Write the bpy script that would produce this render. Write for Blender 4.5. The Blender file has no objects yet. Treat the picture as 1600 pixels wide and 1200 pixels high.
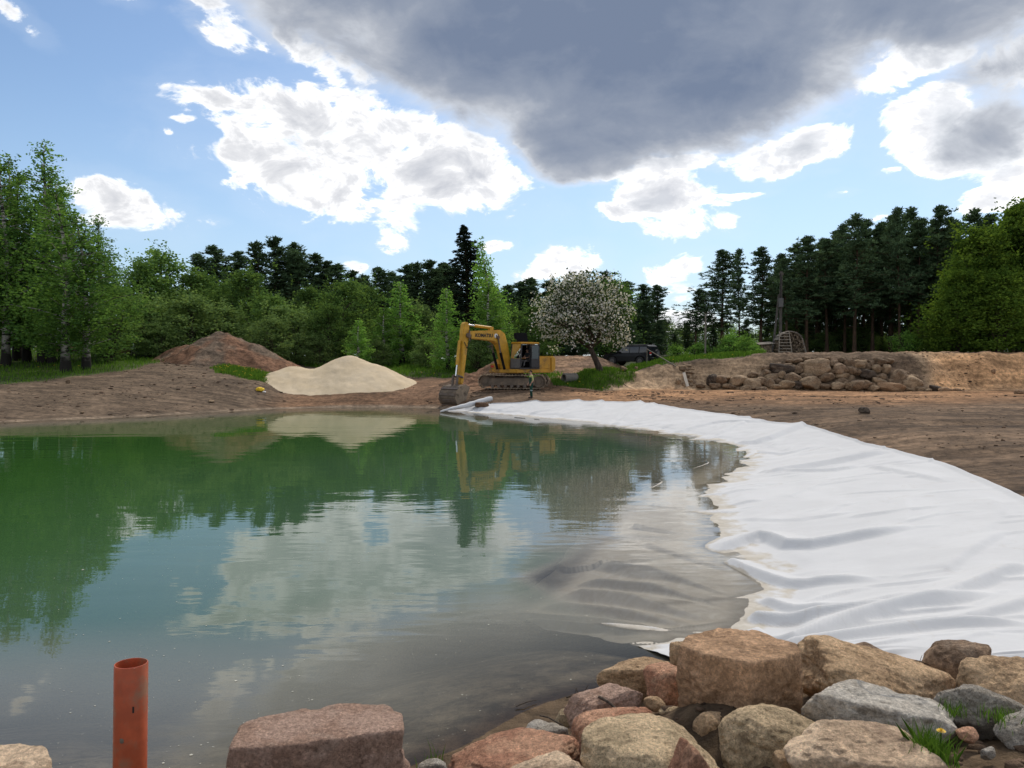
import bpy, bmesh, math, random
import numpy as np
from mathutils import Vector, Matrix, Euler

R = math.radians
PI = math.pi
scene = bpy.context.scene
COL = scene.collection

# ------------------------------------------------------------------ camera
FPX = 1200.0                      # focal length in pixels of a 1600 px wide frame
HORIZON = 564.0
PITCH = math.atan((600.0 - HORIZON) / FPX)
CAM = np.array([0.0, 0.0, 3.0])
cam_data = bpy.data.cameras.new('camera')
cam_data.sensor_width = 36.0
cam_data.lens = 36.0 * FPX / 1600.0
cam_data.clip_start = 0.1
cam_data.clip_end = 6000.0
cam = bpy.data.objects.new('camera', cam_data)
cam.location = CAM
cam.rotation_euler = (PI / 2 - PITCH, 0, 0)
COL.objects.link(cam)
scene.camera = cam

# ------------------------------------------------------------------ light
SUN_EL, SUN_AZ = R(48), R(24)     # azimuth measured from +Y (the view) to +X
sun_data = bpy.data.lights.new('sun', 'SUN')
sun_data.energy = 2.4
sun_data.angle = R(9)
sun_data.color = (1.0, 0.93, 0.83)
sun = bpy.data.objects.new('sun', sun_data)
sd = Vector((math.sin(SUN_AZ) * math.cos(SUN_EL), math.cos(SUN_AZ) * math.cos(SUN_EL), math.sin(SUN_EL)))
sun.rotation_euler = (-sd).to_track_quat('-Z', 'Y').to_euler()
sun.location = (20, 60, 60)
COL.objects.link(sun)

scene.view_settings.view_transform = 'Standard'
scene.view_settings.look = 'None'
scene.view_settings.exposure = 0.2
scene.view_settings.gamma = 1.0
scene.view_settings.use_curve_mapping = False
scene.render.engine = 'CYCLES'
cy = scene.cycles
cy.max_bounces = 6
cy.diffuse_bounces = 2
cy.glossy_bounces = 3
cy.transmission_bounces = 4
cy.transparent_max_bounces = 8
cy.use_denoising = True
cy.caustics_reflective = False
cy.caustics_refractive = False


# ------------------------------------------------------------------ node helper
class NT:
    def __init__(self, tree):
        self.t = tree
        self.n = tree.nodes
        self.l = tree.links

    def node(self, typ, **kw):
        nd = self.n.new(typ)
        for k, v in kw.items():
            setattr(nd, k, v)
        return nd

    def put(self, sock, v):
        if v is None:
            return
        if isinstance(v, bpy.types.NodeSocket):
            self.l.new(v, sock)
        else:
            if isinstance(v, (tuple, list)) and sock.type == 'RGBA' and len(v) == 3:
                v = (*v, 1.0)
            sock.default_value = v

    def math(self, op, a, b=None, c=None, clamp=False):
        nd = self.node('ShaderNodeMath', operation=op, use_clamp=clamp)
        self.put(nd.inputs[0], a)
        self.put(nd.inputs[1], b)
        self.put(nd.inputs[2], c)
        return nd.outputs[0]

    def vmath(self, op, a, b=None, c=None, out=0):
        nd = self.node('ShaderNodeVectorMath', operation=op)
        self.put(nd.inputs[0], a)
        self.put(nd.inputs[1], b)
        if c is not None:
            self.put(nd.inputs[2], c)
        return nd.outputs[out]

    def noise(self, vec=None, scale=5.0, detail=4.0, rough=0.55, dist=0.0, out=0):
        nd = self.node('ShaderNodeTexNoise')
        self.put(nd.inputs['Vector'], vec)
        nd.inputs['Scale'].default_value = scale
        nd.inputs['Detail'].default_value = detail
        nd.inputs['Roughness'].default_value = rough
        nd.inputs['Distortion'].default_value = dist
        return nd.outputs[out]

    def voronoi(self, vec, scale, feature='F1', out=0):
        nd = self.node('ShaderNodeTexVoronoi', feature=feature)
        self.put(nd.inputs['Vector'], vec)
        nd.inputs['Scale'].default_value = scale
        return nd.outputs[out]

    def mix(self, fac, a, b, blend='MIX'):
        nd = self.node('ShaderNodeMix', data_type='RGBA', blend_type=blend)
        self.put(nd.inputs[0], fac)
        self.put(nd.inputs[6], a)
        self.put(nd.inputs[7], b)
        return nd.outputs[2]

    def smooth(self, v, lo, hi, t0=0.0, t1=1.0):
        nd = self.node('ShaderNodeMapRange', interpolation_type='SMOOTHSTEP')
        self.put(nd.inputs['Value'], v)
        self.put(nd.inputs['From Min'], lo)
        self.put(nd.inputs['From Max'], hi)
        self.put(nd.inputs['To Min'], t0)
        self.put(nd.inputs['To Max'], t1)
        return nd.outputs[0]

    def ramp(self, fac, stops):
        nd = self.node('ShaderNodeValToRGB')
        self.put(nd.inputs[0], fac)
        el = nd.color_ramp.elements
        while len(el) < len(stops):
            el.new(0.5)
        for e, (p, c) in zip(el, stops):
            e.position = p
            e.color = (*c, 1.0) if len(c) == 3 else c
        return nd.outputs[0]

    def bump(self, h, strength=0.5, dist=0.1, normal=None):
        nd = self.node('ShaderNodeBump')
        nd.inputs['Strength'].default_value = strength
        nd.inputs['Distance'].default_value = dist
        self.put(nd.inputs['Height'], h)
        self.put(nd.inputs['Normal'], normal)
        return nd.outputs[0]


# ------------------------------------------------------------------ sky: Nishita + clouds in azimuth and elevation
def px_dir(px, py):
    cx, cy_ = (px - 800.0) / FPX, (600.0 - py) / FPX
    s, c = math.sin(PITCH), math.cos(PITCH)
    return np.array([cx, cy_ * s + c, cy_ * c - s])


def px_azel(px, py):
    d = px_dir(px, py)
    d = d / np.linalg.norm(d)
    return math.atan2(d[0], d[1]), math.asin(d[2])


RAIN_CLOUD = [  # px, py, half width, half height (px), thickness, tilt in degrees
    (930, 40, 420, 165, 1.5, 4), (1060, 130, 300, 95, 1.35, -7), (780, -110, 640, 170, 1.4, 0), (1330, 0, 300, 95, 1.1, -6), (900, 215, 130, 55, 0.9, 8),
    (720, 130, 130, 70, 0.8, 30), (560, 40, 170, 75, 0.55, 14), (1560, -10, 230, 100, 0.85, 0), (1555, 205, 75, 62, 0.8, -30), (1570, 110, 90, 60, 0.6, -20), (1020, 318, 62, 22, 0.42, 8), (1240, 222, 62, 20, 0.45, -6),
]
CLOUDS = [  # the white clouds, same columns
    (560, 225, 215, 72, 0.72, 6), (655, 272, 165, 72, 0.72, 12), (395, 170, 108, 22, 0.5, 4), (400, 247, 125, 28, 0.55, 4),
    (745, 262, 90, 46, 0.6, 15), (470, 298, 110, 46, 0.55, 14), (622, 335, 44, 56, 0.5, -20), (690, 328, 36, 26, 0.45, 0), (560, 160, 80, 24, 0.5, 0), (790, 288, 55, 22, 0.45, 0),
    (350, 20, 78, 26, 0.5, 35), (500, 95, 70, 22, 0.45, 35), (560, 105, 60, 18, 0.4, 30),
    (196, 322, 88, 38, 0.66, 10), (15, 15, 44, 18, 0.45, 30), (272, 212, 14, 8, 0.45, 0), (325, 345, 24, 7, 0.45, 0), (205, 3, 30, 11, 0.45, 0), (300, 185, 18, 9, 0.42, 0), (415, 70, 22, 10, 0.42, 20),
    (1035, 300, 92, 46, 0.75, 12), (1085, 345, 75, 28, 0.6, 4), (975, 325, 48, 28, 0.6, 0), (1065, 250, 52, 12, 0.5, -8), (1150, 298, 42, 8, 0.45, 0), (850, 240, 60, 16, 0.5, 20), (960, 268, 70, 12, 0.5, 2),
    (1240, 228, 92, 34, 0.72, -6), (1310, 308, 20, 6, 0.45, 0), (1275, 272, 18, 7, 0.42, 0), (1385, 345, 26, 5, 0.4, 0),
    (1400, 112, 66, 34, 0.55, -25), (1470, 85, 60, 30, 0.5, -10), (1450, 200, 80, 46, 0.6, -10), (1510, 250, 80, 36, 0.6, 0), (1580, 230, 40, 70, 0.6, 0), (1580, 100, 60, 40, 0.55, -20), (1575, 312, 75, 26, 0.6, -8), (1395, 265, 22, 7, 0.42, 0),
    (868, 412, 62, 22, 0.55, -6), (905, 420, 40, 16, 0.5, 0), (1085, 425, 40, 28, 0.5, 0), (1060, 455, 46, 32, 0.5, 0), (1065, 500, 60, 25, 0.45, 0), (548, 416, 26, 10, 0.45, 0), (784, 388, 22, 11, 0.45, 0), (820, 432, 34, 10, 0.42, 0),
]
SKY_GAIN = 0.105


def build_world():
    w = bpy.data.worlds.new('World')
    scene.world = w
    w.use_nodes = True
    t = NT(w.node_tree)
    t.n.clear()
    tc = t.node('ShaderNodeTexCoord').outputs['Generated']
    sky = t.node('ShaderNodeTexSky', sky_type='NISHITA')
    sky.sun_disc = False
    sky.sun_elevation = SUN_EL
    sky.sun_rotation = SUN_AZ
    sky.altitude = 100
    sky.air_density = 1.0
    sky.dust_density = 0.6
    sky.ozone_density = 1.6
    sep = t.node('ShaderNodeSeparateXYZ')
    t.put(sep.inputs[0], tc)
    az = t.math('ARCTAN2', sep.outputs[0], sep.outputs[1])
    el = t.math('ARCSINE', sep.outputs[2])
    comb = t.node('ShaderNodeCombineXYZ')
    t.put(comb.inputs[0], az)
    t.put(comb.inputs[1], el)
    uv0 = comb.outputs[0]
    # ragged edges: the cloud coordinates are bent by noise first
    nvec = t.vmath('MULTIPLY', tc, (1.0, 1.0, 1.7))
    warp = t.noise(nvec, 7.0, 5.0, 0.6, 0.0, out=1)
    warp = t.vmath('SUBTRACT', warp, (0.5, 0.5, 0.5))
    uv = t.vmath('MULTIPLY_ADD', warp, (0.085, 0.055, 0.0), uv0)
    def field(blobs, coords, grow, k_):
        best = None
        for (cx, cy_, rx, ry, amp, tilt) in blobs:
            a0, e0 = px_azel(cx, cy_)
            k = 1.0 / FPX * math.cos(a0)
            mp = t.node('ShaderNodeMapping', vector_type='TEXTURE')
            mp.inputs['Location'].default_value = (a0, e0, 0)
            mp.inputs['Rotation'].default_value = (0, 0, R(-tilt))
            mp.inputs['Scale'].default_value = (rx * k * grow, ry * k * grow, 1)
            t.put(mp.inputs['Vector'], coords)
            d2 = t.vmath('DOT_PRODUCT', mp.outputs[0], mp.outputs[0], out=1)
            v = t.math('MULTIPLY_ADD', d2, -amp, amp)
            best = t.math('SMOOTH_MAX', best, v, k_) if best is not None else t.math('MAXIMUM', v, -1.2)
        return best

    n1 = t.noise(nvec, 14.0, 10.0, 0.625, 0.4)
    n2 = t.noise(nvec, 5.0, 3.0, 0.5, 0.0)
    n3 = t.noise(nvec, 24.0, 7.0, 0.6, 0.6)
    # sky out of the picture: clouds of the same sort, thickened as fill light
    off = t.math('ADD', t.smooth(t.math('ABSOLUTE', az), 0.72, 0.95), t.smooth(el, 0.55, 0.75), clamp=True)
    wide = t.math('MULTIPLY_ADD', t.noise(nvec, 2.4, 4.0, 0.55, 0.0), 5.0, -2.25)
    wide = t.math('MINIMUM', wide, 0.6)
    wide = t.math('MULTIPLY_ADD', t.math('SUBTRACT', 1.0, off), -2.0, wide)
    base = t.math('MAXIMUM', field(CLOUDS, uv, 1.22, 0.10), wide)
    dens = t.math('ADD', base, t.math('MULTIPLY', t.math('SUBTRACT', n1, 0.5), 1.9))
    dens = t.math('ADD', dens, t.math('MULTIPLY', t.math('SUBTRACT', n2, 0.5), 0.5))
    dens = t.math('SUBTRACT', dens, 0.20)
    alpha = t.smooth(dens, -0.02, 0.24)
    tone = t.math('ADD', t.math('MULTIPLY', dens, 0.8), t.math('MULTIPLY', t.math('SUBTRACT', n3, 0.5), 0.62))
    white = t.ramp(tone, [(0.0, (0.86, 0.90, 0.96)), (0.09, (1.22, 1.22, 1.21)), (0.18, (1.05, 1.05, 1.06)), (0.32, (0.76, 0.77, 0.80)), (0.58, (0.55, 0.57, 0.62)), (0.9, (0.48, 0.51, 0.57))])
    gain = t.math('MULTIPLY_ADD', t.smooth(az, -0.6, 0.55), 0.16, 0.92)
    white = t.vmath('SCALE', white)
    t.put(white.node.inputs['Scale'], gain)
    # the rain cloud: thick, grey blue, with soft edges
    uvs = t.vmath('MULTIPLY_ADD', warp, (0.12, 0.07, 0.0), uv0)
    rain = field(RAIN_CLOUD, uvs, 1.18, 0.2)
    rain = t.math('ADD', rain, t.math('MULTIPLY', t.math('SUBTRACT', n1, 0.5), 0.75))
    rain = t.math('ADD', rain, t.math('MULTIPLY', t.math('SUBTRACT', n2, 0.5), 0.9))
    rain = t.math('SUBTRACT', rain, 0.12)
    ralpha = t.smooth(rain, -0.08, 0.55)
    n4 = t.noise(nvec, 9.0, 6.0, 0.55, 0.8)
    rcol = t.ramp(t.math('ADD', t.math('MULTIPLY', rain, 0.55), t.math('MULTIPLY', t.math('SUBTRACT', n4, 0.5), 0.5)), [(0.0, (0.80, 0.83, 0.88)), (0.14, (0.62, 0.65, 0.70)), (0.30, (0.40, 0.43, 0.49)), (0.46, (0.265, 0.305, 0.385)), (0.75, (0.165, 0.21, 0.305))])
    # pale band of moist air towards the horizon
    skyc = t.vmath('MULTIPLY', sky.outputs[0], (SKY_GAIN * 1.0, SKY_GAIN * 1.06, SKY_GAIN * 1.1))
    pale = t.smooth(el, 0.0, 0.34, 0.55, 0.0)
    skyc = t.mix(pale, skyc, (0.42, 0.58, 0.78))
    veil = t.math('MULTIPLY', t.smooth(dens, -0.9, 0.1), 0.10)
    skyc = t.mix(veil, skyc, (0.75, 0.82, 0.92))
    fin = t.mix(ralpha, t.mix(alpha, skyc, white), rcol)
    bg = t.node('ShaderNodeBackground')
    t.put(bg.inputs['Color'], fin)
    bg.inputs['Strength'].default_value = 1.0
    out = t.node('ShaderNodeOutputWorld')
    t.l.new(bg.outputs[0], out.inputs[0])
    w.cycles.sampling_method = 'MANUAL'
    w.cycles.sample_map_resolution = 512


build_world()


# ------------------------------------------------------------------ projection helpers (design time only)
def P(px, py, Y):
    d = px_dir(px, py)
    return CAM + d * (Y / d[1])


def G(px, py, z):
    d = px_dir(px, py)
    return CAM + d * ((z - CAM[2]) / d[2])


# ------------------------------------------------------------------ numpy noise
def _hash(ix, iy, iz, seed):
    h = (ix.astype(np.int64) * 374761393 + iy.astype(np.int64) * 668265263 + iz.astype(np.int64) * 2147483647 + seed * 974634777) & 0xFFFFFFFF
    h = ((h ^ (h >> 13)) * 1274126177) & 0xFFFFFFFF
    h = ((h ^ (h >> 16)) * 2246822519) & 0xFFFFFFFF
    return ((h ^ (h >> 15)) & 0xFFFFFF) / float(0xFFFFFF)


def noise2(x, y, seed=0):
    ix, iy = np.floor(x), np.floor(y)
    fx, fy = x - ix, y - iy
    ux, uy = fx * fx * (3 - 2 * fx), fy * fy * (3 - 2 * fy)
    z = np.zeros_like(ix)
    a = _hash(ix, iy, z, seed)
    b = _hash(ix + 1, iy, z, seed)
    c = _hash(ix, iy + 1, z, seed)
    d = _hash(ix + 1, iy + 1, z, seed)
    return (a * (1 - ux) + b * ux) * (1 - uy) + (c * (1 - ux) + d * ux) * uy


def fbm2(x, y, octv=4, seed=0, gain=0.5):
    s, a, tot = 0.0, 1.0, 0.0
    for i in range(octv):
        s = s + a * (noise2(x, y, seed + i * 17) - 0.5)
        tot += a
        x, y, a = x * 2.03 + 3.1, y * 2.03 + 1.7, a * gain
    return s / tot * 2


def noise3(p, seed=0):
    i = np.floor(p)
    f = p - i
    u = f * f * (3 - 2 * f)
    out = 0.0
    for dx in (0, 1):
        for dy in (0, 1):
            for dz in (0, 1):
                h = _hash(i[:, 0] + dx, i[:, 1] + dy, i[:, 2] + dz, seed)
                wgt = (u[:, 0] if dx else 1 - u[:, 0]) * (u[:, 1] if dy else 1 - u[:, 1]) * (u[:, 2] if dz else 1 - u[:, 2])
                out = out + h * wgt
    return out


def fbm3(p, octv=4, seed=0, gain=0.5):
    s, a, tot = 0.0, 1.0, 0.0
    for i in range(octv):
        s = s + a * (noise3(p, seed + i * 31) - 0.5)
        tot += a
        p, a = p * 2.07 + 5.3, a * gain
    return s / tot * 2


def sstep(x, a, b):
    t = np.clip((x - a) / (b - a), 0, 1)
    return t * t * (3 - 2 * t)


# ------------------------------------------------------------------ the lie of the land
SHORE = np.array([(-25, 37.5), (-20.5, 41), (-17, 45.2), (-15, 48.0), (-12, 49.4), (-8.3, 49.8), (-5.4, 49.2), (-3.9, 47), (0, 43), (4.7, 37.5), (7.2, 31.5), (8.4, 27.5),
                  (8.5, 24.6), (6.6, 20.6), (4.7, 17.8), (4.15, 14.5), (3.75, 12.6), (3.9, 11), (3.2, 9.2), (2.75, 8.1), (2.1, 7.45), (1.1, 7.1), (0.35, 6.6), (-0.3, 6.0),
                  (-0.9, 5.35), (-2, 4.9), (-6, 4.7), (-14, 6), (-24, 10), (-32, 18), (-31, 28)], float)


def poly_sd(x, y, poly):
    """signed distance, negative inside"""
    x, y = np.asarray(x, float), np.asarray(y, float)
    best = np.full(x.shape, 1e18)
    inside = np.zeros(x.shape, bool)
    n = len(poly)
    for i in range(n):
        ax, ay = poly[i]
        bx, by = poly[(i + 1) % n]
        ex, ey = bx - ax, by - ay
        t = np.clip(((x - ax) * ex + (y - ay) * ey) / (ex * ex + ey * ey + 1e-12), 0, 1)
        dx, dy = x - ax - t * ex, y - ay - t * ey
        best = np.minimum(best, dx * dx + dy * dy)
        cond = (ay > y) != (by > y)
        xi = ax + (y - ay) / (by - ay if by != ay else 1e-12) * ex
        inside ^= cond & (x < xi)
    d = np.sqrt(best)
    return np.where(inside, -d, d)


_cp = []
for px, py, Y in [(-250, 600, 48), (0, 600, 47), (100, 600, 48.5), (0, 574, 58), (100, 579, 56), (200, 572, 57), (200, 546, 74), (0, 546, 76), (-300, 560, 60), (300, 588, 53), (300, 618, 48.5),
                  (400, 598, 53), (405, 620, 50.5), (380, 578, 58), (440, 612, 53), (470, 590, 60), (560, 614, 52.6), (560, 585, 62), (650, 611, 53), (690, 607, 52.5), (650, 582, 63),
                  (700, 588, 61), (750, 607, 52), (870, 607, 52), (830, 622, 47), (740, 622, 48.2), (900, 626, 45), (780, 580, 62), (640, 571, 72), (800, 568, 72), (600, 565, 85), (300, 555, 85), (850, 562, 85)]:
    _cp.append(P(px, py, Y))
for p in [(8, 42.5, .66), (12, 35, .65), (12.5, 29, .65), (12.2, 24, .65), (12, 18, .65), (10, 13, .64), (8.4, 10, .62), (7.2, 7, .62), (20, 30, .7), (30, 40, .72), (40, 50, .75), (10, 50, .75), (20, 56, .8), (45, 30, .7),
          (14, 10, .62), (25, 15, .7), (60, 60, .8), (60, 10, .8), (30, 70, .8), (12, 70, .8), (60, 120, .8), (15, 120, .8), (-10, 120, 3.2), (-50, 100, 4.2), (-60, 60, 3.2), (-60, 20, 2.0),
          (-14, 2, 1.1), (0, 1, 1.35), (5, 1.5, 1.35), (0, -6, 1.5), (20, -10, 1.3), (-30, -10, 1.6), (0, -60, 1.6), (60, -60, 1.4), (-60, -60, 1.8),
          (0.2, 4.4, .36), (1, 4.3, .44), (2.0, 4.4, .46), (3.2, 4.5, .66), (3.4, 5.2, .5), (4.6, 5.6, .6), (2.4, 5.7, .36), (1.5, 6.0, .25), (0.7, 5.9, .14), (-1, 4.2, .5), (-3, 3.8, .5), (3.6, 6.3, .5), (5.5, 6.2, .6), (1.9, 7.0, .2), (1.3, 5.3, .47), (1.95, 5.2, .5), (1.0, 5.2, .38), (1.3, 4.95, .5), (1.65, 4.9, .52)]:
    _cp.append(np.array(p, float))
for i in range(len(SHORE)):
    _cp.append(np.array([SHORE[i][0], SHORE[i][1], 0.0]))
_cp = np.array(_cp)


def _phi(r2):
    return np.sqrt(r2 + 0.3)


_A = _phi(((_cp[:, None, :2] - _cp[None, :, :2]) ** 2).sum(-1))
_n = len(_cp)
_M = np.zeros((_n + 1, _n + 1))
_M[:_n, :_n] = _A + np.eye(_n) * 0.02
_M[:_n, _n] = 1
_M[_n, :_n] = 1
_W = np.linalg.solve(_M, np.append(_cp[:, 2], 0))

YB = ([3, 6, 9, 12, 20, 60], [53.0, 53.6, 56.0, 57.2, 57.2, 58.0])
YT = ([3, 6, 9, 12, 20, 60], [60.0, 58.6, 58.9, 59.4, 60.2, 61.0])
HT = ([3, 6, 9, 12, 15, 19.5, 25, 60], [1.6, 2.35, 2.15, 2.85, 3.1, 3.5, 3.62, 3.62])


def land(x, y, fine=True):
    x, y = np.asarray(x, float), np.asarray(y, float)
    sh = x.shape
    x, y = x.ravel(), y.ravel()
    z = np.full(x.shape, _W[_n])
    for i in range(_n):
        z = z + _W[i] * _phi((x - _cp[i, 0]) ** 2 + (y - _cp[i, 1]) ** 2)
    z = np.clip(z, -3, 6)
    # the bank cut on the right
    wx = sstep(x, 2.5, 7.5)
    wob = fbm2(x * 0.35, y * 0.1, 3, 5) * 0.5
    yb = np.interp(x, *YB) + wob
    yt = np.interp(x, *YT) + wob * 0.6
    H = np.interp(x, *HT)
    e = sstep((y - yb) / (yt - yb), 0, 1)
    flat = np.minimum(z, 0.85)
    z2 = flat + e * (H - flat) + np.clip(y - yt, 0, 60) * 0.008
    z = z * (1 - wx) + z2 * wx
    d = poly_sd(x, y, SHORE)
    if fine:
        d = d + fbm2(x * 0.9, y * 0.9, 3, 9) * 0.18
    zin = -(0.10 * -d + 0.035 * d * d)
    zin = np.maximum(zin, -2.6)
    zout = np.maximum(z, np.minimum(0.035 * d, 0.12))
    zin = np.where(y < 12, np.minimum(zin * 1.25, zin), zin)
    z = np.where(d < 0, zin, zout * sstep(d, -0.01, 0.5) + 0.02 * d * (1 - sstep(d, -0.01, 0.5)))
    if fine:
        far_side = sstep(y, 9, 14)
        rough = np.clip(d, 0, 2) / 2
        amp = 0.05 + 0.20 * e * (1 - e) * 4 * wx + 0.03 * (x < -3) * far_side + 0.24 * wx * sstep(e, 0.6, 1.0) * (1 - 0.6 * sstep(y, 62, 66))
        z = z + amp * rough * fbm2(x * 1.1, y * 1.1, 5, 21, 0.6)
        # ruts left by the machines on the flat ground
        flatw = sstep(x, 4, 9) * sstep(y, 8, 14) * (1 - e) * rough
        z = z + flatw * 0.16 * fbm2(x * 0.16 + y * 0.05, y * 0.85 + 0.4 * fbm2(x * .1, y * .1, 2, 4), 4, 33)
        nearw = (1 - sstep(y, 8, 11)) * rough
        z = z + nearw * 0.06 * fbm2(x * 4, y * 4, 4, 71)
    return z.reshape(sh)


def hit(px, py, y0=3.0, y1=140.0):
    """where the line of sight through a photo pixel meets the land"""
    d = px_dir(px, py)
    Y = np.geomspace(y0, y1, 900)
    pts = CAM[None] + d[None] * (Y / d[1])[:, None]
    g = land(pts[:, 0], pts[:, 1], False)
    below = np.nonzero(pts[:, 2] <= g)[0]
    i = below[0] if len(below) else len(Y) - 1
    return np.array([pts[i, 0], pts[i, 1], g[i]])


def ground_z(x, y):
    return float(land(np.array([x]), np.array([y]))[0])


# ------------------------------------------------------------------ object helpers
def tag(o, label=None, cat=None, group=None, kind=None):
    if label:
        o['label'] = label
    if cat:
        o['category'] = cat
    if group:
        o['group'] = group
    if kind:
        o['kind'] = kind
    return o


def thing(name, label, cat, loc=(0, 0, 0), rz=0.0, group=None):
    o = bpy.data.objects.new(name, None)
    COL.objects.link(o)
    o.location = loc
    o.rotation_euler = (0, 0, rz)
    o.empty_display_size = 0.2
    return tag(o, label, cat, group)


def link_mesh(name, me, mat=None, parent=None, smooth=False):
    if mat is not None:
        for m in (mat if isinstance(mat, (list, tuple)) else [mat]):
            me.materials.append(m)
    if smooth:
        me.polygons.foreach_set('use_smooth', np.ones(len(me.polygons), bool))
    o = bpy.data.objects.new(name, me)
    COL.objects.link(o)
    if parent is not None:
        o.parent = parent
    return o


def np_mesh(name, verts, faces, attrs=None):
    """mesh from numpy arrays; all faces have the same number of corners"""
    me = bpy.data.meshes.new(name)
    verts = np.ascontiguousarray(verts, np.float32)
    faces = np.ascontiguousarray(faces, np.int32)
    n, (m, k) = len(verts), faces.shape
    me.vertices.add(n)
    me.vertices.foreach_set('co', verts.ravel())
    me.loops.add(m * k)
    me.loops.foreach_set('vertex_index', faces.ravel())
    me.polygons.add(m)
    me.polygons.foreach_set('loop_start', np.arange(0, m * k, k, dtype=np.int32))
    try:
        me.polygons.foreach_set('loop_total', np.full(m, k, np.int32))
    except Exception:
        pass
    for an, av in (attrs or {}).items():
        av = np.ascontiguousarray(av, np.float32)
        if av.ndim == 1:
            a = me.attributes.new(an, 'FLOAT', 'POINT')
            a.data.foreach_set('value', av)
        else:
            a = me.attributes.new(an, 'FLOAT_COLOR', 'POINT')
            if av.shape[1] == 3:
                av = np.c_[av, np.ones(len(av), np.float32)]
            a.data.foreach_set('color', np.ascontiguousarray(av, np.float32).ravel())
    me.update(calc_edges=True)
    return me


def grid_faces(nu, nv):
    i = np.arange(nu - 1)[:, None] * nv + np.arange(nv - 1)[None]
    return np.stack([i, i + nv, i + nv + 1, i + 1], -1).reshape(-1, 4)


class MB:
    """gathers simple shapes into one mesh"""

    def __init__(self):
        self.v, self.f = [], []

    def add(self, vs, fs):
        b = len(self.v)
        self.v += [tuple(map(float, p)) for p in vs]
        self.f += [tuple(b + i for i in f) for f in fs]
        return self

    def box(self, lo, hi, rot=None, at=None):
        x0, y0, z0 = lo
        x1, y1, z1 = hi
        vs = [Vector(p) for p in ((x0, y0, z0), (x1, y0, z0), (x1, y1, z0), (x0, y1, z0), (x0, y0, z1), (x1, y0, z1), (x1, y1, z1), (x0, y1, z1))]
        if rot is not None:
            m = Euler(rot).to_matrix()
            vs = [m @ p for p in vs]
        if at is not None:
            vs = [p + Vector(at) for p in vs]
        return self.add(vs, [(0, 3, 2, 1), (4, 5, 6, 7), (0, 1, 5, 4), (1, 2, 6, 5), (2, 3, 7, 6), (3, 0, 4, 7)])

    def tube(self, pts, radii, n=8, caps=True):
        pts = [Vector(p) for p in pts]
        if not isinstance(radii, (list, tuple)):
            radii = [radii] * len(pts)
        vs, fs = [], []
        prev = None
        for i, p in enumerate(pts):
            t = (pts[min(i + 1, len(pts) - 1)] - pts[max(i - 1, 0)]).normalized()
            if prev is None:
                a = t.orthogonal().normalized()
            else:
                a = (prev - t * prev.dot(t))
                a = a.normalized() if a.length > 1e-6 else t.orthogonal().normalized()
            prev = a
            b = t.cross(a)
            for k in range(n):
                an = 2 * PI * k / n
                vs.append(p + (a * math.cos(an) + b * math.sin(an)) * radii[i])
        for i in range(len(pts) - 1):
            for k in range(n):
                k2 = (k + 1) % n
                fs.append((i * n + k, i * n + k2, (i + 1) * n + k2, (i + 1) * n + k))
        if caps:
            fs.append(tuple(range(n - 1, -1, -1)))
            fs.append(tuple((len(pts) - 1) * n + k for k in range(n)))
        return self.add(vs, fs)

    def prism(self, prof, y0, y1, shrink=None):
        """a profile in the XZ plane pushed along Y; shrink(x, z, side) may move the ends"""
        n = len(prof)
        vs = []
        for y in (y0, y1):
            for (x, z) in prof:
                vs.append((x, y if shrink is None else shrink(x, z, y), z))
        fs = [tuple(range(n)), tuple(range(2 * n - 1, n - 1, -1))]
        for i in range(n):
            j = (i + 1) % n
            fs.append((i, i + n, j + n, j))
        return self.add(vs, fs)

    def build(self, name, mat, parent=None, smooth=False, bevel=0.0):
        me = bpy.data.meshes.new(name)
        me.from_pydata(self.v, [], self.f)
        bm = bmesh.new()
        bm.from_mesh(me)
        bmesh.ops.recalc_face_normals(bm, faces=bm.faces)
        if bevel:
            es = [e for e in bm.edges if len(e.link_faces) == 2 and e.calc_face_angle(0) > 0.5]
            bmesh.ops.bevel(bm, geom=es, offset=bevel, segments=2, affect='EDGES', clamp_overlap=True)
        bm.to_mesh(me)
        bm.free()
        o = link_mesh(name, me, mat, parent)
        if smooth:
            me.polygons.foreach_set('use_smooth', np.ones(len(me.polygons), bool))
            me.set_sharp_from_angle(angle=R(40))
        return o


def copy_tree(o, parent=None):
    c = o.copy()
    COL.objects.link(c)
    c.parent = parent
    for ch in list(o.children):
        copy_tree(ch, c)
    return c


ORD = ['first', 'second', 'third', 'fourth', 'fifth', 'sixth', 'seventh', 'eighth', 'ninth', 'tenth', 'eleventh', 'twelfth', 'thirteenth', 'fourteenth', 'fifteenth', 'sixteenth',
       'seventeenth', 'eighteenth', 'nineteenth', 'twentieth', 'twenty-first', 'twenty-second', 'twenty-third', 'twenty-fourth', 'twenty-fifth', 'twenty-sixth', 'twenty-seventh',
       'twenty-eighth', 'twenty-ninth', 'thirtieth', 'thirty-first', 'thirty-second', 'thirty-third', 'thirty-fourth', 'thirty-fifth', 'thirty-sixth']


# ------------------------------------------------------------------ materials
def new_mat(name):
    m = bpy.data.materials.new(name)
    m.use_nodes = True
    t = NT(m.node_tree)
    t.n.clear()
    out = t.node('ShaderNodeOutputMaterial')
    return m, t, out


def principled(t, out, col, rough=0.6, metal=0.0, spec=0.5, normal=None):
    b = t.node('ShaderNodeBsdfPrincipled')
    t.put(b.inputs['Base Color'], col)
    t.put(b.inputs['Roughness'], rough)
    b.inputs['Metallic'].default_value = metal
    b.inputs['Specular IOR Level'].default_value = spec
    t.put(b.inputs['Normal'], normal)
    t.l.new(b.outputs[0], out.inputs[0])
    return b


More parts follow.
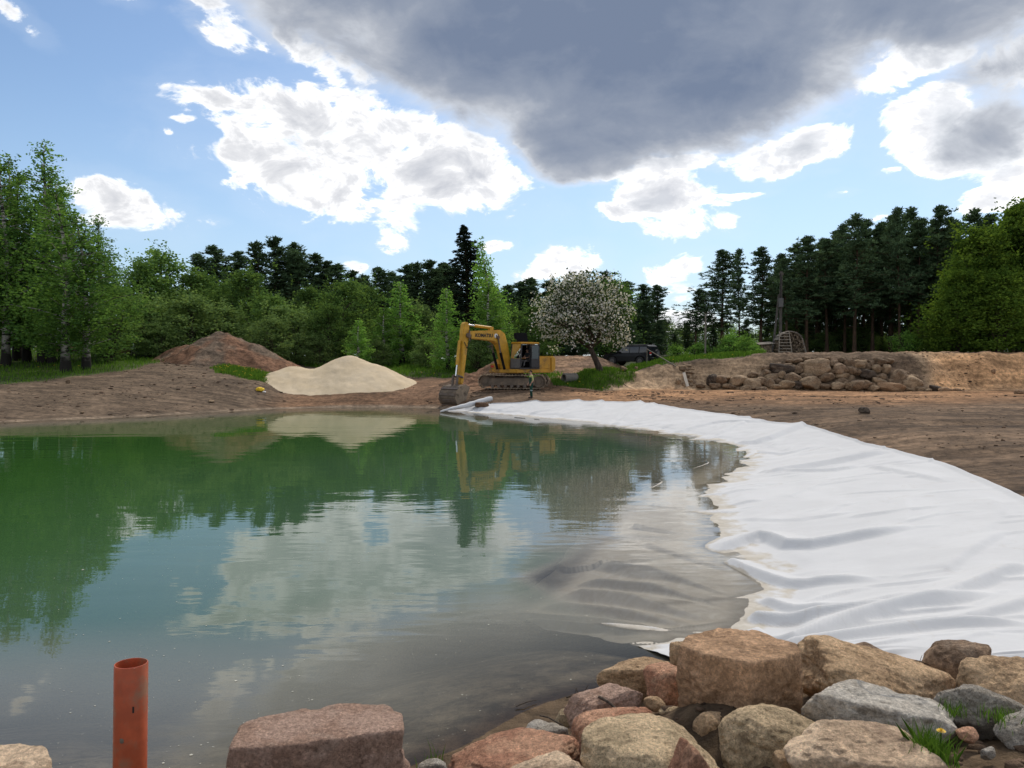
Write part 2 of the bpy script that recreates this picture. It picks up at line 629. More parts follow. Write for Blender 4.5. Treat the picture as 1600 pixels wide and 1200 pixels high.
def simple(name, col, rough=0.6, metal=0.0, spec=0.5, wear=None, wear_amt=0.4, scale=6.0, bump=0.0):
    m, t, out = new_mat(name)
    tc = t.node('ShaderNodeTexCoord').outputs['Object']
    n = t.noise(tc, scale, 6, 0.6)
    c = t.mix(t.smooth(n, 0.35, 0.75), tuple(v * 0.82 for v in col), tuple(min(1, v * 1.12) for v in col))
    if wear is not None:
        n2 = t.noise(tc, scale * 0.6, 8, 0.68)
        c = t.mix(t.smooth(n2, 0.62 - wear_amt * 0.3, 0.78 - wear_amt * 0.2), c, wear)
    nrm = t.bump(t.noise(tc, scale * 5, 4), bump, 0.02) if bump else None
    principled(t, out, c, rough, metal, spec, nrm)
    return m


def leaf_mat(name, dark, light, transl=0.35, vary=0.25):
    m, t, out = new_mat(name)
    at = t.node('ShaderNodeAttribute', attribute_name='tint')
    rnd = t.node('ShaderNodeObjectInfo').outputs['Random']
    c = t.mix(at.outputs['Fac'], dark, light)
    k = t.math('MULTIPLY_ADD', rnd, vary * 2, 1.0 - vary)
    c = t.vmath('SCALE', c)
    t.put(c.node.inputs['Scale'], k)
    d = t.node('ShaderNodeBsdfDiffuse')
    t.put(d.inputs[0], c)
    tr = t.node('ShaderNodeBsdfTranslucent')
    t.put(tr.inputs[0], t.mix(0.5, c, t.vmath('MULTIPLY', c, (1.5, 1.45, 0.6))))
    ms = t.node('ShaderNodeMixShader')
    ms.inputs[0].default_value = transl
    t.l.new(d.outputs[0], ms.inputs[1])
    t.l.new(tr.outputs[0], ms.inputs[2])
    t.l.new(ms.outputs[0], out.inputs[0])
    return m


def bark_mat(name, c1, c2, scale=3.0, stretch=0.25):
    m, t, out = new_mat(name)
    tc = t.node('ShaderNodeTexCoord').outputs['Object']
    v = t.vmath('MULTIPLY', tc, (1.0, 1.0, stretch))
    n = t.noise(v, scale * 3, 6, 0.65)
    c = t.mix(t.smooth(n, 0.35, 0.65), c1, c2)
    principled(t, out, c, 0.9, 0, 0.2, t.bump(n, 0.6, 0.05))
    return m


def birch_bark_mat():
    m, t, out = new_mat('birch_bark')
    tc = t.node('ShaderNodeTexCoord').outputs['Object']
    v = t.vmath('MULTIPLY', tc, (1.0, 1.0, 3.2))
    n = t.noise(v, 1.6, 5, 0.6)
    c = t.mix(t.smooth(n, 0.50, 0.56), (0.42, 0.39, 0.34), (0.03, 0.027, 0.024))
    sep = t.node('ShaderNodeSeparateXYZ')
    t.put(sep.inputs[0], tc)
    n2 = t.noise(tc, 2.5, 4)
    foot = t.smooth(t.math('MULTIPLY_ADD', n2, 1.6, sep.outputs[2]), 1.6, 2.8, 1.0, 0.0)
    c = t.mix(foot, c, (0.025, 0.022, 0.018))
    principled(t, out, c, 0.85, 0, 0.2, t.bump(n, 0.4, 0.03))
    return m


def soil_mat(name='soil', attr='soil', bump=0.7):
    m, t, out = new_mat(name)
    at = t.node('ShaderNodeAttribute', attribute_name=attr).outputs['Color']
    pos = t.node('ShaderNodeNewGeometry').outputs['Position']
    n1 = t.noise(pos, 0.55, 6, 0.62, 0.4)
    n2 = t.noise(pos, 3.6, 8, 0.72, 0.3)
    st = t.vmath('MULTIPLY', pos, (0.25, 1.6, 1.6))
    n3 = t.noise(st, 1.3, 5, 0.6, 0.3)
    c = t.vmath('SCALE', at)
    k = t.math('MULTIPLY', t.smooth(n1, 0.3, 0.72, 0.72, 1.22), t.smooth(n2, 0.3, 0.7, 0.5, 1.4))
    k = t.math('MULTIPLY', k, t.smooth(n3, 0.32, 0.7, 0.66, 1.28))
    t.put(c.node.inputs['Scale'], k)
    pale = t.math('MULTIPLY', t.smooth(t.noise(pos, 2.2, 6, 0.7), 0.58, 0.74), 0.35)
    c = t.mix(pale, c, t.vmath('MULTIPLY', at, (1.55, 1.5, 1.45)))
    h = t.math('ADD', t.math('MULTIPLY', n2, 0.7), t.math('MULTIPLY', t.noise(pos, 28, 5, 0.7), 0.35))
    principled(t, out, c, 0.95, 0, 0.15, t.bump(h, bump, 0.12))
    return m


def rock_mat(name, c1, c2, c3, speck=0.5, scale=4.0, soil=0.35):
    """stone of two tones with dark specks, a third tone in patches and soil stuck in patches"""
    m, t, out = new_mat(name)
    tc = t.node('ShaderNodeTexCoord').outputs['Object']
    rnd = t.node('ShaderNodeObjectInfo').outputs['Random']
    off = t.vmath('SCALE', (17.0, 9.0, 5.0))
    t.put(off.node.inputs['Scale'], rnd)
    v = t.vmath('ADD', tc, off)
    n1 = t.noise(v, scale, 7, 0.62, 0.5)
    c = t.mix(t.smooth(n1, 0.42, 0.58), c1, c2)
    n4 = t.noise(v, scale * 0.8, 5, 0.6, 1.2)
    c = t.mix(t.smooth(n4, 0.56, 0.68), c, c3)
    vo = t.voronoi(v, scale * 13)
    c = t.mix(t.math('MULTIPLY', t.smooth(vo, 0.1, 0.35, 1.0, 0.0), speck), c, tuple(x * 0.3 for x in c1))
    n5 = t.noise(v, scale * 20, 4, 0.7)
    c = t.mix(t.math('MULTIPLY', t.smooth(n5, 0.56, 0.7), speck * 0.7), c, tuple(min(1, x * 1.6) for x in c2))
    n6 = t.noise(v, scale * 1.5, 8, 0.72)
    c = t.mix(t.math('MULTIPLY', t.smooth(n6, 0.55, 0.7), soil), c, (0.16, 0.105, 0.06))
    k = t.math('MULTIPLY_ADD', rnd, 0.3, 0.85)
    c = t.vmath('SCALE', c)
    t.put(c.node.inputs['Scale'], k)
    dark = t.math('MULTIPLY', t.smooth(t.noise(v, scale * 2.2, 9, 0.75, 0.8), 0.54, 0.66), 0.55)
    c = t.mix(dark, c, t.vmath('MULTIPLY', c, (0.36, 0.33, 0.30)))
    pale = t.math('MULTIPLY', t.smooth(t.noise(v, scale * 4.5, 8, 0.7), 0.57, 0.70), 0.45)
    c = t.mix(pale, c, t.vmath('MULTIPLY', c, (1.7, 1.68, 1.6)))
    h = t.math('ADD', t.noise(v, scale * 3, 10, 0.72), t.math('MULTIPLY', n5, 0.3))
    grit = t.noise(v, scale * 9, 6, 0.8)
    c = t.mix(t.smooth(grit, 0.35, 0.65), t.vmath('MULTIPLY', c, (0.70, 0.69, 0.68)), t.vmath('MULTIPLY', c, (1.26, 1.26, 1.25)))
    coarse = t.bump(h, 0.9, 0.09)
    principled(t, out, c, 0.9, 0, 0.2, t.bump(grit, 0.8, 0.02, coarse))
    return m


def sand_mat():
    m, t, out = new_mat('pale_sand')
    pos = t.node('ShaderNodeTexCoord').outputs['Object']
    n1 = t.noise(pos, 0.6, 6, 0.6)
    n2 = t.noise(pos, 6, 7, 0.7)
    c = t.mix(t.smooth(n1, 0.3, 0.7), (0.53, 0.42, 0.275), (0.64, 0.52, 0.36))
    c = t.mix(t.math('MULTIPLY', t.smooth(n2, 0.62, 0.75), 0.5), c, (0.30, 0.21, 0.13))
    principled(t, out, c, 0.95, 0, 0.1, t.bump(n2, 0.35, 0.08))
    return m


def fabric_mat():
    m, t, out = new_mat('white_geotextile')
    pos = t.node('ShaderNodeNewGeometry').outputs['Position']
    n1 = t.noise(pos, 0.9, 6, 0.6, 0.3)
    n2 = t.noise(pos, 5, 7, 0.65, 0.6)
    fine = t.noise(pos, 160, 3, 0.7)
    c = t.mix(t.smooth(n1, 0.3, 0.7), (0.555, 0.55, 0.54), (0.60, 0.595, 0.585))
    c = t.mix(t.math('MULTIPLY', t.smooth(n2, 0.55, 0.8), 0.25), c, (0.44, 0.425, 0.40))
    c = t.mix(t.math('MULTIPLY', t.smooth(fine, 0.6, 0.75), 0.18), c, (0.55, 0.55, 0.56))
    stain = t.smooth(t.noise(pos, 1.7, 9, 0.72, 0.8), 0.575, 0.72)
    c = t.mix(t.math('MULTIPLY', stain, 0.32), c, (0.40, 0.34, 0.27))
    sep = t.node('ShaderNodeSeparateXYZ')
    t.put(sep.inputs[0], pos)
    zz = t.math('MULTIPLY_ADD', t.noise(pos, 3.0, 5, 0.6), 0.10, sep.outputs[2])
    wet = t.smooth(zz, 0.056, 0.082, 1.0, 0.0)
    wetc = t.mix(t.smooth(n2, 0.35, 0.7), (0.70, 0.635, 0.53), (0.82, 0.775, 0.69))
    rim = t.mix(t.smooth(n2, 0.35, 0.7), (0.40, 0.355, 0.285), (0.50, 0.46, 0.39))
    wetc = t.mix(t.smooth(sep.outputs[2], -0.03, 0.0), wetc, rim)
    c = t.mix(wet, c, wetc)
    cr = t.node('ShaderNodeTexNoise')
    cr.noise_type = 'RIDGED_MULTIFRACTAL'
    t.put(cr.inputs['Vector'], t.vmath('MULTIPLY', pos, (0.8, 1.6, 1.0)))
    cr.inputs['Scale'].default_value = 1.6
    cr.inputs['Detail'].default_value = 3
    cr.inputs['Distortion'].default_value = 0.5
    h = t.math('ADD', t.math('MULTIPLY', cr.outputs[0], 0.35), t.noise(pos, 4.5, 5, 0.55))
    rough = t.mix(wet, (0.95, 0.95, 0.95), (0.55, 0.55, 0.55))
    principled(t, out, c, rough, 0, 0.15, t.bump(h, 0.10, 0.06))
    return m


def water_mat():
    m, t, out = new_mat('pond_water')
    pos = t.node('ShaderNodeNewGeometry').outputs['Position']
    dep = t.node('ShaderNodeAttribute', attribute_name='depth').outputs['Fac']
    st = t.vmath('MULTIPLY', pos, (0.55, 1.5, 1.0))
    w1 = t.noise(st, 1.0, 2, 0.5, 0.3)
    w2 = t.noise(st, 4.0, 2, 0.5, 0.2)
    w3 = t.noise(st, 0.25, 2, 0.5, 0.2)
    patch = t.smooth(t.noise(t.vmath('MULTIPLY', pos, (0.5, 1.0, 1.0)), 0.11, 3, 0.55), 0.38, 0.62, 0.3, 1.0)
    h = t.math('ADD', t.math('MULTIPLY', w1, 0.5), t.math('MULTIPLY', w2, 0.12))
    h = t.math('MULTIPLY', h, patch)
    h = t.math('ADD', h, t.math('MULTIPLY', w3, 0.7))
    nrm = t.bump(h, 0.25, 0.05)
    op = t.math('SUBTRACT', 1.0, t.math('POWER', 2.718, t.math('MULTIPLY', dep, -2.3)), clamp=True)
    sx = t.node('ShaderNodeSeparateXYZ')
    t.put(sx.inputs[0], pos)
    along = t.math('MULTIPLY_ADD', t.noise(pos, 0.12, 3, 0.5), 10.0, t.math('ADD', sx.outputs[0], t.math('MULTIPLY', sx.outputs[1], -0.25)))
    murk = t.mix(t.smooth(along, -14.0, 4.0), (0.036, 0.104, 0.022), (0.062, 0.104, 0.068))
    silt = t.mix(t.smooth(dep, 0.2, 1.3), (0.23, 0.22, 0.17), murk)
    d = t.node('ShaderNodeBsdfDiffuse')
    t.put(d.inputs[0], silt)
    tr = t.node('ShaderNodeBsdfTransparent')
    t.put(tr.inputs[0], (0.97, 0.95, 0.90, 1))
    body = t.node('ShaderNodeMixShader')
    t.put(body.inputs[0], op)
    t.l.new(tr.outputs[0], body.inputs[1])
    t.l.new(d.outputs[0], body.inputs[2])
    gl = t.node('ShaderNodeBsdfGlossy')
    gl.inputs['Roughness'].default_value = 0.015
    t.put(gl.inputs['Normal'], nrm)
    fr = t.node('ShaderNodeFresnel')
    fr.inputs['IOR'].default_value = 1.48
    t.put(fr.inputs['Normal'], nrm)
    ms = t.node('ShaderNodeMixShader')
    t.l.new(fr.outputs[0], ms.inputs[0])
    t.l.new(body.outputs[0], ms.inputs[1])
    t.l.new(gl.outputs[0], ms.inputs[2])
    t.l.new(ms.outputs[0], out.inputs[0])
    return m


def glass_mat():
    m, t, out = new_mat('tinted_glass')
    tr = t.node('ShaderNodeBsdfTransparent')
    tr.inputs[0].default_value = (0.10, 0.11, 0.115, 1)
    gl = t.node('ShaderNodeBsdfGlossy')
    gl.inputs['Roughness'].default_value = 0.03
    fr = t.node('ShaderNodeFresnel')
    fr.inputs['IOR'].default_value = 1.6
    ms = t.node('ShaderNodeMixShader')
    t.l.new(t.math('ADD', fr.outputs[0], 0.05), ms.inputs[0])
    t.l.new(tr.outputs[0], ms.inputs[1])
    t.l.new(gl.outputs[0], ms.inputs[2])
    t.l.new(ms.outputs[0], out.inputs[0])
    return m


M = {}
M['soil'] = soil_mat()
M['sand'] = sand_mat()
M['fabric'] = fabric_mat()
M['water'] = water_mat()
M['glass'] = glass_mat()
M['birch_bark'] = birch_bark_mat()
M['bark'] = bark_mat('brown_bark', (0.035, 0.027, 0.02), (0.085, 0.065, 0.05))
M['pine_bark'] = bark_mat('pine_bark', (0.05, 0.033, 0.022), (0.13, 0.08, 0.05))
M['birch_leaf'] = leaf_mat('birch_leaves', (0.0745, 0.1594, 0.0467), (0.1807, 0.3186, 0.0637), 0.4)
M['alder_leaf'] = leaf_mat('alder_leaves', (0.0725, 0.1405, 0.0455), (0.1757, 0.2790, 0.0661), 0.35)
M['maple_leaf'] = leaf_mat('maple_leaves', (0.0633, 0.1202, 0.0228), (0.1518, 0.2340, 0.0354), 0.4, 0.15)
M['young_leaf'] = leaf_mat('young_birch_leaves', (0.1182, 0.2363, 0.0558), (0.2363, 0.4082, 0.0816), 0.42)
M['willow_leaf'] = leaf_mat('willow_leaves', (0.1008, 0.1653, 0.0564), (0.2117, 0.3024, 0.1008), 0.35)
M['needle'] = leaf_mat('pine_needles', (0.0550, 0.0917, 0.0489), (0.1101, 0.1682, 0.0795), 0.12, 0.2)
M['spruce'] = leaf_mat('spruce_needles', (0.0156, 0.0260, 0.0169), (0.0338, 0.0494, 0.0260), 0.1, 0.1)
M['blossom'] = leaf_mat('apple_blossom', (0.50, 0.48, 0.44), (0.78, 0.76, 0.71), 0.3, 0.05)
M['apple_leaf'] = leaf_mat('apple_leaves', (0.0330, 0.0660, 0.0220), (0.0825, 0.1320, 0.0352), 0.3)
M['grass'] = leaf_mat('grass_blades', (0.0575, 0.1265, 0.0207), (0.1380, 0.2530, 0.0345), 0.35, 0.1)
M['dandelion'] = simple('dandelion_yellow', (0.85, 0.55, 0.02), 0.7)
M['yellow'] = simple('excavator_yellow', (0.52, 0.27, 0.025), 0.5, 0, 0.4, (0.13, 0.075, 0.04), 0.45, 2.5)
M['yellow_top'] = simple('clean_yellow', (0.60, 0.32, 0.03), 0.45, 0, 0.4, (0.2, 0.12, 0.06), 0.15, 2.5)
M['steel'] = simple('worn_steel', (0.16, 0.125, 0.10), 0.65, 0.2, 0.4, (0.12, 0.07, 0.04), 0.5, 4)
M['dirty_steel'] = simple('muddy_steel', (0.15, 0.115, 0.085), 0.85, 0, 0.3, (0.22, 0.16, 0.11), 0.5, 3)
M['pale_mud'] = simple('dried_mud_on_track', (0.30, 0.23, 0.16), 0.9, 0, 0.2, (0.10, 0.075, 0.055), 0.5, 4)
M['black'] = simple('black_plastic', (0.010, 0.010, 0.011), 0.8, 0, 0.1)
M['rubber'] = simple('black_rubber', (0.02, 0.02, 0.02), 0.85)
M['chrome'] = simple('chromed_rod', (0.7, 0.7, 0.72), 0.2, 1.0)
M['cab'] = simple('dark_cab_paint', (0.035, 0.035, 0.037), 0.5, 0, 0.4)
M['grey_panel'] = simple('dusty_grey_panel', (0.12, 0.115, 0.11), 0.7)
M['lettering'] = simple('black_lettering', (0.012, 0.012, 0.012), 0.6)
M['white_paint'] = simple('white_paint', (0.8, 0.8, 0.78), 0.6)
M['orange_pvc'] = simple('orange_pvc', (0.43, 0.082, 0.028), 0.45, 0, 0.45, (0.27, 0.12, 0.065), 0.5, 11)
M['wood_grey'] = bark_mat('weathered_wood', (0.16, 0.135, 0.11), (0.30, 0.26, 0.21), 4)
M['pole_wood'] = bark_mat('dark_pole_wood', (0.06, 0.052, 0.045), (0.13, 0.115, 0.1), 4)
M['wood_pale'] = bark_mat('pale_plank_wood', (0.55, 0.48, 0.38), (0.68, 0.61, 0.50), 3)
M['wood_end'] = simple('cut_log_ends', (0.30, 0.225, 0.15), 0.9, 0, 0.2, (0.07, 0.05, 0.038), 0.7, 9)
M['ladder_wood'] = bark_mat('old_ladder_wood', (0.24, 0.20, 0.155), (0.40, 0.34, 0.27), 4)
M['twig'] = bark_mat('dark_twig', (0.035, 0.026, 0.02), (0.10, 0.075, 0.055), 6)
M['concrete'] = simple('grey_concrete', (0.21, 0.19, 0.16), 0.9, 0, 0.2, (0.12, 0.1, 0.08), 0.4, 4, 0.4)
M['car_paint'] = simple('black_car_paint', (0.008, 0.009, 0.012), 0.3, 0, 0.25)
M['dark_glass'] = simple('dark_car_glass', (0.012, 0.014, 0.017), 0.06, 0, 0.8)
M['tail_red'] = simple('red_tail_light', (0.5, 0.025, 0.02), 0.25)
M['tail_white'] = simple('white_lamp_lens', (0.62, 0.6, 0.58), 0.25)
M['skin'] = simple('skin', (0.42, 0.23, 0.155), 0.6)
M['shirt'] = simple('pale_yellow_shirt', (0.42, 0.44, 0.17), 0.85, 0, 0.2, (0.2, 0.2, 0.12), 0.2, 8)
M['trousers'] = simple('dark_green_overalls', (0.018, 0.06, 0.045), 0.9, 0, 0.2)
M['grey_band'] = simple('reflective_band', (0.33, 0.40, 0.40), 0.5)
M['boots'] = simple('dark_boots', (0.03, 0.022, 0.018), 0.8)
M['hair'] = simple('dark_hair', (0.02, 0.015, 0.012), 0.8)
M['dark_shirt'] = simple('dark_shirt', (0.04, 0.045, 0.05), 0.9)

RK = {
    'sandstone': rock_mat('brown_sandstone', (0.4092, 0.2512, 0.1432), (0.6500, 0.4041, 0.2386), (0.3371, 0.1967, 0.1051), 0.25, 3.0, 0.5),
    'red': rock_mat('red_granite', (0.54, 0.345, 0.25), (0.65, 0.44, 0.335), (0.57, 0.395, 0.30), 0.45, 4.0, 0.25),
    'pink': rock_mat('pink_granite', (0.5751, 0.2861, 0.1766), (0.7423, 0.4208, 0.2648), (0.6125, 0.3702, 0.2354), 0.4, 4.0, 0.3),
    'tan': rock_mat('tan_fieldstone', (0.4873, 0.3230, 0.1857), (0.6935, 0.4760, 0.2822), (0.5624, 0.3741, 0.2230), 0.35, 3.5, 0.35),
    'olive': rock_mat('grey_tan_granite', (0.5060, 0.3787, 0.2308), (0.7844, 0.5852, 0.3611), (0.6074, 0.4590, 0.2809), 0.6, 4.5, 0.25),
    'blue': rock_mat('blue_grey_gneiss', (0.56, 0.49, 0.40), (0.66, 0.60, 0.51), (0.29, 0.29, 0.28), 0.3, 2.6, 0.3),
    'white': rock_mat('speckled_pale_stone', (0.47, 0.41, 0.33), (0.62, 0.56, 0.48), (0.36, 0.29, 0.22), 0.7, 6.0, 0.3),
    'greybrown': rock_mat('grey_brown_slab', (0.5664, 0.4036, 0.2672), (0.8090, 0.5993, 0.4062), (0.4583, 0.3180, 0.2137), 0.25, 2.5, 0.3),
    'dark': rock_mat('dark_brown_stone', (0.2282, 0.1535, 0.1000), (0.4563, 0.3071, 0.1979), (0.2967, 0.2194, 0.1563), 0.3, 3.5, 0.5),
    'heap': rock_mat('grey_field_boulder', (0.1743, 0.1196, 0.0757), (0.2998, 0.2093, 0.1325), (0.2092, 0.1375, 0.0852), 0.3, 1.6, 0.4),
    'heap_pale': rock_mat('pale_field_boulder', (0.2498, 0.1748, 0.1070), (0.3813, 0.2706, 0.1695), (0.2367, 0.1578, 0.0982), 0.3, 1.4, 0.35),
    'heap_orange': rock_mat('orange_field_boulder', (0.28, 0.17, 0.095), (0.38, 0.25, 0.15), (0.26, 0.17, 0.11), 0.3, 1.6, 0.3),
    'heap_dark': rock_mat('dark_field_boulder', (0.0673, 0.0510, 0.0395), (0.1459, 0.1122, 0.0833), (0.0898, 0.0663, 0.0482), 0.3, 1.6, 0.3),
}

# ------------------------------------------------------------------ grass zones (world outlines)
G_LEFT = np.array([(-55, 44), (-36, 46.5), (-31.3, 47), (-30, 49.5), (-29.0, 52.5), (-27.2, 55.5), (-28.0, 59), (-28.5, 64), (-33, 68), (-46, 72), (-70, 70), (-70, 50)], float)
G_STRIP = np.array([hit(a, b)[:2] for a, b in [(338, 574), (400, 579), (436, 591), (430, 600), (385, 594), (342, 584)]])
G_BACK = np.array([(-13, 62), (-9.5, 61), (-5.5, 60), (-2.5, 57.2), (0.5, 57), (3.5, 60), (5, 66), (3, 95), (-30, 100), (-22, 72)], float)
G_RIGHT = np.array([(2.9, 54.2), (4.2, 54.0), (6.2, 54.4), (8.2, 56.6), (9.2, 58.3), (10.2, 59.1), (12, 59.6), (15, 59.9), (19.6, 60.6), (20.6, 63), (20, 70), (14, 72), (9, 62.5), (5.5, 61), (3.2, 58.5)], float)
ZONES = [G_LEFT, G_STRIP, G_BACK, G_RIGHT]


def grass_mask(x, y):
    m = np.zeros_like(x)
    for zn in ZONES:
        d = poly_sd(x, y, zn) + fbm2(x * 0.8, y * 0.8, 3, 91) * 0.7
        m = np.maximum(m, sstep(-d, -0.25, 0.35))
    return m


# ------------------------------------------------------------------ outline of the white sheet
def curve_at(pts, s):
    pts = np.array(pts, float)
    seg = np.r_[0, np.cumsum(np.linalg.norm(np.diff(pts, axis=0), axis=1))]
    u = s * seg[-1]
    # Catmull-Rom through the points
    k = np.clip(np.searchsorted(seg, u, 'right') - 1, 0, len(pts) - 2)
    t = ((u - seg[k]) / (seg[k + 1] - seg[k]))[:, None]
    p0, p1, p2, p3 = pts[np.maximum(k - 1, 0)], pts[k], pts[k + 1], pts[np.minimum(k + 2, len(pts) - 1)]
    return 0.5 * ((2 * p1) + (-p0 + p2) * t + (2 * p0 - 5 * p1 + 4 * p2 - p3) * t ** 2 + (-p0 + 3 * p1 - 3 * p2 + p3) * t ** 3)


OUTER = [(-1.2, 46.0), (3.7, 44.4), (7.1, 42.4), (9.3, 37.6), (10.5, 31.8), (11.2, 29.2), (11.1, 26.5), (10.7, 22.9), (10.6, 21.0), (10.15, 17.9), (9.55, 15.5), (8.85, 13.2), (8.0, 10.5), (7.3, 8.0), (6.7, 6.3)]
INNER = [(-4.3, 46.6), (0, 41.0), (4.0, 35.2), (6.2, 30.0), (6.7, 27), (6.2, 24.0), (4.1, 20), (2.6, 17), (1.65, 14.9), (1.15, 13.3), (0.5, 11.8), (-0.35, 10.6)]
NEAR_END = [(-0.35, 10.6), (0.45, 9.2), (1.25, 8.1), (1.85, 7.35), (2.5, 6.62), (3.3, 6.28), (4.1, 6.18), (6.7, 6.3)]


# ------------------------------------------------------------------ ground sheet
def build_ground():
    def seg(*parts):
        out = []
        for a, b, s in parts:
            out.append(np.arange(a, b, s))
        return np.concatenate(out)

    far = np.array([90, 100, 115, 140, 180, 250, 400, 700, 1200, 2500])
    xs = np.concatenate([-far[::-1], seg((-80, -32, 1.0), (-32, -6, 0.28), (-6, -1.2, 0.1), (-1.2, 6.2, 0.045), (6.2, 13, 0.13), (13, 42, 0.26), (42, 82, 1.0)), far])
    ys = np.concatenate([-far[::-1], seg((-80, 0, 2.5), (0, 3.2, 0.2), (3.2, 8.6, 0.04), (8.6, 20, 0.16), (20, 46, 0.3), (46, 63, 0.16), (63, 80, 0.5), (80, 95, 2)), np.array([100, 115, 140, 180, 250, 400, 700, 1200, 2500])])
    X, Y = np.meshgrid(xs, ys, indexing='ij')
    x, y = X.ravel(), Y.ravel()
    z = land(x, y)
    d = poly_sd(x, y, SHORE)

    def c(r, g, b):
        return np.array([r, g, b])

    def mixc(a, b, w):
        return a * (1 - w[:, None]) + b * w[:, None]
    col = np.tile(c(0.155, 0.103, 0.064), (len(x), 1))                                  # brown flat ground
    w = sstep(y + fbm2(x * .2, y * .2, 3, 3) * 5, 36, 48) * sstep(x, 0, 6)
    col = mixc(col, c(0.31, 0.17, 0.085), w)                                           # warmer towards the bank
    w = sstep(-x, 8, 15) * sstep(y, 25, 36)
    col = mixc(col, c(0.150, 0.106, 0.070), w)                                          # left bank
    w = sstep(x, 3, 7) * sstep(y, np.interp(x, *YB) - 0.3, np.interp(x, *YB) + 0.6)
    face = c(0.46, 0.315, 0.19)
    col = mixc(col, face, w)
    n = fbm2(x * 0.3, y * 0.3, 3, 47)
    px_heap = sstep(x, 19, 21) * (1 - sstep(x, 31.0, 32.0)) * w
    col = mixc(col, c(0.165, 0.112, 0.072), px_heap * 0.9)
    w2 = w * sstep(x, 31.2, 32.4)
    col = mixc(col, c(0.62, 0.355, 0.175), w2 * sstep(n, -0.5, 0.1))
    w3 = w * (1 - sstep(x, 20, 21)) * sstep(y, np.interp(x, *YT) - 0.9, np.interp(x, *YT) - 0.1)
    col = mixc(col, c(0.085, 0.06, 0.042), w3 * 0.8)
    top = sstep(y, np.interp(x, *YT) - 0.1, np.interp(x, *YT) + 1.0) * sstep(x, 20, 23)
    col = mixc(col, c(0.20, 0.13, 0.08), top * 0.8)
    w = sstep(x, -17, -14) * (1 - sstep(x, -5, -2)) * sstep(y, 44, 48) * (1 - sstep(y, 52.2, 53.5))
    col = mixc(col, c(0.19, 0.108, 0.06), w)                                           # raw cut below the sand
    w = sstep(x, -9, -7) * (1 - sstep(x, -1, 3)) * sstep(y, 50, 52) * (1 - sstep(y, 57, 60))
    col = mixc(col, c(0.25, 0.145, 0.085), w)
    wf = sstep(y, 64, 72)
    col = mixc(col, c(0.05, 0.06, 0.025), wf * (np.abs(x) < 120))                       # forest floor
    wn = (1 - sstep(y, 9, 12))
    col = mixc(col, c(0.135, 0.092, 0.055), wn)                                          # dark soil on the near bank
    w = sstep(-d, -0.75, -0.25) * sstep(y, 34, 37)
    col = mixc(col, c(0.255, 0.19, 0.13), w)                                            # wet pale rim of the far shore
    w = sstep(-d, 0.1, 0.5)
    col = mixc(col, c(0.30, 0.25, 0.18), w)
    streak = fbm2(x * 0.06 + y * 0.04, y * 1.5 + 0.6 * fbm2(x * .08, y * .08, 2, 14), 4, 13, 0.6)
    sw = sstep(x, 2, 8) * sstep(y, 9, 13) * (1 - sstep(y, 56, 58))
    col = col * (1 + sw * 0.75 * streak)[:, None]
    g = grass_mask(x, y)
    col = mixc(col, c(0.06, 0.10, 0.022), g * 0.85)
    outline = np.concatenate([curve_at(OUTER, np.linspace(0, 1, 60)), curve_at(NEAR_END, np.linspace(1, 0, 30)), curve_at(INNER, np.linspace(1, 0, 60))])
    z = z - 0.16 * sstep(-poly_sd(x, y, outline), -0.06, 0.2)                             # pressed down under the sheet
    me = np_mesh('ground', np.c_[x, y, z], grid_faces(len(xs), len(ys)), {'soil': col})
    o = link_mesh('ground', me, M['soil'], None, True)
    return tag(o, kind='structure')


build_ground()


def build_water():
    xs = np.concatenate([np.arange(-34, -4, 0.5), np.arange(-4, 10.6, 0.15)])
    ys = np.concatenate([np.arange(4.0, 14, 0.12), np.arange(14, 51.5, 0.35)])
    X, Y = np.meshgrid(xs, ys, indexing='ij')
    z = land(X, Y)
    outline = np.concatenate([curve_at(OUTER, np.linspace(0, 1, 60)), curve_at(NEAR_END, np.linspace(1, 0, 30)), curve_at(INNER, np.linspace(1, 0, 60))])
    over = sstep(-poly_sd(X, Y, outline), 0.15, 0.6)
    dep = np.clip(-z * (1 - over * 0.93), 0, 5).ravel()
    keep = (z < 0.25)
    f = grid_faces(len(xs), len(ys))
    kv = keep.ravel()
    f = f[kv[f].any(1)]
    used = np.unique(f)
    re = np.full(len(kv), -1)
    re[used] = np.arange(len(used))
    v = np.c_[X.ravel(), Y.ravel(), np.zeros(X.size)][used]
    me = np_mesh('pond_water', v, re[f], {'depth': dep[used]})
    o = link_mesh('pond_water', me, M['water'], None, True)
    return tag(o, kind='structure')


build_water()


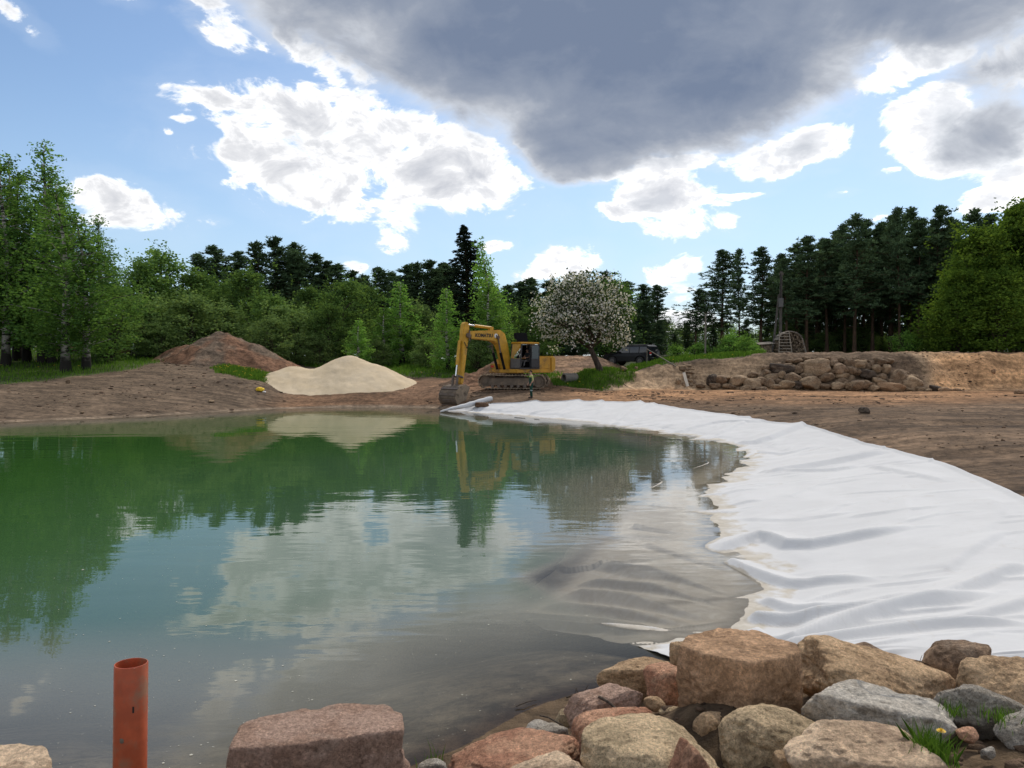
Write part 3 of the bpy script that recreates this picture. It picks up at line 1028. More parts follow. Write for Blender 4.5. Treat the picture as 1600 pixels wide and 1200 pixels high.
# ------------------------------------------------------------------ the white sheet round the pond
FOLDS = [  # pixel polyline, height, width near side, width far side
    ([(1118, 849), (1185, 832), (1260, 827), (1442, 818)], .20, .30, .40), ([(1135, 860), (1230, 868), (1385, 882)], .16, .28, .35),
    ([(1164, 949), (1290, 930), (1437, 937)], .18, .26, .35), ([(1172, 966), (1225, 972), (1351, 950), (1480, 935), (1577, 930)], .24, .34, .45),
    ([(1200, 991), (1329, 994), (1458, 990), (1640, 1000)], .17, .25, .3), ([(1186, 921), (1315, 925), (1458, 914)], .13, .22, .3),
    ([(1440, 938), (1520, 915), (1610, 888)], .16, .3, .4), ([(1500, 982), (1560, 968), (1640, 940)], .14, .25, .3),
    ([(1200, 721), (1315, 714), (1400, 709)], .20, .5, .6), ([(1182, 732), (1300, 727), (1350, 722)], .12, .35, .45), ([(1358, 727), (1422, 745), (1487, 763)], .10, .3, .5),
    ([(1476, 886), (1512, 864), (1575, 838)], .08, .25, .4), ([(1545, 790), (1562, 812), (1525, 850)], .05, .25, .4), ([(1415, 780), (1418, 800), (1410, 815)], .05, .2, .3),
    ([(944, 660), (980, 650), (1019, 640)], .2, .7, .8), ([(962, 660), (1000, 650), (1030, 645)], .2, .6, .8), ([(1056, 672), (1120, 667), (1206, 662)], .16, .5, .7), ([(1146, 688), (1200, 676), (1264, 667)], .2, .6, .8),
    ([(1100, 681), (1160, 670), (1190, 662)], .12, .4, .6), ([(800, 645), (850, 638), (905, 632)], .16, .7, .9), ([(860, 650), (905, 641), (935, 634)], .15, .6, .8), ([(1180, 700), (1230, 692), (1290, 690)], .10, .35, .5),
    ([(1150, 800), (1260, 792), (1330, 770)], .05, .25, .4), ([(1230, 760), (1290, 745), (1330, 738)], .04, .2, .4),
    ([(785, 935), (900, 965), (1040, 995)], .14, .25, .3), ([(880, 905), (1000, 940), (1120, 975)], .16, .25, .35), ([(925, 868), (1060, 905), (1180, 950)], .18, .22, .3), ([(960, 880), (1080, 910), (1150, 925)], .12, .2, .3),
    ([(800, 950), (930, 985), (1060, 1003)], .12, .15, .2), ([(845, 920), (960, 955), (1090, 990)], .14, .15, .25), ([(900, 890), (1040, 925), (1150, 962)], .14, .15, .2), ([(1000, 850), (1090, 880), (1200, 915)], .14, .15, .2),
    ([(985, 822), (1060, 838), (1120, 850)], .30, .13, .22), ([(940, 835), (1040, 845), (1100, 850)], .10, .2, .3), ([(1010, 790), (1080, 800), (1120, 800)], .10, .25, .35),
]


def build_sheet():
    ns, nt = 760, 230
    q = np.linspace(0, 1, ns)
    s = 1 - (1 - q) ** 1.75            # denser towards the near end
    s = s / s[-1]
    tt = np.linspace(0, 1, nt)
    O, I = curve_at(OUTER, s), curve_at(INNER, s)
    E = curve_at(NEAR_END, tt)          # t = 0 inner, 1 outer
    A = np.array(INNER[0]) * (1 - tt)[:, None] + np.array(OUTER[0]) * tt[:, None]
    S, T = s[:, None, None], tt[None, :, None]
    c00, c01, c10, c11 = np.array(INNER[0]), np.array(OUTER[0]), np.array(INNER[-1]), np.array(OUTER[-1])
    XY = (1 - T) * I[:, None] + T * O[:, None] + (1 - S) * A[None] + S * E[None] - ((1 - S) * (1 - T) * c00 + (1 - S) * T * c01 + S * (1 - T) * c10 + S * T * c11)
    x, y = XY[..., 0].ravel(), XY[..., 1].ravel()
    edge = np.broadcast_to((1 - T) ** 3, XY.shape[:2] + (1,)).ravel()
    x, y = x + edge * 0.45 * fbm2(x * 0.5, y * 0.5, 4, 55), y + edge * 0.45 * fbm2(x * 0.5, y * 0.5, 4, 56)
    base = land(x, y, False)
    wetb = base
    base = np.where(base < 0, base * 0.5, base)
    near = 1 - sstep(y, 14, 26)
    rng = np.random.default_rng(8)
    z = base + 0.022 + 0.030 * sstep(wetb, -0.02, 0.12) + 0.022 * fbm2(x * 0.5, y * 0.5, 3, 61) + 0.012 * fbm2(x * 0.8 + 3, y * 2.0, 4, 66, 0.6) + 0.03 * (1 - near) * fbm2(x * 1.0, y * 1.2, 3, 63)

    def fold(pts, hgt, wn, wf, t0=0.22, t1=0.72):
        """height of one crease along a polyline: steep on the near side, sloping off behind"""
        best = np.full(x.shape, 1e9)
        along = np.zeros(x.shape)
        side = np.zeros(x.shape)
        lo, hi = pts.min(0) - 1.3 * wf, pts.max(0) + 1.3 * wf
        sel = np.nonzero((x > lo[0]) & (x < hi[0]) & (y > lo[1]) & (y < hi[1]))[0]
        out = np.zeros(x.shape)
        if len(sel) == 0:
            return out
        X_, Y_ = x[sel], y[sel]
        best, along, side = best[sel], along[sel], side[sel]
        for i in range(len(pts) - 1):
            a, b = pts[i], pts[i + 1]
            e = b - a
            u = np.clip(((X_ - a[0]) * e[0] + (Y_ - a[1]) * e[1]) / (e @ e + 1e-12), 0, 1)
            dx, dy = X_ - a[0] - u * e[0], Y_ - a[1] - u * e[1]
            dd = np.hypot(dx, dy)
            m = dd < best
            best = np.where(m, dd, best)
            along = np.where(m, (i + u) / (len(pts) - 1), along)
            side = np.where(m, np.sign(e[0] * dy - e[1] * dx) * np.sign(e[0] + 1e-9), side)
        wdt = np.where(side < 0, wn, wf)
        prof = np.clip(1 - best / wdt, 0, 1)
        prof = np.where(side < 0, prof, prof ** 1.35)
        out[sel] = hgt * prof * sstep(along, -0.02, t0) * (1 - sstep(along, t1, 1.0))
        return out

    wetf = np.zeros(x.shape)
    dryf = np.zeros(x.shape)
    for pl, hgt, wn, wf in FOLDS:
        wet = pl[-1][0] < 1125 and pl[-1][1] > 700 or pl[-1][1] > 900 and pl[-1][0] < 1215
        pts = curve_at([G(px, py, -0.1 if wet else (0.15 if px < 1200 else 0.42))[:2] for px, py in pl], np.linspace(0, 1, 12))
        if wet:
            wetf = np.maximum(wetf, fold(pts, hgt * 0.9, wn * 0.7, wf * 1.1))
        else:
            dryf = np.maximum(dryf, fold(pts, hgt * 0.72, wn * 0.48, wf * 1.3, 0.12))
    # many fine sharp creases, most of them running from the water up the bank
    for k in range(150):
        s_, t_ = 1 - (1 - rng.random()) ** 1.5, rng.uniform(0.30, 0.98)
        i_, j_ = int(s_ * (ns - 1)), int(t_ * (nt - 1))
        c = np.array([x[i_ * nt + j_], y[i_ * nt + j_]])
        sc = max(1.0, c[1] / 13.0)
        an = rng.normal(0.05, 0.22) if c[1] < 22 else rng.normal(0.75, 0.3)
        L = rng.uniform(0.5, 1.9) * (0.8 + 0.35 * sc)
        dv = np.array([math.cos(an), math.sin(an)]) * L / 2
        bend = np.array([-dv[1], dv[0]]) * rng.normal(0, 0.12)
        pts = curve_at([c - dv, c + bend, c + dv], np.linspace(0, 1, 6))
        dryf = np.maximum(dryf, fold(pts, rng.uniform(0.012, 0.045) * (0.7 + 0.4 * sc), 0.055 * sc, rng.uniform(0.12, 0.3) * sc, 0.3, 0.55))
    z = np.minimum(z + wetf, np.maximum(z, -0.022 + 0.0 * z))
    z = z + dryf
    # free edges curl up a little
    tcol = np.tile(tt[None], (ns, 1)).ravel()
    scol = np.tile(s[:, None], (1, nt)).ravel()
    z = z + 0.05 * sstep(tcol, 0.97, 1.0)
    endw = sstep(scol, 0.972, 1.0) * sstep(tcol, 0.35, 0.5)
    z = z + 0.05 * np.sin(PI * endw) - 0.03 * endw
    hem = sstep(scol, 0.970, 0.990) * sstep(tcol, 0.27, 0.46)
    z = z + hem * np.maximum(0.035 + 0.03 * fbm2(x * 3, y * 3, 3, 57) - z, 0)
    z = z + 0.10 * np.exp(-(tcol / 0.02) ** 2) * (wetb < -0.2)
    me = np_mesh('pond_liner_sheet', np.c_[x, y, z], grid_faces(ns, nt))
    o = link_mesh('pond_liner_sheet', me, M['fabric'], None, True)
    so = o.modifiers.new('thickness', 'SOLIDIFY')
    so.thickness = 0.006
    so.offset = -1
    return tag(o, 'wide wrinkled white fabric sheet laid along the pond edge and into water', 'pond liner')


build_sheet()

# the rolled end
_r = thing('fabric_roll', 'rolled-up end of white fabric lying beside the excavator bucket', 'fabric roll')
pA, pB = G(688, 644, 0.03), P(768, 628, 46.6)
pB[2] = ground_z(pB[0], pB[1]) + 0.2
mb = MB()
n = 22
pts = []
for i in range(n):
    t = i / (n - 1)
    p = pA * (1 - t) + pB * t
    pts.append((p[0], p[1], p[2] + 0.03 + 0.02 * math.sin(t * 9)))
mb.tube(pts, [0.04 + 0.115 * min(1, (i / (n - 1)) * 1.8) + 0.012 * math.sin(i * 1.7) for i in range(n)], 14)
mb.build('roll', M['fabric'], _r, True)
mb = MB()
e = Vector(pts[-1])
dv = (e - Vector(pts[-2])).normalized()
a = dv.orthogonal().normalized()
b = dv.cross(a)
sp = [e + dv * 0.006 + (a * math.cos(k * 0.5) + b * math.sin(k * 0.5)) * (0.015 + 0.003 * k) for k in range(40)]
mb.tube(sp, 0.006, 4)
mb.build('layers', M['grey_panel'], _r)

# ------------------------------------------------------------------ stones
_ICO = {}


def ico(sub):
    if sub not in _ICO:
        bm = bmesh.new()
        bmesh.ops.create_icosphere(bm, subdivisions=sub, radius=1.0)
        v = np.array([p.co[:] for p in bm.verts])
        f = np.array([[q.index for q in fa.verts] for fa in bm.faces])
        bm.free()
        _ICO[sub] = (v, f)
    return _ICO[sub]


def stone_mesh(name, seed, sub=4, planes=14, hard=9, amp=0.07, fineamp=0.02, extra=None):
    rng = np.random.default_rng(seed)
    v, f = ico(sub)
    nn = rng.normal(size=(planes, 3))
    nn /= np.linalg.norm(nn, axis=1)[:, None]
    dd = rng.uniform(0.72, 1.0, planes)
    ax = np.array([(1, 0, 0), (-1, 0, 0), (0, 1, 0), (0, -1, 0), (0, 0, 1), (0, 0, -1)], float)
    nn = np.r_[nn, ax]
    dd = np.r_[dd, np.full(6, 0.95)]
    if extra:
        for q in extra:
            k = np.array(q[:3], float)
            nn = np.r_[nn, [k / np.linalg.norm(k)]]
            dd = np.r_[dd, q[3]]
    g = np.clip((v @ nn.T) / dd, 0, None)
    r = 1.0 / (g ** hard).sum(1) ** (1.0 / hard)
    pit = fbm3(v * 5 + seed * 1.3, 4, seed + 8)
    r = r * (1 + amp * fbm3(v * 1.7 + seed * 0.37, 4, seed) + fineamp * fbm3(v * 7 + seed, 5, seed + 5, 0.6) - fineamp * 0.9 * sstep(pit, 0.1, 0.35))
    p = v * r[:, None]
    lo, hi = p.min(0), p.max(0)
    p = (p - (lo + hi) / 2) / ((hi - lo) / 2)
    return p, f


def place_stone(name, p, f, size, loc, rz, mat, tilt=(0, 0)):
    me = np_mesh(name, p * np.array(size), f)
    o = link_mesh(name, me, mat, None, True)
    o.location = loc
    o.rotation_euler = (tilt[0], tilt[1], rz)
    return o


def block_stone(name, outline, ztop, zbot, mat, seed, label, hard=26, amp=0.035, top_tilt=(0, 0), taper=0.06):
    """a hewn block: outline given at the height of its top face"""
    pts = np.array([G(a, b, ztop)[:2] for a, b in outline])
    c = pts.mean(0)
    cz = (ztop + zbot) / 2
    v, f = ico(6)
    N, D = [], []
    m = len(pts)
    area = 0.5 * sum(pts[i][0] * pts[(i + 1) % m][1] - pts[(i + 1) % m][0] * pts[i][1] for i in range(m))
    for i in range(m):
        a, b = pts[i], pts[(i + 1) % m]
        e = b - a
        nrm = np.array([e[1], -e[0]]) * (1 if area > 0 else -1)
        nrm = nrm / np.linalg.norm(nrm)
        d = (a - c) @ nrm
        if d <= 0.02:
            continue
        n3 = np.array([nrm[0], nrm[1], taper])
        n3 /= np.linalg.norm(n3)
        N.append(n3)
        D.append(d + taper * (ztop - cz) * 0.7)
    nt_ = np.array([top_tilt[0], top_tilt[1], 1.0])
    N.append(nt_ / np.linalg.norm(nt_))
    D.append(ztop - cz)
    N.append(np.array([0, 0, -1.0]))
    D.append(cz - zbot)
    N, D = np.array(N), np.array(D)
    g = np.clip((v @ N.T) / D, 0, None)
    r = 1.0 / (g ** hard).sum(1) ** (1.0 / hard)
    p = v * r[:, None]
    up = np.clip(v[:, 2] / np.linalg.norm(v, axis=1), 0, 1)
    rough = 1 - 0.55 * sstep(p[:, 2], (ztop - cz) * 0.8, (ztop - cz) * 0.97)
    disp = amp * fbm3(p * 4.2 + seed, 5, seed, 0.55) + 0.35 * amp * fbm3(p * 16 + seed, 4, seed + 3, 0.6)
    ch = fbm3(p * 7 + 11, 3, seed + 9)
    disp = disp - 0.5 * amp * sstep(ch, 0.15, 0.4)
    dirn = v.copy()
    p = p + dirn * (disp * rough)[:, None]
    me = np_mesh(name, p, f)
    o = link_mesh(name, me, mat, None, True)
    o.location = (c[0], c[1], cz)
    return tag(o, label, 'stone', 'stones on the near bank')


block_stone('stone_block', [(1128, 979), (1180, 983), (1246, 1003), (1253, 1018), (1215, 1029), (1172, 1036), (1100, 1022), (1060, 1007), (1072, 992)], 0.93, 0.12, RK['sandstone'], 3,
            'big flat-topped brown block like a stump, nearest the white sheet', 70, 0.05)
block_stone('stone_block', [(352, 1178), (372, 1128), (440, 1110), (545, 1096), (606, 1097), (631, 1112), (634, 1150), (560, 1160), (440, 1166)], 0.76, 0.02, RK['red'], 8,
            'massive flat-topped reddish block at the bottom edge, right of the orange pipe', 55, 0.055)
block_stone('stone_block', [(-90, 1168), (30, 1160), (72, 1166), (86, 1186), (70, 1215), (-80, 1230)], 0.66, 0.1, RK['greybrown'], 12,
            'grey flat-topped stone in the bottom left corner, left of the orange pipe', 45, 0.045)

# silhouettes of the loose stones: x0, y0, x1, y1 (px), centre height, stone, seed, hardness, depth ratio, yaw, tilt, label, extra planes
NEAR_STONES = [
    (700, 1158, 912, 1250, .42, 'pink', 21, 9, .75, .1, (0, -.12), 'flat pink slab at the bottom edge beside the shallow water', [(0, 0, 1, .6)]),
    (790, 1184, 930, 1262, .50, 'greybrown', 22, 8, .7, .0, (0, 0), 'low grey-brown stone in front of the flat pink slab', None),
    (818, 1131, 884, 1178, .24, 'white', 23, 7, .8, .3, (0, 0), 'small whitish rounded stone at the water beside the pink slab', None),
    (886, 1084, 1012, 1150, .34, 'red', 24, 20, .42, .28, (.1, -.22), 'angular brick-red slab with a stick lying on it', [(0, 0, 1, .6), (0, -1, .2, .7)]),
    (880, 1112, 1040, 1200, .42, 'pink', 25, 6, .55, .25, (0, -.25), 'long rounded pinkish-tan stone just below the brick-red slab', None),
    (905, 1138, 1128, 1262, .50, 'olive', 26, 7, .8, .0, (0, 0), 'broad rounded grey-tan boulder with a pale vein at the bottom', [(0, 0, 1, .75)]),
    (1040, 1166, 1118, 1250, .62, 'pink', 27, 16, .6, .5, (0, 0), 'pointed pink stone at the very bottom between two tan boulders', [(1, 0, .9, .62), (-1, 0, .9, .62)]),
    (1124, 1108, 1298, 1222, .52, 'olive', 28, 6, .85, -.2, (0, .08), 'large rounded tan boulder directly in front of the stump-like block', None),
    (1258, 1082, 1482, 1190, .56, 'blue', 29, 10, .6, -.12, (0, .1), 'blue-grey and white streaked boulder, behind the dandelion tuft', [(0, 0, 1, .72)]),
    (1226, 1140, 1450, 1262, .70, 'greybrown', 30, 12, .7, .05, (0, 0), 'broad grey-brown slab at the bottom edge left of the dandelion', [(0, -.2, 1, .62), (-.8, 0, 1, .8)]),
    (930, 1033, 1066, 1098, .20, 'tan', 31, 9, .5, .1, (0, -.05), 'pale tan stone at the water, left of the stump-like block', [(0, 0, 1, .7)]),
    (1010, 1046, 1078, 1108, .34, 'pink', 32, 10, .8, .2, (0, 0), 'small pink stone wedged against the left side of the stump-like block', None),
    (1046, 1004, 1092, 1050, .40, 'tan', 33, 7, .8, .0, (0, 0), 'small brown stone peeping out behind the left side of the block', None),
    (1250, 1020, 1490, 1140, .50, 'tan', 34, 9, .7, -.25, (0, .22), 'long sloping tan rock behind the blue-grey boulder', [(0, 0, 1, .7)]),
    (1294, 1008, 1410, 1062, .46, 'dark', 35, 11, .6, .1, (0, .1), 'dark peaked rock touching the hem of the white sheet', [(1, 0, 1.2, .75)]),
    (1446, 1008, 1550, 1082, .52, 'dark', 36, 8, .6, .0, (0, .05), 'rounded brown rock with a dark underside at the sheet hem', [(0, 0, 1, .7)]),
    (1524, 1036, 1680, 1140, .62, 'tan', 37, 6, .8, .2, (0, 0), 'big pale yellowish boulder at the right edge', None),
    (1460, 1076, 1610, 1160, .64, 'white', 38, 10, .6, -.1, (0, .18), 'rough whitish speckled rock right of the blue-grey boulder', None),
    (1570, 1112, 1680, 1180, .70, 'white', 39, 10, .7, .1, (0, 0), 'whitish speckled rock in the right corner above bare soil', None),
    (1240, 1014, 1304, 1052, .42, 'tan', 40, 8, .7, .1, (0, 0), 'tan stone right behind the stump-like block at the hem', None),
    (1240, 1034, 1290, 1082, .48, 'tan', 41, 7, .8, .4, (0, 0), 'rounded tan stone close to the right side of the block', None),
    (894, 1094, 932, 1118, .16, 'white', 42, 6, .8, .1, (0, 0), 'little pale stone with grass blades at the waterline', None),
    (868, 1112, 900, 1136, .14, 'olive', 43, 6, .8, .1, (0, 0), 'little grey-brown stone half sunk beside the brick-red slab', None),
    (650, 1190, 700, 1225, .24, 'white', 44, 6, .8, .1, (0, 0), 'small pale pebble at the bottom edge between red block and slab', None),
    (1400, 1030, 1470, 1062, .48, 'tan', 45, 9, .6, .1, (0, .1), 'small tan stone lying between two dark rocks below the hem', None),
    (1462, 1062, 1500, 1088, .52, 'tan', 61, 9, .7, .3, (0, 0), 'small tan stone above the rough whitish speckled rock', None),
    (1082, 1116, 1142, 1172, .50, 'tan', 71, 9, .8, .2, (0, 0), 'tan stone in the shade below the left front of the block', None),
    (1120, 1096, 1150, 1122, .46, 'tan', 62, 8, .8, .3, (0, 0), 'fist-sized tan stone at the left foot of the block', None),
    (1100, 1112, 1132, 1140, .44, 'pink', 63, 9, .8, .1, (0, 0), 'small pinkish stone above the broad grey-tan boulder', None),
    (1006, 1090, 1040, 1112, .34, 'tan', 64, 8, .8, .2, (0, 0), 'small tan stone between pink stone and brick-red slab', None),
    (1030, 1104, 1064, 1126, .38, 'olive', 65, 8, .8, .5, (0, 0), 'small grey-tan stone in dark soil left of the block', None),
    (1500, 1140, 1532, 1164, .66, 'pink', 66, 9, .8, .2, (0, 0), 'small pinkish stone on bare soil right of the dandelion', None),
    (1535, 1172, 1560, 1190, .66, 'white', 67, 7, .8, .2, (0, 0), 'pale pebble on bare soil in the right corner', None),
    (1210, 1176, 1246, 1206, .60, 'tan', 68, 8, .8, .2, (0, 0), 'small tan stone between the rounded boulder and the grey-brown slab', None),
    (1504, 1024, 1530, 1040, .58, 'tan', 69, 8, .8, .2, (0, 0), 'small stone at the hem left of the big pale boulder', None),
    (940, 1060, 968, 1080, .16, 'olive', 70, 8, .8, .2, (0, 0), 'small wet stone in front of the pale tan waterside stone', None),
    (1165, 1118, 1215, 1150, .56, 'dark', 46, 7, .8, .1, (0, 0), 'small dark stone in the soil at the foot of the block', None),
]
for (x0, y0, x1, y1, zc, mk, seed, hard, ratio, yaw, tilt, label, extra) in NEAR_STONES:
    c = G((x0 + x1) / 2, (y0 + y1) / 2, zc)
    dist = c[1]
    th = math.atan2(3 - zc, dist)
    a = (x1 - x0) / 2 * dist / FPX
    hp = (y1 - y0) / 2 * math.hypot(dist, 3 - zc) / FPX * math.cos(th) ** 0.5
    b = min(ratio * a, 0.85 * hp / math.sin(th))
    cc = max(0.10 * a, math.sqrt(max(1e-4, hp * hp - (b * math.sin(th)) ** 2)) / math.cos(th))
    p, f = stone_mesh('stone', seed, 6 if x1 - x0 > 110 else 5, 15, hard * 1.6, 0.13, 0.045, extra)
    o = place_stone('stone', p, f, (a * 1.02, b, cc), (c[0], c[1] + 0.02, zc), yaw, RK[mk], tilt)
    tag(o, label, 'stone', 'stones on the near bank')

# ------------------------------------------------------------------ heaps of sand and soil
def soilcol(n, c, seed, x, y, c2=None):
    col = np.tile(np.array(c), (n, 1))
    if c2 is not None:
        w = sstep(fbm2(x * 0.7, y * 0.7, 3, seed), -0.15, 0.35)[:, None]
        col = col * (1 - w) + np.array(c2) * w
    return col


def heap(name, label, cat, x0, x1, y0, y1, fn, mat, colour, colour2=None, step=0.12, rough=0.05, seed=1):
    xs, ys = np.arange(x0, x1, step), np.arange(y0, y1, step)
    X, Y = np.meshgrid(xs, ys, indexing='ij')
    g = land(X, Y, False)
    h = fn(X, Y) + rough * fbm2(X * 1.5, Y * 1.5, 5, seed, 0.6)
    z = h
    keep = (z > g - 0.25).ravel()
    z = np.maximum(z, g - 0.35)
    f = grid_faces(len(xs), len(ys))
    f = f[keep[f].any(1)]
    used = np.unique(f)
    re = np.full(X.size, -1)
    re[used] = np.arange(len(used))
    v = np.c_[X.ravel(), Y.ravel(), z.ravel()][used]
    o = link_mesh(name, np_mesh(name, v, re[f], {'soil': soilcol(len(used), colour, seed, v[:, 0], v[:, 1], colour2)}), mat, None, True)
    return tag(o, label, cat)


def smax(a, b, k):
    m = np.maximum(a, b)
    return m + np.log(np.exp((a - m) / k) + np.exp((b - m) / k)) * k


def cone(X, Y, ax, ay, z, sx, sy, rnd=0.6):
    r = np.sqrt(((X - ax) * sx) ** 2 + ((Y - ay) * sy) ** 2 + rnd ** 2) - rnd
    return z - r


def sand_fn(X, Y):
    a = cone(X, Y, -12.1, 57.2, 3.42, 0.50, 0.66, 0.28)
    b = cone(X, Y, -16.0, 56.7, 2.62, 0.42, 0.52, 0.3)
    c = cone(X, Y, -10.3, 56.6, 2.7, 0.50, 0.6, 0.35)
    return smax(smax(a, b, 0.12), c, 0.15)


heap('sand_pile', 'smooth pale beige sand pile behind the far shore of the pond', 'sand pile', -20.5, -5.5, 51.5, 62, sand_fn, M['sand'], (0.5, 0.4, 0.26), None, 0.12, 0.10, 4)


def mound_fn(X, Y):
    a = cone(X, Y, -24.2, 64.0, 5.45, 0.62, 0.7, 0.35)
    b = cone(X, Y, -21.6, 63.5, 4.35, 0.55, 0.7, 0.4)
    c = cone(X, Y, -27.5, 64.5, 4.2, 0.5, 0.75, 0.3)
    z = smax(smax(a, b, 0.15), c, 0.2)
    return z + 0.14 * fbm2(X * 0.9, Y * 0.9, 4, 12)


heap('dirt_mound', 'tall brown heap of earth behind the sand pile on the left bank', 'dirt mound', -36, -14, 58, 72, mound_fn, M['soil'], (0.21, 0.112, 0.066), (0.17, 0.122, 0.084), 0.14, 0.26, 7)


def spoil_fn(X, Y):
    z = smax(cone(X, Y, -1.1, 55.6, 2.95, 0.62, 0.7, 0.25), cone(X, Y, -3.0, 54.6, 2.0, 0.45, 0.6, 0.3), 0.1)
    return z + 0.16 * fbm2(X * 1.6, Y * 1.6, 4, 22)


heap('spoil_heap', 'rough heap of freshly dug reddish earth behind the excavator bucket', 'spoil heap', -6, 3.0, 52.6, 60, spoil_fn, M['soil'], (0.24, 0.135, 0.08), (0.15, 0.095, 0.06), 0.09, 0.24, 9)


def berm_fn(X, Y):
    z = 3.45 - np.abs(Y - 67.5) * 0.45 - np.clip(np.abs(X - 5.2) - 2.0, 0, 9) * 0.35
    return z + 0.1 * fbm2(X * 1.1, Y * 1.1, 4, 24)


heap('soil_berm', 'low ridge of pale orange soil behind the blossoming tree', 'soil ridge', 0.5, 13, 64, 71, berm_fn, M['soil'], (0.30, 0.185, 0.11), (0.22, 0.14, 0.09), 0.14, 0.08, 15)

# ------------------------------------------------------------------ boulder heap against the bank
HEAP = [  # in a close-up of the heap: x, y, w, h, stone, label (None = by row and rank)
    (805, 332, 140, 78, 'heap_pale', 'largest pale boulder, in the upper middle of the boulder heap'),
    (770, 420, 125, 62, 'heap_pale', 'wide pale cracked boulder at the foot of the heap, below the largest one'),
    (1332, 428, 92, 84, 'heap_pale', 'big round boulder at the right end of the boulder heap'),
    (1215, 448, 122, 48, 'heap_orange', 'flat orange boulder at the foot of the heap beside the round one'),
    (612, 342, 125, 48, 'heap_dark', 'long dark slab on the upper left of the boulder heap'),
    (226, 406, 44, 56, 'heap_dark', 'dark upright stone at the left end of the boulder heap'),
    (1472, 453, 64, 28, 'heap_dark', 'dark loose stone lying right of the round end boulder'),
    (1520, 461, 62, 28, 'heap_orange', 'reddish loose stone, outermost to the right of the heap'),
    (370, 410, 92, 52, 'heap_pale', None), (450, 426, 92, 52, 'heap_pale', None), (1262, 392, 84, 74, 'heap', None), (670, 396, 84, 54, 'heap', None),
    (1037, 323, 74, 50, 'heap_pale', None), (985, 315, 48, 52, 'heap', None), (990, 356, 58, 44, 'heap', None), (1160, 305, 66, 38, 'heap', None), (1135, 341, 58, 38, 'heap_pale', None),
    (1191, 346, 42, 48, 'heap_pale', None), (1085, 331, 38, 34, 'heap', None), (1106, 313, 38, 28, 'heap', None), (930, 346, 72, 58, 'heap', None), (945, 386, 64, 32, 'heap_pale', None),
    (880, 359, 38, 28, 'heap', None), (860, 390, 84, 44, 'heap', None), (775, 382, 84, 30, 'heap', None), (600, 415, 62, 28, 'heap', None), (640, 431, 82, 42, 'heap_pale', None), (555, 388, 84, 34, 'heap_pale', None),
    (611, 376, 42, 38, 'heap_pale', None), (525, 366, 42, 38, 'heap', None), (522, 339, 42, 26, 'heap', None), (1080, 371, 74, 44, 'heap_dark', None), (1030, 363, 42, 34, 'heap', None), (1150, 416, 62, 42, 'heap_pale', None),
    (1171, 389, 48, 34, 'heap', None), (1131, 391, 34, 26, 'heap', None), (990, 396, 48, 34, 'heap', None), (945, 413, 68, 30, 'heap', None), (920, 436, 92, 38, 'heap_pale', None), (852, 441, 54, 24, 'heap', None),
    (976, 433, 44, 34, 'heap_pale', None), (1030, 436, 84, 52, 'heap', None), (1088, 432, 64, 42, 'heap', None), (1118, 449, 54, 32, 'heap_pale', None), (572, 442, 58, 26, 'heap_pale', None), (500, 456, 64, 24, 'heap', None),
    (411, 451, 64, 30, 'heap_pale', None), (330, 441, 42, 24, 'heap', None), (300, 439, 38, 24, 'heap_pale', None), (236, 436, 54, 28, 'heap', None), (266, 407, 62, 48, 'heap', None), (294, 396, 52, 34, 'heap_pale', None),
    (158, 435, 46, 22, 'heap', None), (450, 377, 44, 28, 'heap', None), (492, 381, 38, 26, 'heap', None), (541, 421, 54, 42, 'heap', None), (496, 410, 62, 38, 'heap', None), (642, 326, 38, 24, 'heap', None),
    (683, 335, 34, 26, 'heap', None), (700, 299, 44, 22, 'heap', None), (742, 287, 38, 20, 'heap', None), (800, 285, 34, 16, 'heap', None), (861, 287, 34, 20, 'heap', None), (950, 291, 44, 24, 'heap', None),
    (1022, 287, 34, 20, 'heap', None), (722, 326, 48, 32, 'heap', None), (652, 301, 34, 20, 'heap', None), (1385, 458, 54, 28, 'heap_pale', None), (1425, 463, 28, 16, 'heap_pale', None),
    (1300, 456, 54, 32, 'heap_pale', None), (1341, 388, 48, 28, 'heap', None), (1580, 462, 44, 20, 'heap_orange', None), (900, 312, 40, 30, 'heap', None), (705, 350, 44, 34, 'heap', None), (830, 372, 36, 26, 'heap', None),
    (1212, 418, 50, 34, 'heap', None), (702, 432, 46, 40, 'heap_dark', None), (735, 385, 40, 30, 'heap', None), (1075, 300, 36, 22, 'heap', None), (770, 300, 34, 20, 'heap', None), (1210, 300, 40, 26, 'heap', None),
    (590, 320, 40, 22, 'heap', None), (560, 330, 34, 22, 'heap', None), (1300, 375, 40, 30, 'heap', None),
]
heap_meshes = []
for k in range(9):
    p, f = stone_mesh('boulder', 200 + k, 4, 13, 9 + (k % 3) * 5, 0.17, 0.06)
    heap_meshes.append((p, f))
ROWS = [('top', 0, 318), ('upper', 318, 362), ('middle', 362, 402), ('lower', 402, 430), ('bottom', 430, 999)]
row_members = {r[0]: [] for r in ROWS}
for h_ in HEAP:
    if h_[5] is None:
        for rn, a, b in ROWS:
            if a <= h_[1] < b:
                row_members[rn].append(h_)
for rn in row_members:
    row_members[rn].sort(key=lambda q: q[0])
_mesh_cache = {}
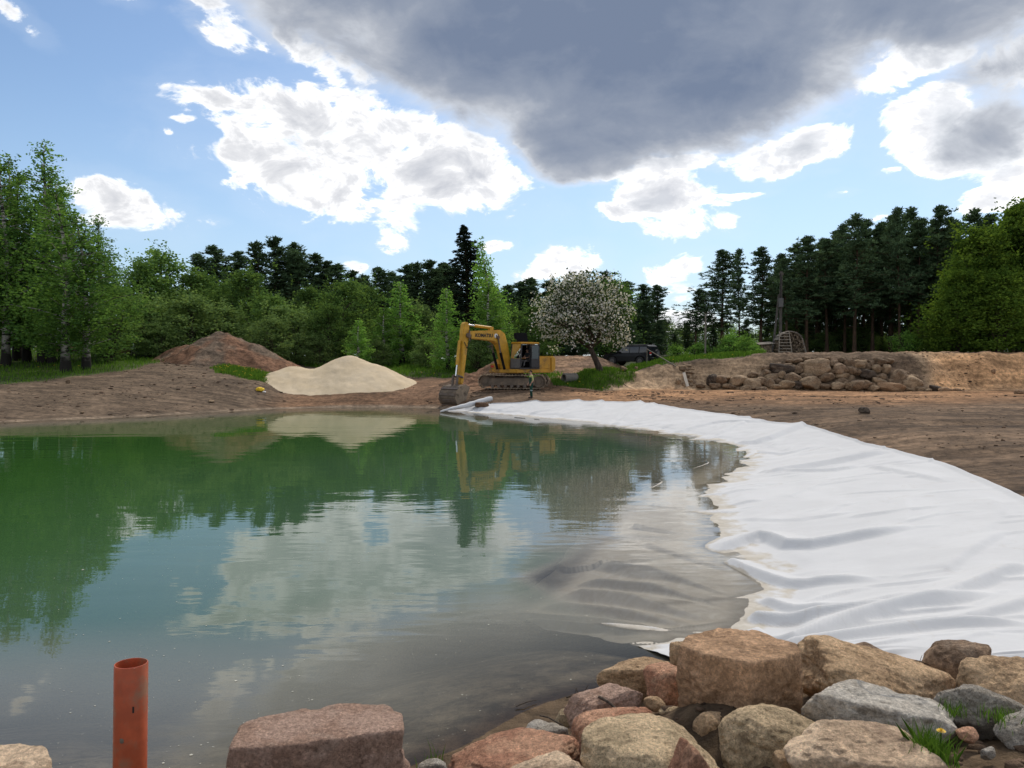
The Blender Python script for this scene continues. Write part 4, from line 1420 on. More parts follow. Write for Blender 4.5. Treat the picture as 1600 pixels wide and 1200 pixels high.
for i, h_ in enumerate(HEAP):
    zx, zy, zw, zh, mk, label = h_
    px, py = 1050 + zx / 3.556, 480 + zy / 3.556
    w, hh = zw / 3.556, zh / 3.556
    g = hit(px, py + hh * 0.32, 40, 90)
    if label is None:
        for rn, a, b in ROWS:
            if a <= zy < b:
                rank = row_members[rn].index(h_)
                tone = {'heap': 'grey-brown', 'heap_pale': 'pale', 'heap_dark': 'dark', 'heap_orange': 'orange'}[mk]
                size = 'big' if zw >= 80 else ('mid-sized' if zw >= 50 else 'small')
                label = '%s %s boulder, %s from the left in the %s row of the heap' % (size, tone, ORD[rank], rn)
    k = (i * 5 + 2) % 9
    key = (k, mk)
    p, f = heap_meshes[k]
    if key not in _mesh_cache:
        me = np_mesh('boulder', p, f)
        me.materials.append(RK[mk])
        me.polygons.foreach_set('use_smooth', np.ones(len(me.polygons), bool))
        _mesh_cache[key] = me
    o = bpy.data.objects.new('boulder', _mesh_cache[key])
    COL.objects.link(o)
    dist = g[1] - 0.2
    a = w / 2 * dist / FPX * 1.25
    c = hh / 2 * dist / FPX * 1.28
    o.scale = (a, min(a, c) * 0.95 + 0.1, c)
    ctr = P(px, py, dist)
    o.location = ctr
    o.rotation_euler = (0.0, 0.12 * math.sin(i * 2.3), 0.5 * math.sin(i * 1.7))
    tag(o, label, 'boulder', 'boulders heaped against the bank')

# thin stones in the dark notch left of the heap
WALL = [(60, 330, 40, 14), (100, 325, 40, 14), (45, 345, 34, 14), (88, 345, 40, 16), (122, 345, 30, 16), (65, 362, 36, 16), (105, 365, 40, 18), (90, 385, 34, 20), (115, 388, 30, 22), (104, 410, 36, 24), (125, 415, 28, 22), (95, 432, 26, 16)]
for i, (zx, zy, zw, zh) in enumerate(WALL):
    px, py = 1050 + zx / 3.556, 480 + zy / 3.556
    g = hit(px, py, 40, 90)
    o = bpy.data.objects.new('flat_stone', _mesh_cache[((i * 5 + 2) % 9, HEAP[i % 40 + 8][4])] if ((i * 5 + 2) % 9, HEAP[i % 40 + 8][4]) in _mesh_cache else list(_mesh_cache.values())[i % 8])
    COL.objects.link(o)
    a = zw / 3.556 / 2 * g[1] / FPX * 1.1
    o.scale = (a, a * 0.9, zh / 3.556 / 2 * g[1] / FPX * 1.15)
    o.location = P(px + 3 * math.sin(i * 4.1), py, g[1] + 0.12)
    o.rotation_euler = (0, 0.1 * math.sin(i * 3), i)
    tag(o, '%s flat stone from the top of the stack in the bank beside the white plank' % ORD[i], 'stone', 'stacked stones in the cut bank')

# single stones elsewhere
LONE = [
    (102, 541, 27, 16, 66, 'heap_orange', 'large pinkish boulder behind the birch trunks'), (124, 543, 12, 9, 66, 'heap', 'small grey boulder just right of the large pinkish one'),
    (138, 541, 14, 9, 67, 'heap', 'grey boulder furthest back behind the birches'), (150, 544, 12, 7, 66, 'heap_orange', 'low pinkish stone right of the grey boulders behind the birches'),
    (187, 545, 18, 12, 67, 'heap_orange', 'pale pink boulder on bare soil right of the birch grove'), (200, 547, 10, 8, 67, 'heap_orange', 'small pale stone touching the pink boulder right of the birches'),
    (974, 575, 12, 8, 58.6, 'heap_pale', 'pale rounded stone on the grass edge right of the blossoming tree'), (994, 573, 7, 4, 59, 'heap_pale', 'small grey stone on the grass edge below the car'),
    (1054, 556, 12, 4, 0, 'heap', 'thin flat slab on the grass edge near the leaning pole'),
    (1060, 600, 10, 9, 0, 'heap_pale', 'rounded pale stone at the foot of the bank left of the plank'), (1068, 603, 7, 6, 0, 'heap_pale', 'small pale stone by the foot of the white plank'), (1096, 603, 12, 6, 0, 'heap', 'flat stone on the ground right of the white plank'),
    (1592, 614, 18, 8, 0, 'heap_orange', 'reddish stone at the foot of the sandy bank, right edge'), (1552, 584, 8, 6, 0, 'heap_orange', 'small stone stuck in the sandy bank face on the right'),
    (1350, 642, 17, 9, 0, 'heap_dark', 'dark clod-like stone alone on the bare ground behind the sheet'),
    (106, 598, 7, 6, 0, 'heap', 'small grey stone on bare soil in front of the birches'), (330, 628, 12, 4, 0, 'heap_pale', 'flat pale stone near the far shore on the left'), (128, 646, 7, 4, 0, 'heap_pale', 'small pale stone at the left shoreline'),
]
for i, (px, py, w, h_, Y, mk, label) in enumerate(LONE):
    g = hit(px, py + h_ * 0.35) if not Y else P(px, py, Y)
    dist = g[1]
    me = _mesh_cache.get(((i * 5 + 2) % 9, mk))
    if me is None:
        p, f = heap_meshes[(i * 5 + 2) % 9]
        me = np_mesh('boulder', p, f)
        me.materials.append(RK[mk])
        me.polygons.foreach_set('use_smooth', np.ones(len(me.polygons), bool))
        _mesh_cache[((i * 5 + 2) % 9, mk)] = me
    o = bpy.data.objects.new('boulder' if w > 10 else 'stone', me)
    COL.objects.link(o)
    a, c = w / 2 * dist / FPX, h_ / 2 * dist / FPX * 1.3
    o.scale = (a, a * 0.8, c)
    q = P(px, py, dist)
    gz = ground_z(q[0], q[1])
    o.location = (q[0], q[1], gz + c * 0.55 if not Y else max(gz + c * 0.4, q[2] - 0.1) if q[2] - gz < 1 else gz + c * 0.55)
    o.rotation_euler = (0, 0, i * 1.1)
    tag(o, label, 'stone', 'single stones lying about')
clod = [q for q in bpy.data.objects if q.get('label', '').startswith('reddish stone at the foot')][0]
# earth dropped on the roll
p, f = stone_mesh('clod', 404, 4, 10, 6, 0.2, 0.1)
q = P(753, 633, 45.6)
o = place_stone('soil_clod', p, f, (0.42, 0.25, 0.17), (q[0], q[1], ground_z(q[0], q[1]) + 0.18), 0.2, simple('clod_earth', (0.15, 0.09, 0.055), 0.95, 0, 0.1, (0.09, 0.055, 0.035), 0.4, 5, 0.6))
tag(o, 'lump of brown earth weighing down the white fabric beside the roll', 'soil clod')


# ------------------------------------------------------------------ scattered clods on bare soil (nobody could count them)
def build_clods():
    rng = np.random.default_rng(77)
    pts = []
    for (n_, xa, xb, ya, yb) in [(3200, 9, 45, 12, 57), (1100, 3, 20, 42, 58), (1500, -34, -14, 36, 62), (900, -16, 3, 48, 56), (1100, 19, 46, 56, 61), (1500, -0.5, 6.2, 3.6, 7.2), (500, 8, 18, 10, 24)]:
        x, y = rng.uniform(xa, xb, n_), rng.uniform(ya, yb, n_)
        ok = (poly_sd(x, y, SHORE) > 0.25) & (grass_mask(x, y) < 0.3)
        sheet = np.array(OUTER + NEAR_END[::-1] + [(-0.35, 10.6)] + INNER[::-1])
        ok &= poly_sd(x, y, sheet) > 0.05
        ok &= (fbm2(x * 0.22, y * 0.4, 3, 19) > 0.02) | (y < 8)
        pts.append(np.c_[x[ok], y[ok]])
    xy = np.concatenate(pts)
    n_ = len(xy)
    z = land(xy[:, 0], xy[:, 1])
    near = xy[:, 1] < 7.5
    size = np.minimum(rng.lognormal(0, 0.6, n_), 3.2) * np.where(near, 0.016, np.clip(xy[:, 1] / 50, 0.35, 1) * 0.036)
    v, f = ico(1)
    V = v[None] * (1 + 0.6 * (rng.random((n_, len(v), 1)) - 0.5)) * size[:, None, None] * np.array([1.5, 1.0, 0.6])
    V[..., 0] += xy[:, :1]
    V[..., 1] += xy[:, 1:2]
    V[..., 2] += (z + size * 0.1)[:, None]
    F = f[None] + (np.arange(n_) * len(v))[:, None, None]
    base = np.array([0.14, 0.092, 0.06])
    col = base[None] * rng.uniform(0.6, 1.5, (n_, 1))
    col = np.repeat(col, len(v), 0)
    o = link_mesh('soil_clods', np_mesh('soil_clods', V.reshape(-1, 3), F.reshape(-1, 3), {'soil': col}), M['soil'], None, False)
    return tag(o, 'small clods and crumbs of earth strewn over the bare ground', 'soil clods', None, 'stuff')


build_clods()


# ------------------------------------------------------------------ grass
def blades(xy, z, hgt, wid, rng, lean=0.45):
    n_ = len(xy)
    az = rng.uniform(0, 2 * PI, n_)
    la = rng.uniform(0, 2 * PI, n_)
    ln = rng.random(n_) * lean * hgt
    ux, uy = np.cos(az) * wid / 2, np.sin(az) * wid / 2
    b = np.c_[xy, z - 0.01]
    tip = b + np.c_[np.cos(la) * ln, np.sin(la) * ln, hgt]
    mid = b + np.c_[np.cos(la) * ln * 0.35, np.sin(la) * ln * 0.35, hgt * 0.6]
    w = np.c_[ux, uy, np.zeros(n_)]
    V = np.stack([b - w, b + w, mid + w * 0.7, tip, mid - w * 0.7], 1)
    F = np.arange(n_)[:, None] * 5 + np.arange(5)[None]
    tint = np.repeat(np.clip(rng.normal(0.5, 0.25, n_), 0, 1), 5)
    return V.reshape(-1, 3), F, tint


def grass_patch(zone, n_, hgt, wid, seed, label, dandelions=0, bare=0.0):
    rng = np.random.default_rng(seed)
    lo, hi = zone.min(0), zone.max(0)
    hi = np.minimum(hi, [70, 82])
    k = int(n_ * 1.0)
    x, y = rng.uniform(lo[0], hi[0], k), rng.uniform(lo[1], hi[1], k)
    m = poly_sd(x, y, zone) + fbm2(x * 0.8, y * 0.8, 3, 91) * 0.7 < rng.uniform(-0.4, 0.35, k)
    m &= poly_sd(x, y, SHORE) > 0.5
    m &= (fbm2(x * 0.5, y * 0.5, 3, seed) > -0.55 + bare)
    xy = np.c_[x[m], y[m]]
    z = land(xy[:, 0], xy[:, 1])
    clump = 0.6 + 0.8 * noise2(xy[:, 0] * 1.6, xy[:, 1] * 1.6, seed)
    V, F, T = blades(xy, z, hgt * clump * rng.uniform(0.6, 1.3, len(xy)), wid, rng)
    o = link_mesh('grass', np_mesh('grass', V, F, {'tint': T}), M['grass'])
    tag(o, label, 'grass', None, 'stuff')
    if dandelions:
        idx = rng.choice(len(xy), min(dandelions, len(xy)), False)
        mb = MB()
        for i in idx:
            c = Vector((xy[i, 0], xy[i, 1], z[i] + hgt * 0.85))
            mb.tube([c, c + Vector((0, 0, 0.02))], [0.05, 0.045], 6)
        d = mb.build('dandelions', M['dandelion'])
        tag(d, 'yellow dandelion heads dotted through ' + label.split(' ', 1)[1] if False else 'yellow dandelions dotted through the ' + label, 'dandelions', None, 'stuff')
    return o


grass_patch(G_LEFT, 26000, 0.24, 0.05, 31, 'shaded green grass under the birches on the left bank', 90)
grass_patch(G_STRIP, 7000, 0.26, 0.05, 32, 'bright grass strip between dirt mound and sand pile', 60)
grass_patch(G_BACK, 30000, 0.28, 0.06, 33, 'green meadow behind the excavator and sand pile', 60)
grass_patch(G_RIGHT, 42000, 0.26, 0.05, 34, 'bright grass bank under the blossoming tree and the car', 60)


# ------------------------------------------------------------------ trees
def cards(pos, ln, wd, rng, axis=None, flat=0.0):
    """small leaf-sized rhombi"""
    n_ = len(pos)
    u = rng.normal(size=(n_, 3))
    if axis is not None:
        u = axis + u * 0.45
    u /= np.linalg.norm(u, axis=1)[:, None]
    w = rng.normal(size=(n_, 3))
    w[:, 2] *= 1 - flat
    v = np.cross(u, w)
    v /= np.linalg.norm(v, axis=1)[:, None] + 1e-9
    ln = (np.ones(n_) * ln)[:, None]
    wd = (np.ones(n_) * wd)[:, None]
    V = np.stack([pos - u * ln / 2, pos + v * wd / 2 - u * ln * 0.05, pos + u * ln / 2, pos - v * wd / 2 - u * ln * 0.05], 1)
    F = np.arange(n_)[:, None] * 4 + np.arange(4)[None]
    return V.reshape(-1, 3), F


def clump_tint(rng, cl, n_clumps, spread=0.2):
    base = np.clip(rng.normal(0.45, 0.28, n_clumps), 0, 1)
    return np.clip(base[cl] + rng.normal(0, spread, len(cl)), 0, 1)


def crown_mesh(name, pos, ln, wd, tint, rng, axis=None, flat=0.0):
    V, F = cards(pos, ln, wd, rng, axis, flat)
    return np_mesh(name, V, F, {'tint': np.repeat(tint, 4)})


def trunk_mesh(name, H, r0, lean, limbs, rng, top=0.97, n=8):
    mb = MB()
    k = 9
    pts, rad = [], []
    ph = rng.uniform(0, 6)
    for i in range(k):
        t = i / (k - 1)
        pts.append((lean[0] * t * t + 0.012 * H * math.sin(t * 5 + ph) * t, lean[1] * t * t + 0.012 * H * math.cos(t * 4 + ph) * t, -0.3 + (H * top + 0.3) * t))
        rad.append(r0 * ((1 - t) ** 0.8 * 0.9 + 0.05) * (1.35 if i == 0 else 1))
    mb.tube(pts, rad, n, False)
    for (a, b, r) in limbs:
        a, b = Vector(a), Vector(b)
        m = (a + b) / 2 + Vector((0, 0, (b - a).length * 0.08))
        mb.tube([a, m, b], [r, r * 0.65, r * 0.2], 5, False)
    me = bpy.data.meshes.new(name)
    me.from_pydata(mb.v, [], mb.f)
    me.polygons.foreach_set('use_smooth', np.ones(len(me.polygons), bool))
    return me, pts


def on_trunk(pts, z):
    zs = [p[2] for p in pts]
    return np.array([np.interp(z, zs, [p[0] for p in pts]), np.interp(z, zs, [p[1] for p in pts]), z])


def make_birch(seed, H=15.0, Rr=3.0, z0=0.16, nb=190, leaf=0.15, slim=False, dens=1.0):
    rng = np.random.default_rng(seed)
    lean = rng.normal(0, 0.25, 2)
    limbs, P_, ax, cl = [], [], [], []
    _, tp = trunk_mesh('t', H, 0.16, lean, [], np.random.default_rng(seed + 1))
    for i in range(nb):
        t = (i + rng.random()) / nb
        t = t ** 0.9
        zt = H * (z0 + (1 - z0) * t)
        prof = min(1.0, 0.55 + t * 1.6) * (1 - max(0, (t - 0.28) / 0.72) ** 1.25) + 0.05
        if slim:
            prof = (1 - t) ** 0.75 * 0.95 + 0.06
        L = Rr * prof * rng.uniform(0.45, 1.12)
        az = rng.uniform(0, 2 * PI)
        start = on_trunk(tp, zt - L * 0.55)
        tip = on_trunk(tp, min(zt, H * 0.97)) + np.array([math.cos(az) * L, math.sin(az) * L, rng.normal(0, 0.2)])
        if t > 0.9:
            tip[2] += rng.uniform(0, 0.05) * H
        if i % 3 == 0:
            limbs.append((start, tip * 0.9 + start * 0.1, 0.02 + 0.012 * L))
        ns = int((5 + 3 * L * dens) * (1 - 0.5 * max(0, t - 0.55) / 0.45))
        for s_ in range(ns):
            u = rng.uniform(0.25, 1.0)
            q = start * (1 - u) + tip * u + rng.normal(0, 0.16, 3)
            drop = rng.uniform(0.3, 1.25) * (1 - 0.6 * t)
            m = max(4, int(rng.integers(6, 11) * dens * (1 - 0.35 * t)))
            w = rng.random(m)
            pp = q[None] + np.c_[rng.normal(0, 0.09, m), rng.normal(0, 0.09, m), -drop * w]
            P_.append(pp)
            cl.append(np.full(m, i))
    pos = np.concatenate(P_)
    cl = np.concatenate(cl)
    me_t, _ = trunk_mesh('birch_trunk', H, 0.15 + 0.004 * H, lean, limbs, np.random.default_rng(seed + 1))
    sz = leaf * rng.uniform(0.7, 1.35, len(pos))
    return me_t, crown_mesh('birch_crown', pos, sz, sz * 0.7, clump_tint(rng, cl, nb), rng), H


def make_broad(seed, H=12.0, Rr=4.0, z0=0.12, lobes=16, leaf=0.22, per=26, cl_n=26, conic=0.3, stems=1, shell=0.35):
    rng = np.random.default_rng(seed)
    limbs, P_, cl = [], [], []
    lean = rng.normal(0, 0.2, 2)
    _, tp = trunk_mesh('t', H, 0.2, lean, [], np.random.default_rng(seed + 1), 0.8)
    cid = 0
    for i in range(lobes):
        t = (i + 0.5) / lobes
        zc = H * (z0 + (0.9 - z0) * t)
        prof = math.sin(PI * min(1, max(0.04, 0.18 + 0.80 * t))) ** 0.65 * (1 - conic * t)
        az = i * 2.4 + rng.normal(0, 0.4)
        rad = Rr * prof * rng.uniform(0.35, 0.72)
        c = on_trunk(tp, min(zc, H * 0.8)) * np.array([1, 1, 0]) + np.array([math.cos(az) * rad, math.sin(az) * rad, zc])
        lr = Rr * (0.34 + 0.14 * rng.random()) * (0.55 + 0.6 * prof)
        limbs.append((on_trunk(tp, max(0.5, zc - rad * 0.9 - 0.6)), c, 0.05 + 0.015 * Rr))
        for k in range(cl_n):
            d = rng.normal(size=3)
            d /= np.linalg.norm(d)
            rr = lr * (rng.random() ** shell)
            q = c + d * rr * np.array([1.0, 1.0, 0.9])
            if k % 6 == 0:
                limbs.append((c, q, 0.02))
            m = per
            sg = 0.16 + 0.10 * lr
            P_.append(q[None] + rng.normal(0, sg, (m, 3)) * np.array([1, 1, 0.75]))
            cl.append(np.full(m, cid))
            cid += 1
    # twiggy top shoots
    for k in range(10):
        q = on_trunk(tp, H * 0.8) + np.array([rng.normal(0, Rr * 0.3), rng.normal(0, Rr * 0.3), H * rng.uniform(0.02, 0.2)])
        m = 22
        P_.append(q[None] + rng.normal(0, 1, (m, 3)) * np.array([0.14, 0.14, 0.5]))
        cl.append(np.full(m, cid))
        cid += 1
    pos = np.concatenate(P_)
    cl = np.concatenate(cl)
    pos[:, 2] = np.maximum(pos[:, 2], 0.05)
    if stems > 1:
        for k in range(stems):
            a = rng.uniform(0, 2 * PI)
            limbs.append(((0.2 * math.cos(a), 0.2 * math.sin(a), 0), (Rr * 0.5 * math.cos(a), Rr * 0.5 * math.sin(a), H * 0.6), 0.07))
    me_t, _ = trunk_mesh('tree_trunk', H, 0.13 + 0.012 * H, lean, limbs, np.random.default_rng(seed + 1), 0.8)
    sz = leaf * rng.uniform(0.65, 1.35, len(pos))
    return me_t, crown_mesh('tree_crown', pos, sz, sz * 0.75, clump_tint(rng, cl, cid, 0.18), rng), H


def make_pine(seed, H=16.0, Rr=2.6, bare=0.4, nb=64, needle=0.42, peak=False):
    rng = np.random.default_rng(seed)
    limbs, P_, ax, cl = [], [], [], []
    lean = rng.normal(0, 0.3, 2)
    _, tp = trunk_mesh('t', H, 0.2, lean, [], np.random.default_rng(seed + 1))
    cid = 0
    for i in range(nb):
        t = (i + rng.random()) / nb
        t = t ** 0.85
        z = H * (bare + (0.985 - bare) * t)
        prof = min(1, 0.6 + 2.0 * t) * (1 - t) ** 0.8 + 0.05
        az = rng.uniform(0, 2 * PI)
        L = Rr * prof * rng.uniform(0.35, 1.3) * (1 + 0.35 * math.sin(az + seed + 5 * t))
        up = rng.uniform(-0.3, 0.4) + 0.55 * t * t
        a = on_trunk(tp, z)
        d = np.array([math.cos(az), math.sin(az), up])
        b = a + d * L
        limbs.append((a, b, 0.022 + 0.010 * L))
        nc = max(2, int(2 + L * 3.4))
        for c_ in range(nc):
            u = 0.25 + 0.8 * (c_ + rng.random()) / nc
            side = rng.normal(0, 0.16 * L + 0.06, 3) * np.array([1, 1, 0.55])
            q = a + d * L * u + side + np.array([0, 0, 0.12 * u * u * L])
            m = 15
            dirs = rng.normal(size=(m, 3))
            dirs[:, 2] = np.abs(dirs[:, 2]) * 0.7 - 0.1
            dirs += d * 0.5
            dirs /= np.linalg.norm(dirs, axis=1)[:, None]
            P_.append(q[None] + dirs * rng.uniform(0.05, 0.40, (m, 1)) * np.array([1, 1, 1.0]))
            ax.append(dirs)
            cl.append(np.full(m, cid))
            cid += 1
    for k in range(9):      # the leader's candle of needles
        q = on_trunk(tp, H * (0.93 + 0.008 * k))
        q[2] = H * (0.93 + 0.0085 * k)
        dirs = rng.normal(size=(9, 3)) * np.array([1, 1, 0.6]) + np.array([0, 0, 0.6])
        dirs /= np.linalg.norm(dirs, axis=1)[:, None]
        P_.append(q[None] + dirs * rng.uniform(0.05, 0.25, (9, 1)))
        ax.append(dirs)
        cl.append(np.full(9, cid))
        cid += 1
    pos, axs, cl = np.concatenate(P_), np.concatenate(ax), np.concatenate(cl)
    for k in range(9):
        z = H * rng.uniform(bare * 0.4, bare)
        az = rng.uniform(0, 2 * PI)
        a = on_trunk(tp, z)
        limbs.append((a, a + np.array([math.cos(az), math.sin(az), -0.1]) * rng.uniform(0.5, 1.5), 0.025))
    me_t, _ = trunk_mesh('pine_trunk', H, 0.10 + 0.006 * H, lean, limbs, np.random.default_rng(seed + 1))
    me_c = crown_mesh('pine_crown', pos, needle * rng.uniform(0.6, 1.15, len(pos)), 0.12, clump_tint(rng, cl, cid, 0.15), rng, axs)
    return me_t, me_c, H


def make_spruce(seed, H=17.0, Rr=3.2):
    rng = np.random.default_rng(seed)
    limbs, P_, ax, cl = [], [], [], []
    _, tp = trunk_mesh('t', H, 0.2, (0, 0), [], np.random.default_rng(seed + 1))
    cid = 0
    nb = 210
    for i in range(nb):
        t = (i + rng.random()) / nb
        z = H * (0.06 + 0.92 * t)
        L = (Rr * (1 - t) ** 0.85 + 0.12) * rng.uniform(0.7, 1.15)
        az = i * 2.399 + rng.normal(0, 0.3)
        a = on_trunk(tp, z)
        dv = np.array([math.cos(az), math.sin(az), 0])
        if i % 2 == 0:
            limbs.append((a, a + dv * L + np.array([0, 0, -0.3 * L]), 0.02 + 0.008 * L))
        m = int(16 + 26 * L)
        u = rng.random(m) ** 0.7
        droop = -0.42 * L * u + 0.28 * L * u ** 3
        pp = a[None] + dv[None] * (L * u)[:, None]
        pp[:, 2] += droop - rng.random(m) * 0.35 * (1 - u * 0.4)
        side = np.cross(dv, [0, 0, 1])
        pp += side[None] * (rng.normal(0, 0.22, m) * (1.1 - u) * min(1.5, L))[:, None]
        P_.append(pp)
        dd = dv[None] * 0.8 + np.array([0, 0, -0.5])
        ax.append(np.repeat(dd, m, 0))
        cl.append(np.full(m, cid))
        cid += 1
    pos, axs, cl = np.concatenate(P_), np.concatenate(ax), np.concatenate(cl)
    me_t, _ = trunk_mesh('spruce_trunk', H, 0.28, (0, 0), limbs, np.random.default_rng(seed + 1))
    return me_t, crown_mesh('spruce_crown', pos, 0.36 * rng.uniform(0.7, 1.3, len(pos)), 0.14, clump_tint(rng, cl, cid, 0.15), rng, axs), H


KINDS = {}


def kind(name, makers, bark, leaf, obj_name):
    KINDS[name] = []
    for (mt, mc, H) in makers:
        mt.materials.append(M[bark])
        mc.materials.append(M[leaf])
        xs = np.empty(len(mc.vertices) * 3, np.float32)
        mc.vertices.foreach_get('co', xs)
        xs = xs.reshape(-1, 3)
        wid = np.percentile(xs[:, 0], 98.5) - np.percentile(xs[:, 0], 1.5)
        top = np.percentile(xs[:, 2], 99.8)
        KINDS[name].append((mt, mc, top, wid, obj_name))


kind('birch', [make_birch(s, 15, 2.9) for s in (1, 2, 3, 4)], 'birch_bark', 'birch_leaf', 'birch_tree')
kind('young', [make_birch(s, 9.5, 2.1, 0.14, 120, 0.15, True, 1.15) for s in (11, 12, 13)], 'birch_bark', 'young_leaf', 'young_birch_tree')
kind('alder', [make_broad(s, 11, 3.6, 0.10, 17, 0.21, 22, 24, 0.35, 4) for s in (21, 22, 23, 24)], 'bark', 'alder_leaf', 'alder_tree')
kind('willow', [make_broad(s, 8, 3.2, 0.05, 15, 0.20, 22, 24, 0.25, 6) for s in (31, 32, 33)], 'bark', 'willow_leaf', 'willow_shrub')
kind('maple', [make_broad(s, 13, 4.6, 0.08, 24, 0.24, 24, 30, 0.45, 2, 0.25) for s in (41, 42)], 'bark', 'maple_leaf', 'maple_tree')
kind('pine', [make_pine(s, 16, 2.7, b, n_) for s, b, n_ in ((51, 0.36, 96), (52, 0.30, 104), (53, 0.44, 88), (54, 0.22, 112), (55, 0.34, 98), (56, 0.27, 106))], 'pine_bark', 'needle', 'pine_tree')
kind('lowpine', [make_pine(s, 14, 3.0, 0.06, 125) for s in (61, 62, 63, 64)], 'pine_bark', 'needle', 'pine_tree')
kind('spruce', [make_spruce(71)], 'pine_bark', 'spruce', 'spruce_tree')
kind('shrub', [make_broad(s, 2.6, 1.6, 0.03, 9, 0.16, 18, 16, 0.15, 6) for s in (81, 82)], 'bark', 'young_leaf', 'shrub')
_ti = [0]
TREES = []


def tree(kd, px, top, Y, label, wpx=None, group=None, base_px=None, cat='tree', sink=0.0):
    _ti[0] += 1
    variants = KINDS[kd]
    mt, mc, H0, W0, nm = variants[_ti[0] % len(variants)]
    q = P(px, top, Y)
    bx = P(base_px, top, Y)[0] if base_px is not None else q[0]
    gz = ground_z(bx, Y) - sink
    H = max(1.0, q[2] - gz)
    sz = H / H0
    sxy = sz if wpx is None else (wpx * Y / FPX) / W0
    sxy = min(max(sxy, sz * 0.55), sz * 1.9)
    o = thing(nm, label, cat, (bx, Y, gz), _ti[0] * 2.1, group)
    a = link_mesh('trunk', mt, None, o)
    b = link_mesh('crown', mc, None, o)
    o.scale = (sxy, sxy, sz)
    return o


g1 = 'birches in the grove on the left bank'
for (px, top, Y, w, lab) in [
    (61, 224, 60.5, 120, 'tallest birch of the left grove, with a wispy pointed top'),
    (36, 242, 61.5, 110, 'tall birch with dark foot, just left of the tallest one'),
    (98, 296, 54.5, 125, 'birch with a thick spotted trunk standing nearest the water'),
    (131, 336, 55.5, 118, 'birch with black and white trunk, outermost right of the grove'),
    (76, 268, 60.5, 105, 'birch with a dark cut-like trunk foot in the middle of the grove'),
    (3, 250, 58.5, 120, 'birch whose trunk stands at the left frame edge'),
    (22, 272, 62.5, 110, 'dark-trunked birch second from the left frame edge'),
    (94, 300, 63.0, 110, 'birch half hidden behind the thick spotted trunk'),
    (158, 340, 64.0, 85, 'slender birch behind, with the rightmost narrow top of the grove'),
    (-40, 262, 60, 130, 'birch cut off by the left frame edge, only its branches in view'),
    (-75, 300, 57, 130, 'birch beyond the left frame edge'),
]:
    tree('birch', px, top, Y, lab, w * 1.15, g1)
tree('alder', 168, 440, 62.0, 'low light green tree leaning out right of the birch grove', 85, None)

g2 = 'leafy trees along the wood edge'
LEAFY = [
    ('alder', 215, 398, 74, 80, 'grey-green tree just right of the birch grove'), ('alder', 252, 383, 77, 110, 'highest round-topped leafy tree left of the dirt mound'), ('alder', 300, 415, 76, 90, 'leafy tree sloping down to the right of the round-topped one'),
    ('willow', 235, 455, 69, 110, 'dark shrubby willow at the wood edge behind pink boulder'), ('willow', 300, 455, 70, 120, 'broad dark willow directly behind the dirt mound'), ('willow', 350, 470, 72, 110, 'willow with greyish leaves right behind the mound top'),
    ('alder', 388, 412, 79, 85, 'bright green tall tree in front of the dark pines behind the mound'), ('alder', 415, 455, 74, 80, 'mid-green tree above the right slope of the dirt mound'),
    ('willow', 425, 490, 68, 85, 'pale willow bush over the right foot of the dirt mound'), ('willow', 462, 470, 72, 80, 'olive willow between dirt mound and sand pile'), ('willow', 395, 505, 70, 80, 'low willow bush behind the right slope of the mound'),
    ('alder', 535, 428, 74, 82, 'tall dark green tree behind the left part of the sand pile'), ('alder', 512, 470, 70, 60, 'narrow green tree left of the tall one behind the sand pile'), ('alder', 572, 440, 79, 80, 'green tree behind the top of the sand pile'),
    ('young', 560, 500, 66, 56, 'small fresh green birch right behind the sand pile top'), ('young', 628, 442, 72, 88, 'bright green broad birch right of the sand pile'), ('willow', 655, 470, 74, 70, 'olive round tree left of the slim birch behind the excavator stick'),
    ('young', 600, 480, 70, 60, 'young birch in front of the broad bright birch'), ('young', 700, 452, 64.5, 52, 'slim pointed young birch behind the excavator stick'), ('young', 772, 374, 70, 58, 'tall airy birch beside the dark spruce'),
    ('young', 765, 440, 65, 84, 'full bright birch right behind the excavator boom'), ('alder', 800, 470, 74, 66, 'green tree between the airy birch and the blossoming tree'), ('alder', 838, 470, 76, 60, 'green tree showing left above the blossoming tree'),
    ('willow', 745, 520, 63, 58, 'low green bush below the boom'), ('willow', 668, 525, 67, 40, 'thin grey sapling on the meadow behind the excavator'), ('alder', 955, 432, 82, 85, 'leafy tree showing above the right of the blossoming tree'),
    ('alder', 480, 440, 84, 70, 'leafy tree between pines above the olive willow'), ('willow', 500, 520, 68, 70, 'low bush at the left shoulder of the sand pile'), ('willow', 590, 530, 68, 60, 'low bush at the right shoulder of the sand pile'),
    ('willow', 800, 520, 68, 60, 'low bush behind the excavator boom bend'), ('willow', 255, 500, 66.5, 70, 'low dark bush left of the dirt mound'), ('alder', 335, 432, 82, 70, 'leafy tree below the leftmost pine tops'),
]
for (kd, px, top, Y, w, lab) in LEAFY:
    tree(kd, px, top, Y, lab, w * 1.12, g2)

g3 = 'pines behind the leafy trees'
BACK_PINES = [(318, 398, 92), (345, 386, 94), (368, 393, 96), (402, 380, 95), (428, 372, 95), (450, 382, 97), (468, 392, 94), (488, 397, 96), (508, 408, 97), (527, 412, 95), (548, 424, 98), (572, 430, 100), (598, 419, 88), (622, 428, 98), (634, 414, 92),
              (652, 412, 94), (668, 408, 92), (684, 416, 94), (700, 412, 96), (790, 446, 96), (812, 440, 98), (832, 434, 97), (852, 440, 99), (875, 446, 100), (900, 440, 101)]
for i, (px, top, Y) in enumerate(BACK_PINES):
    tree('lowpine' if i % 2 else 'pine', px, top, Y, 'dark pine, %s from the left in the row behind the leafy trees' % ORD[i], 84, g3)
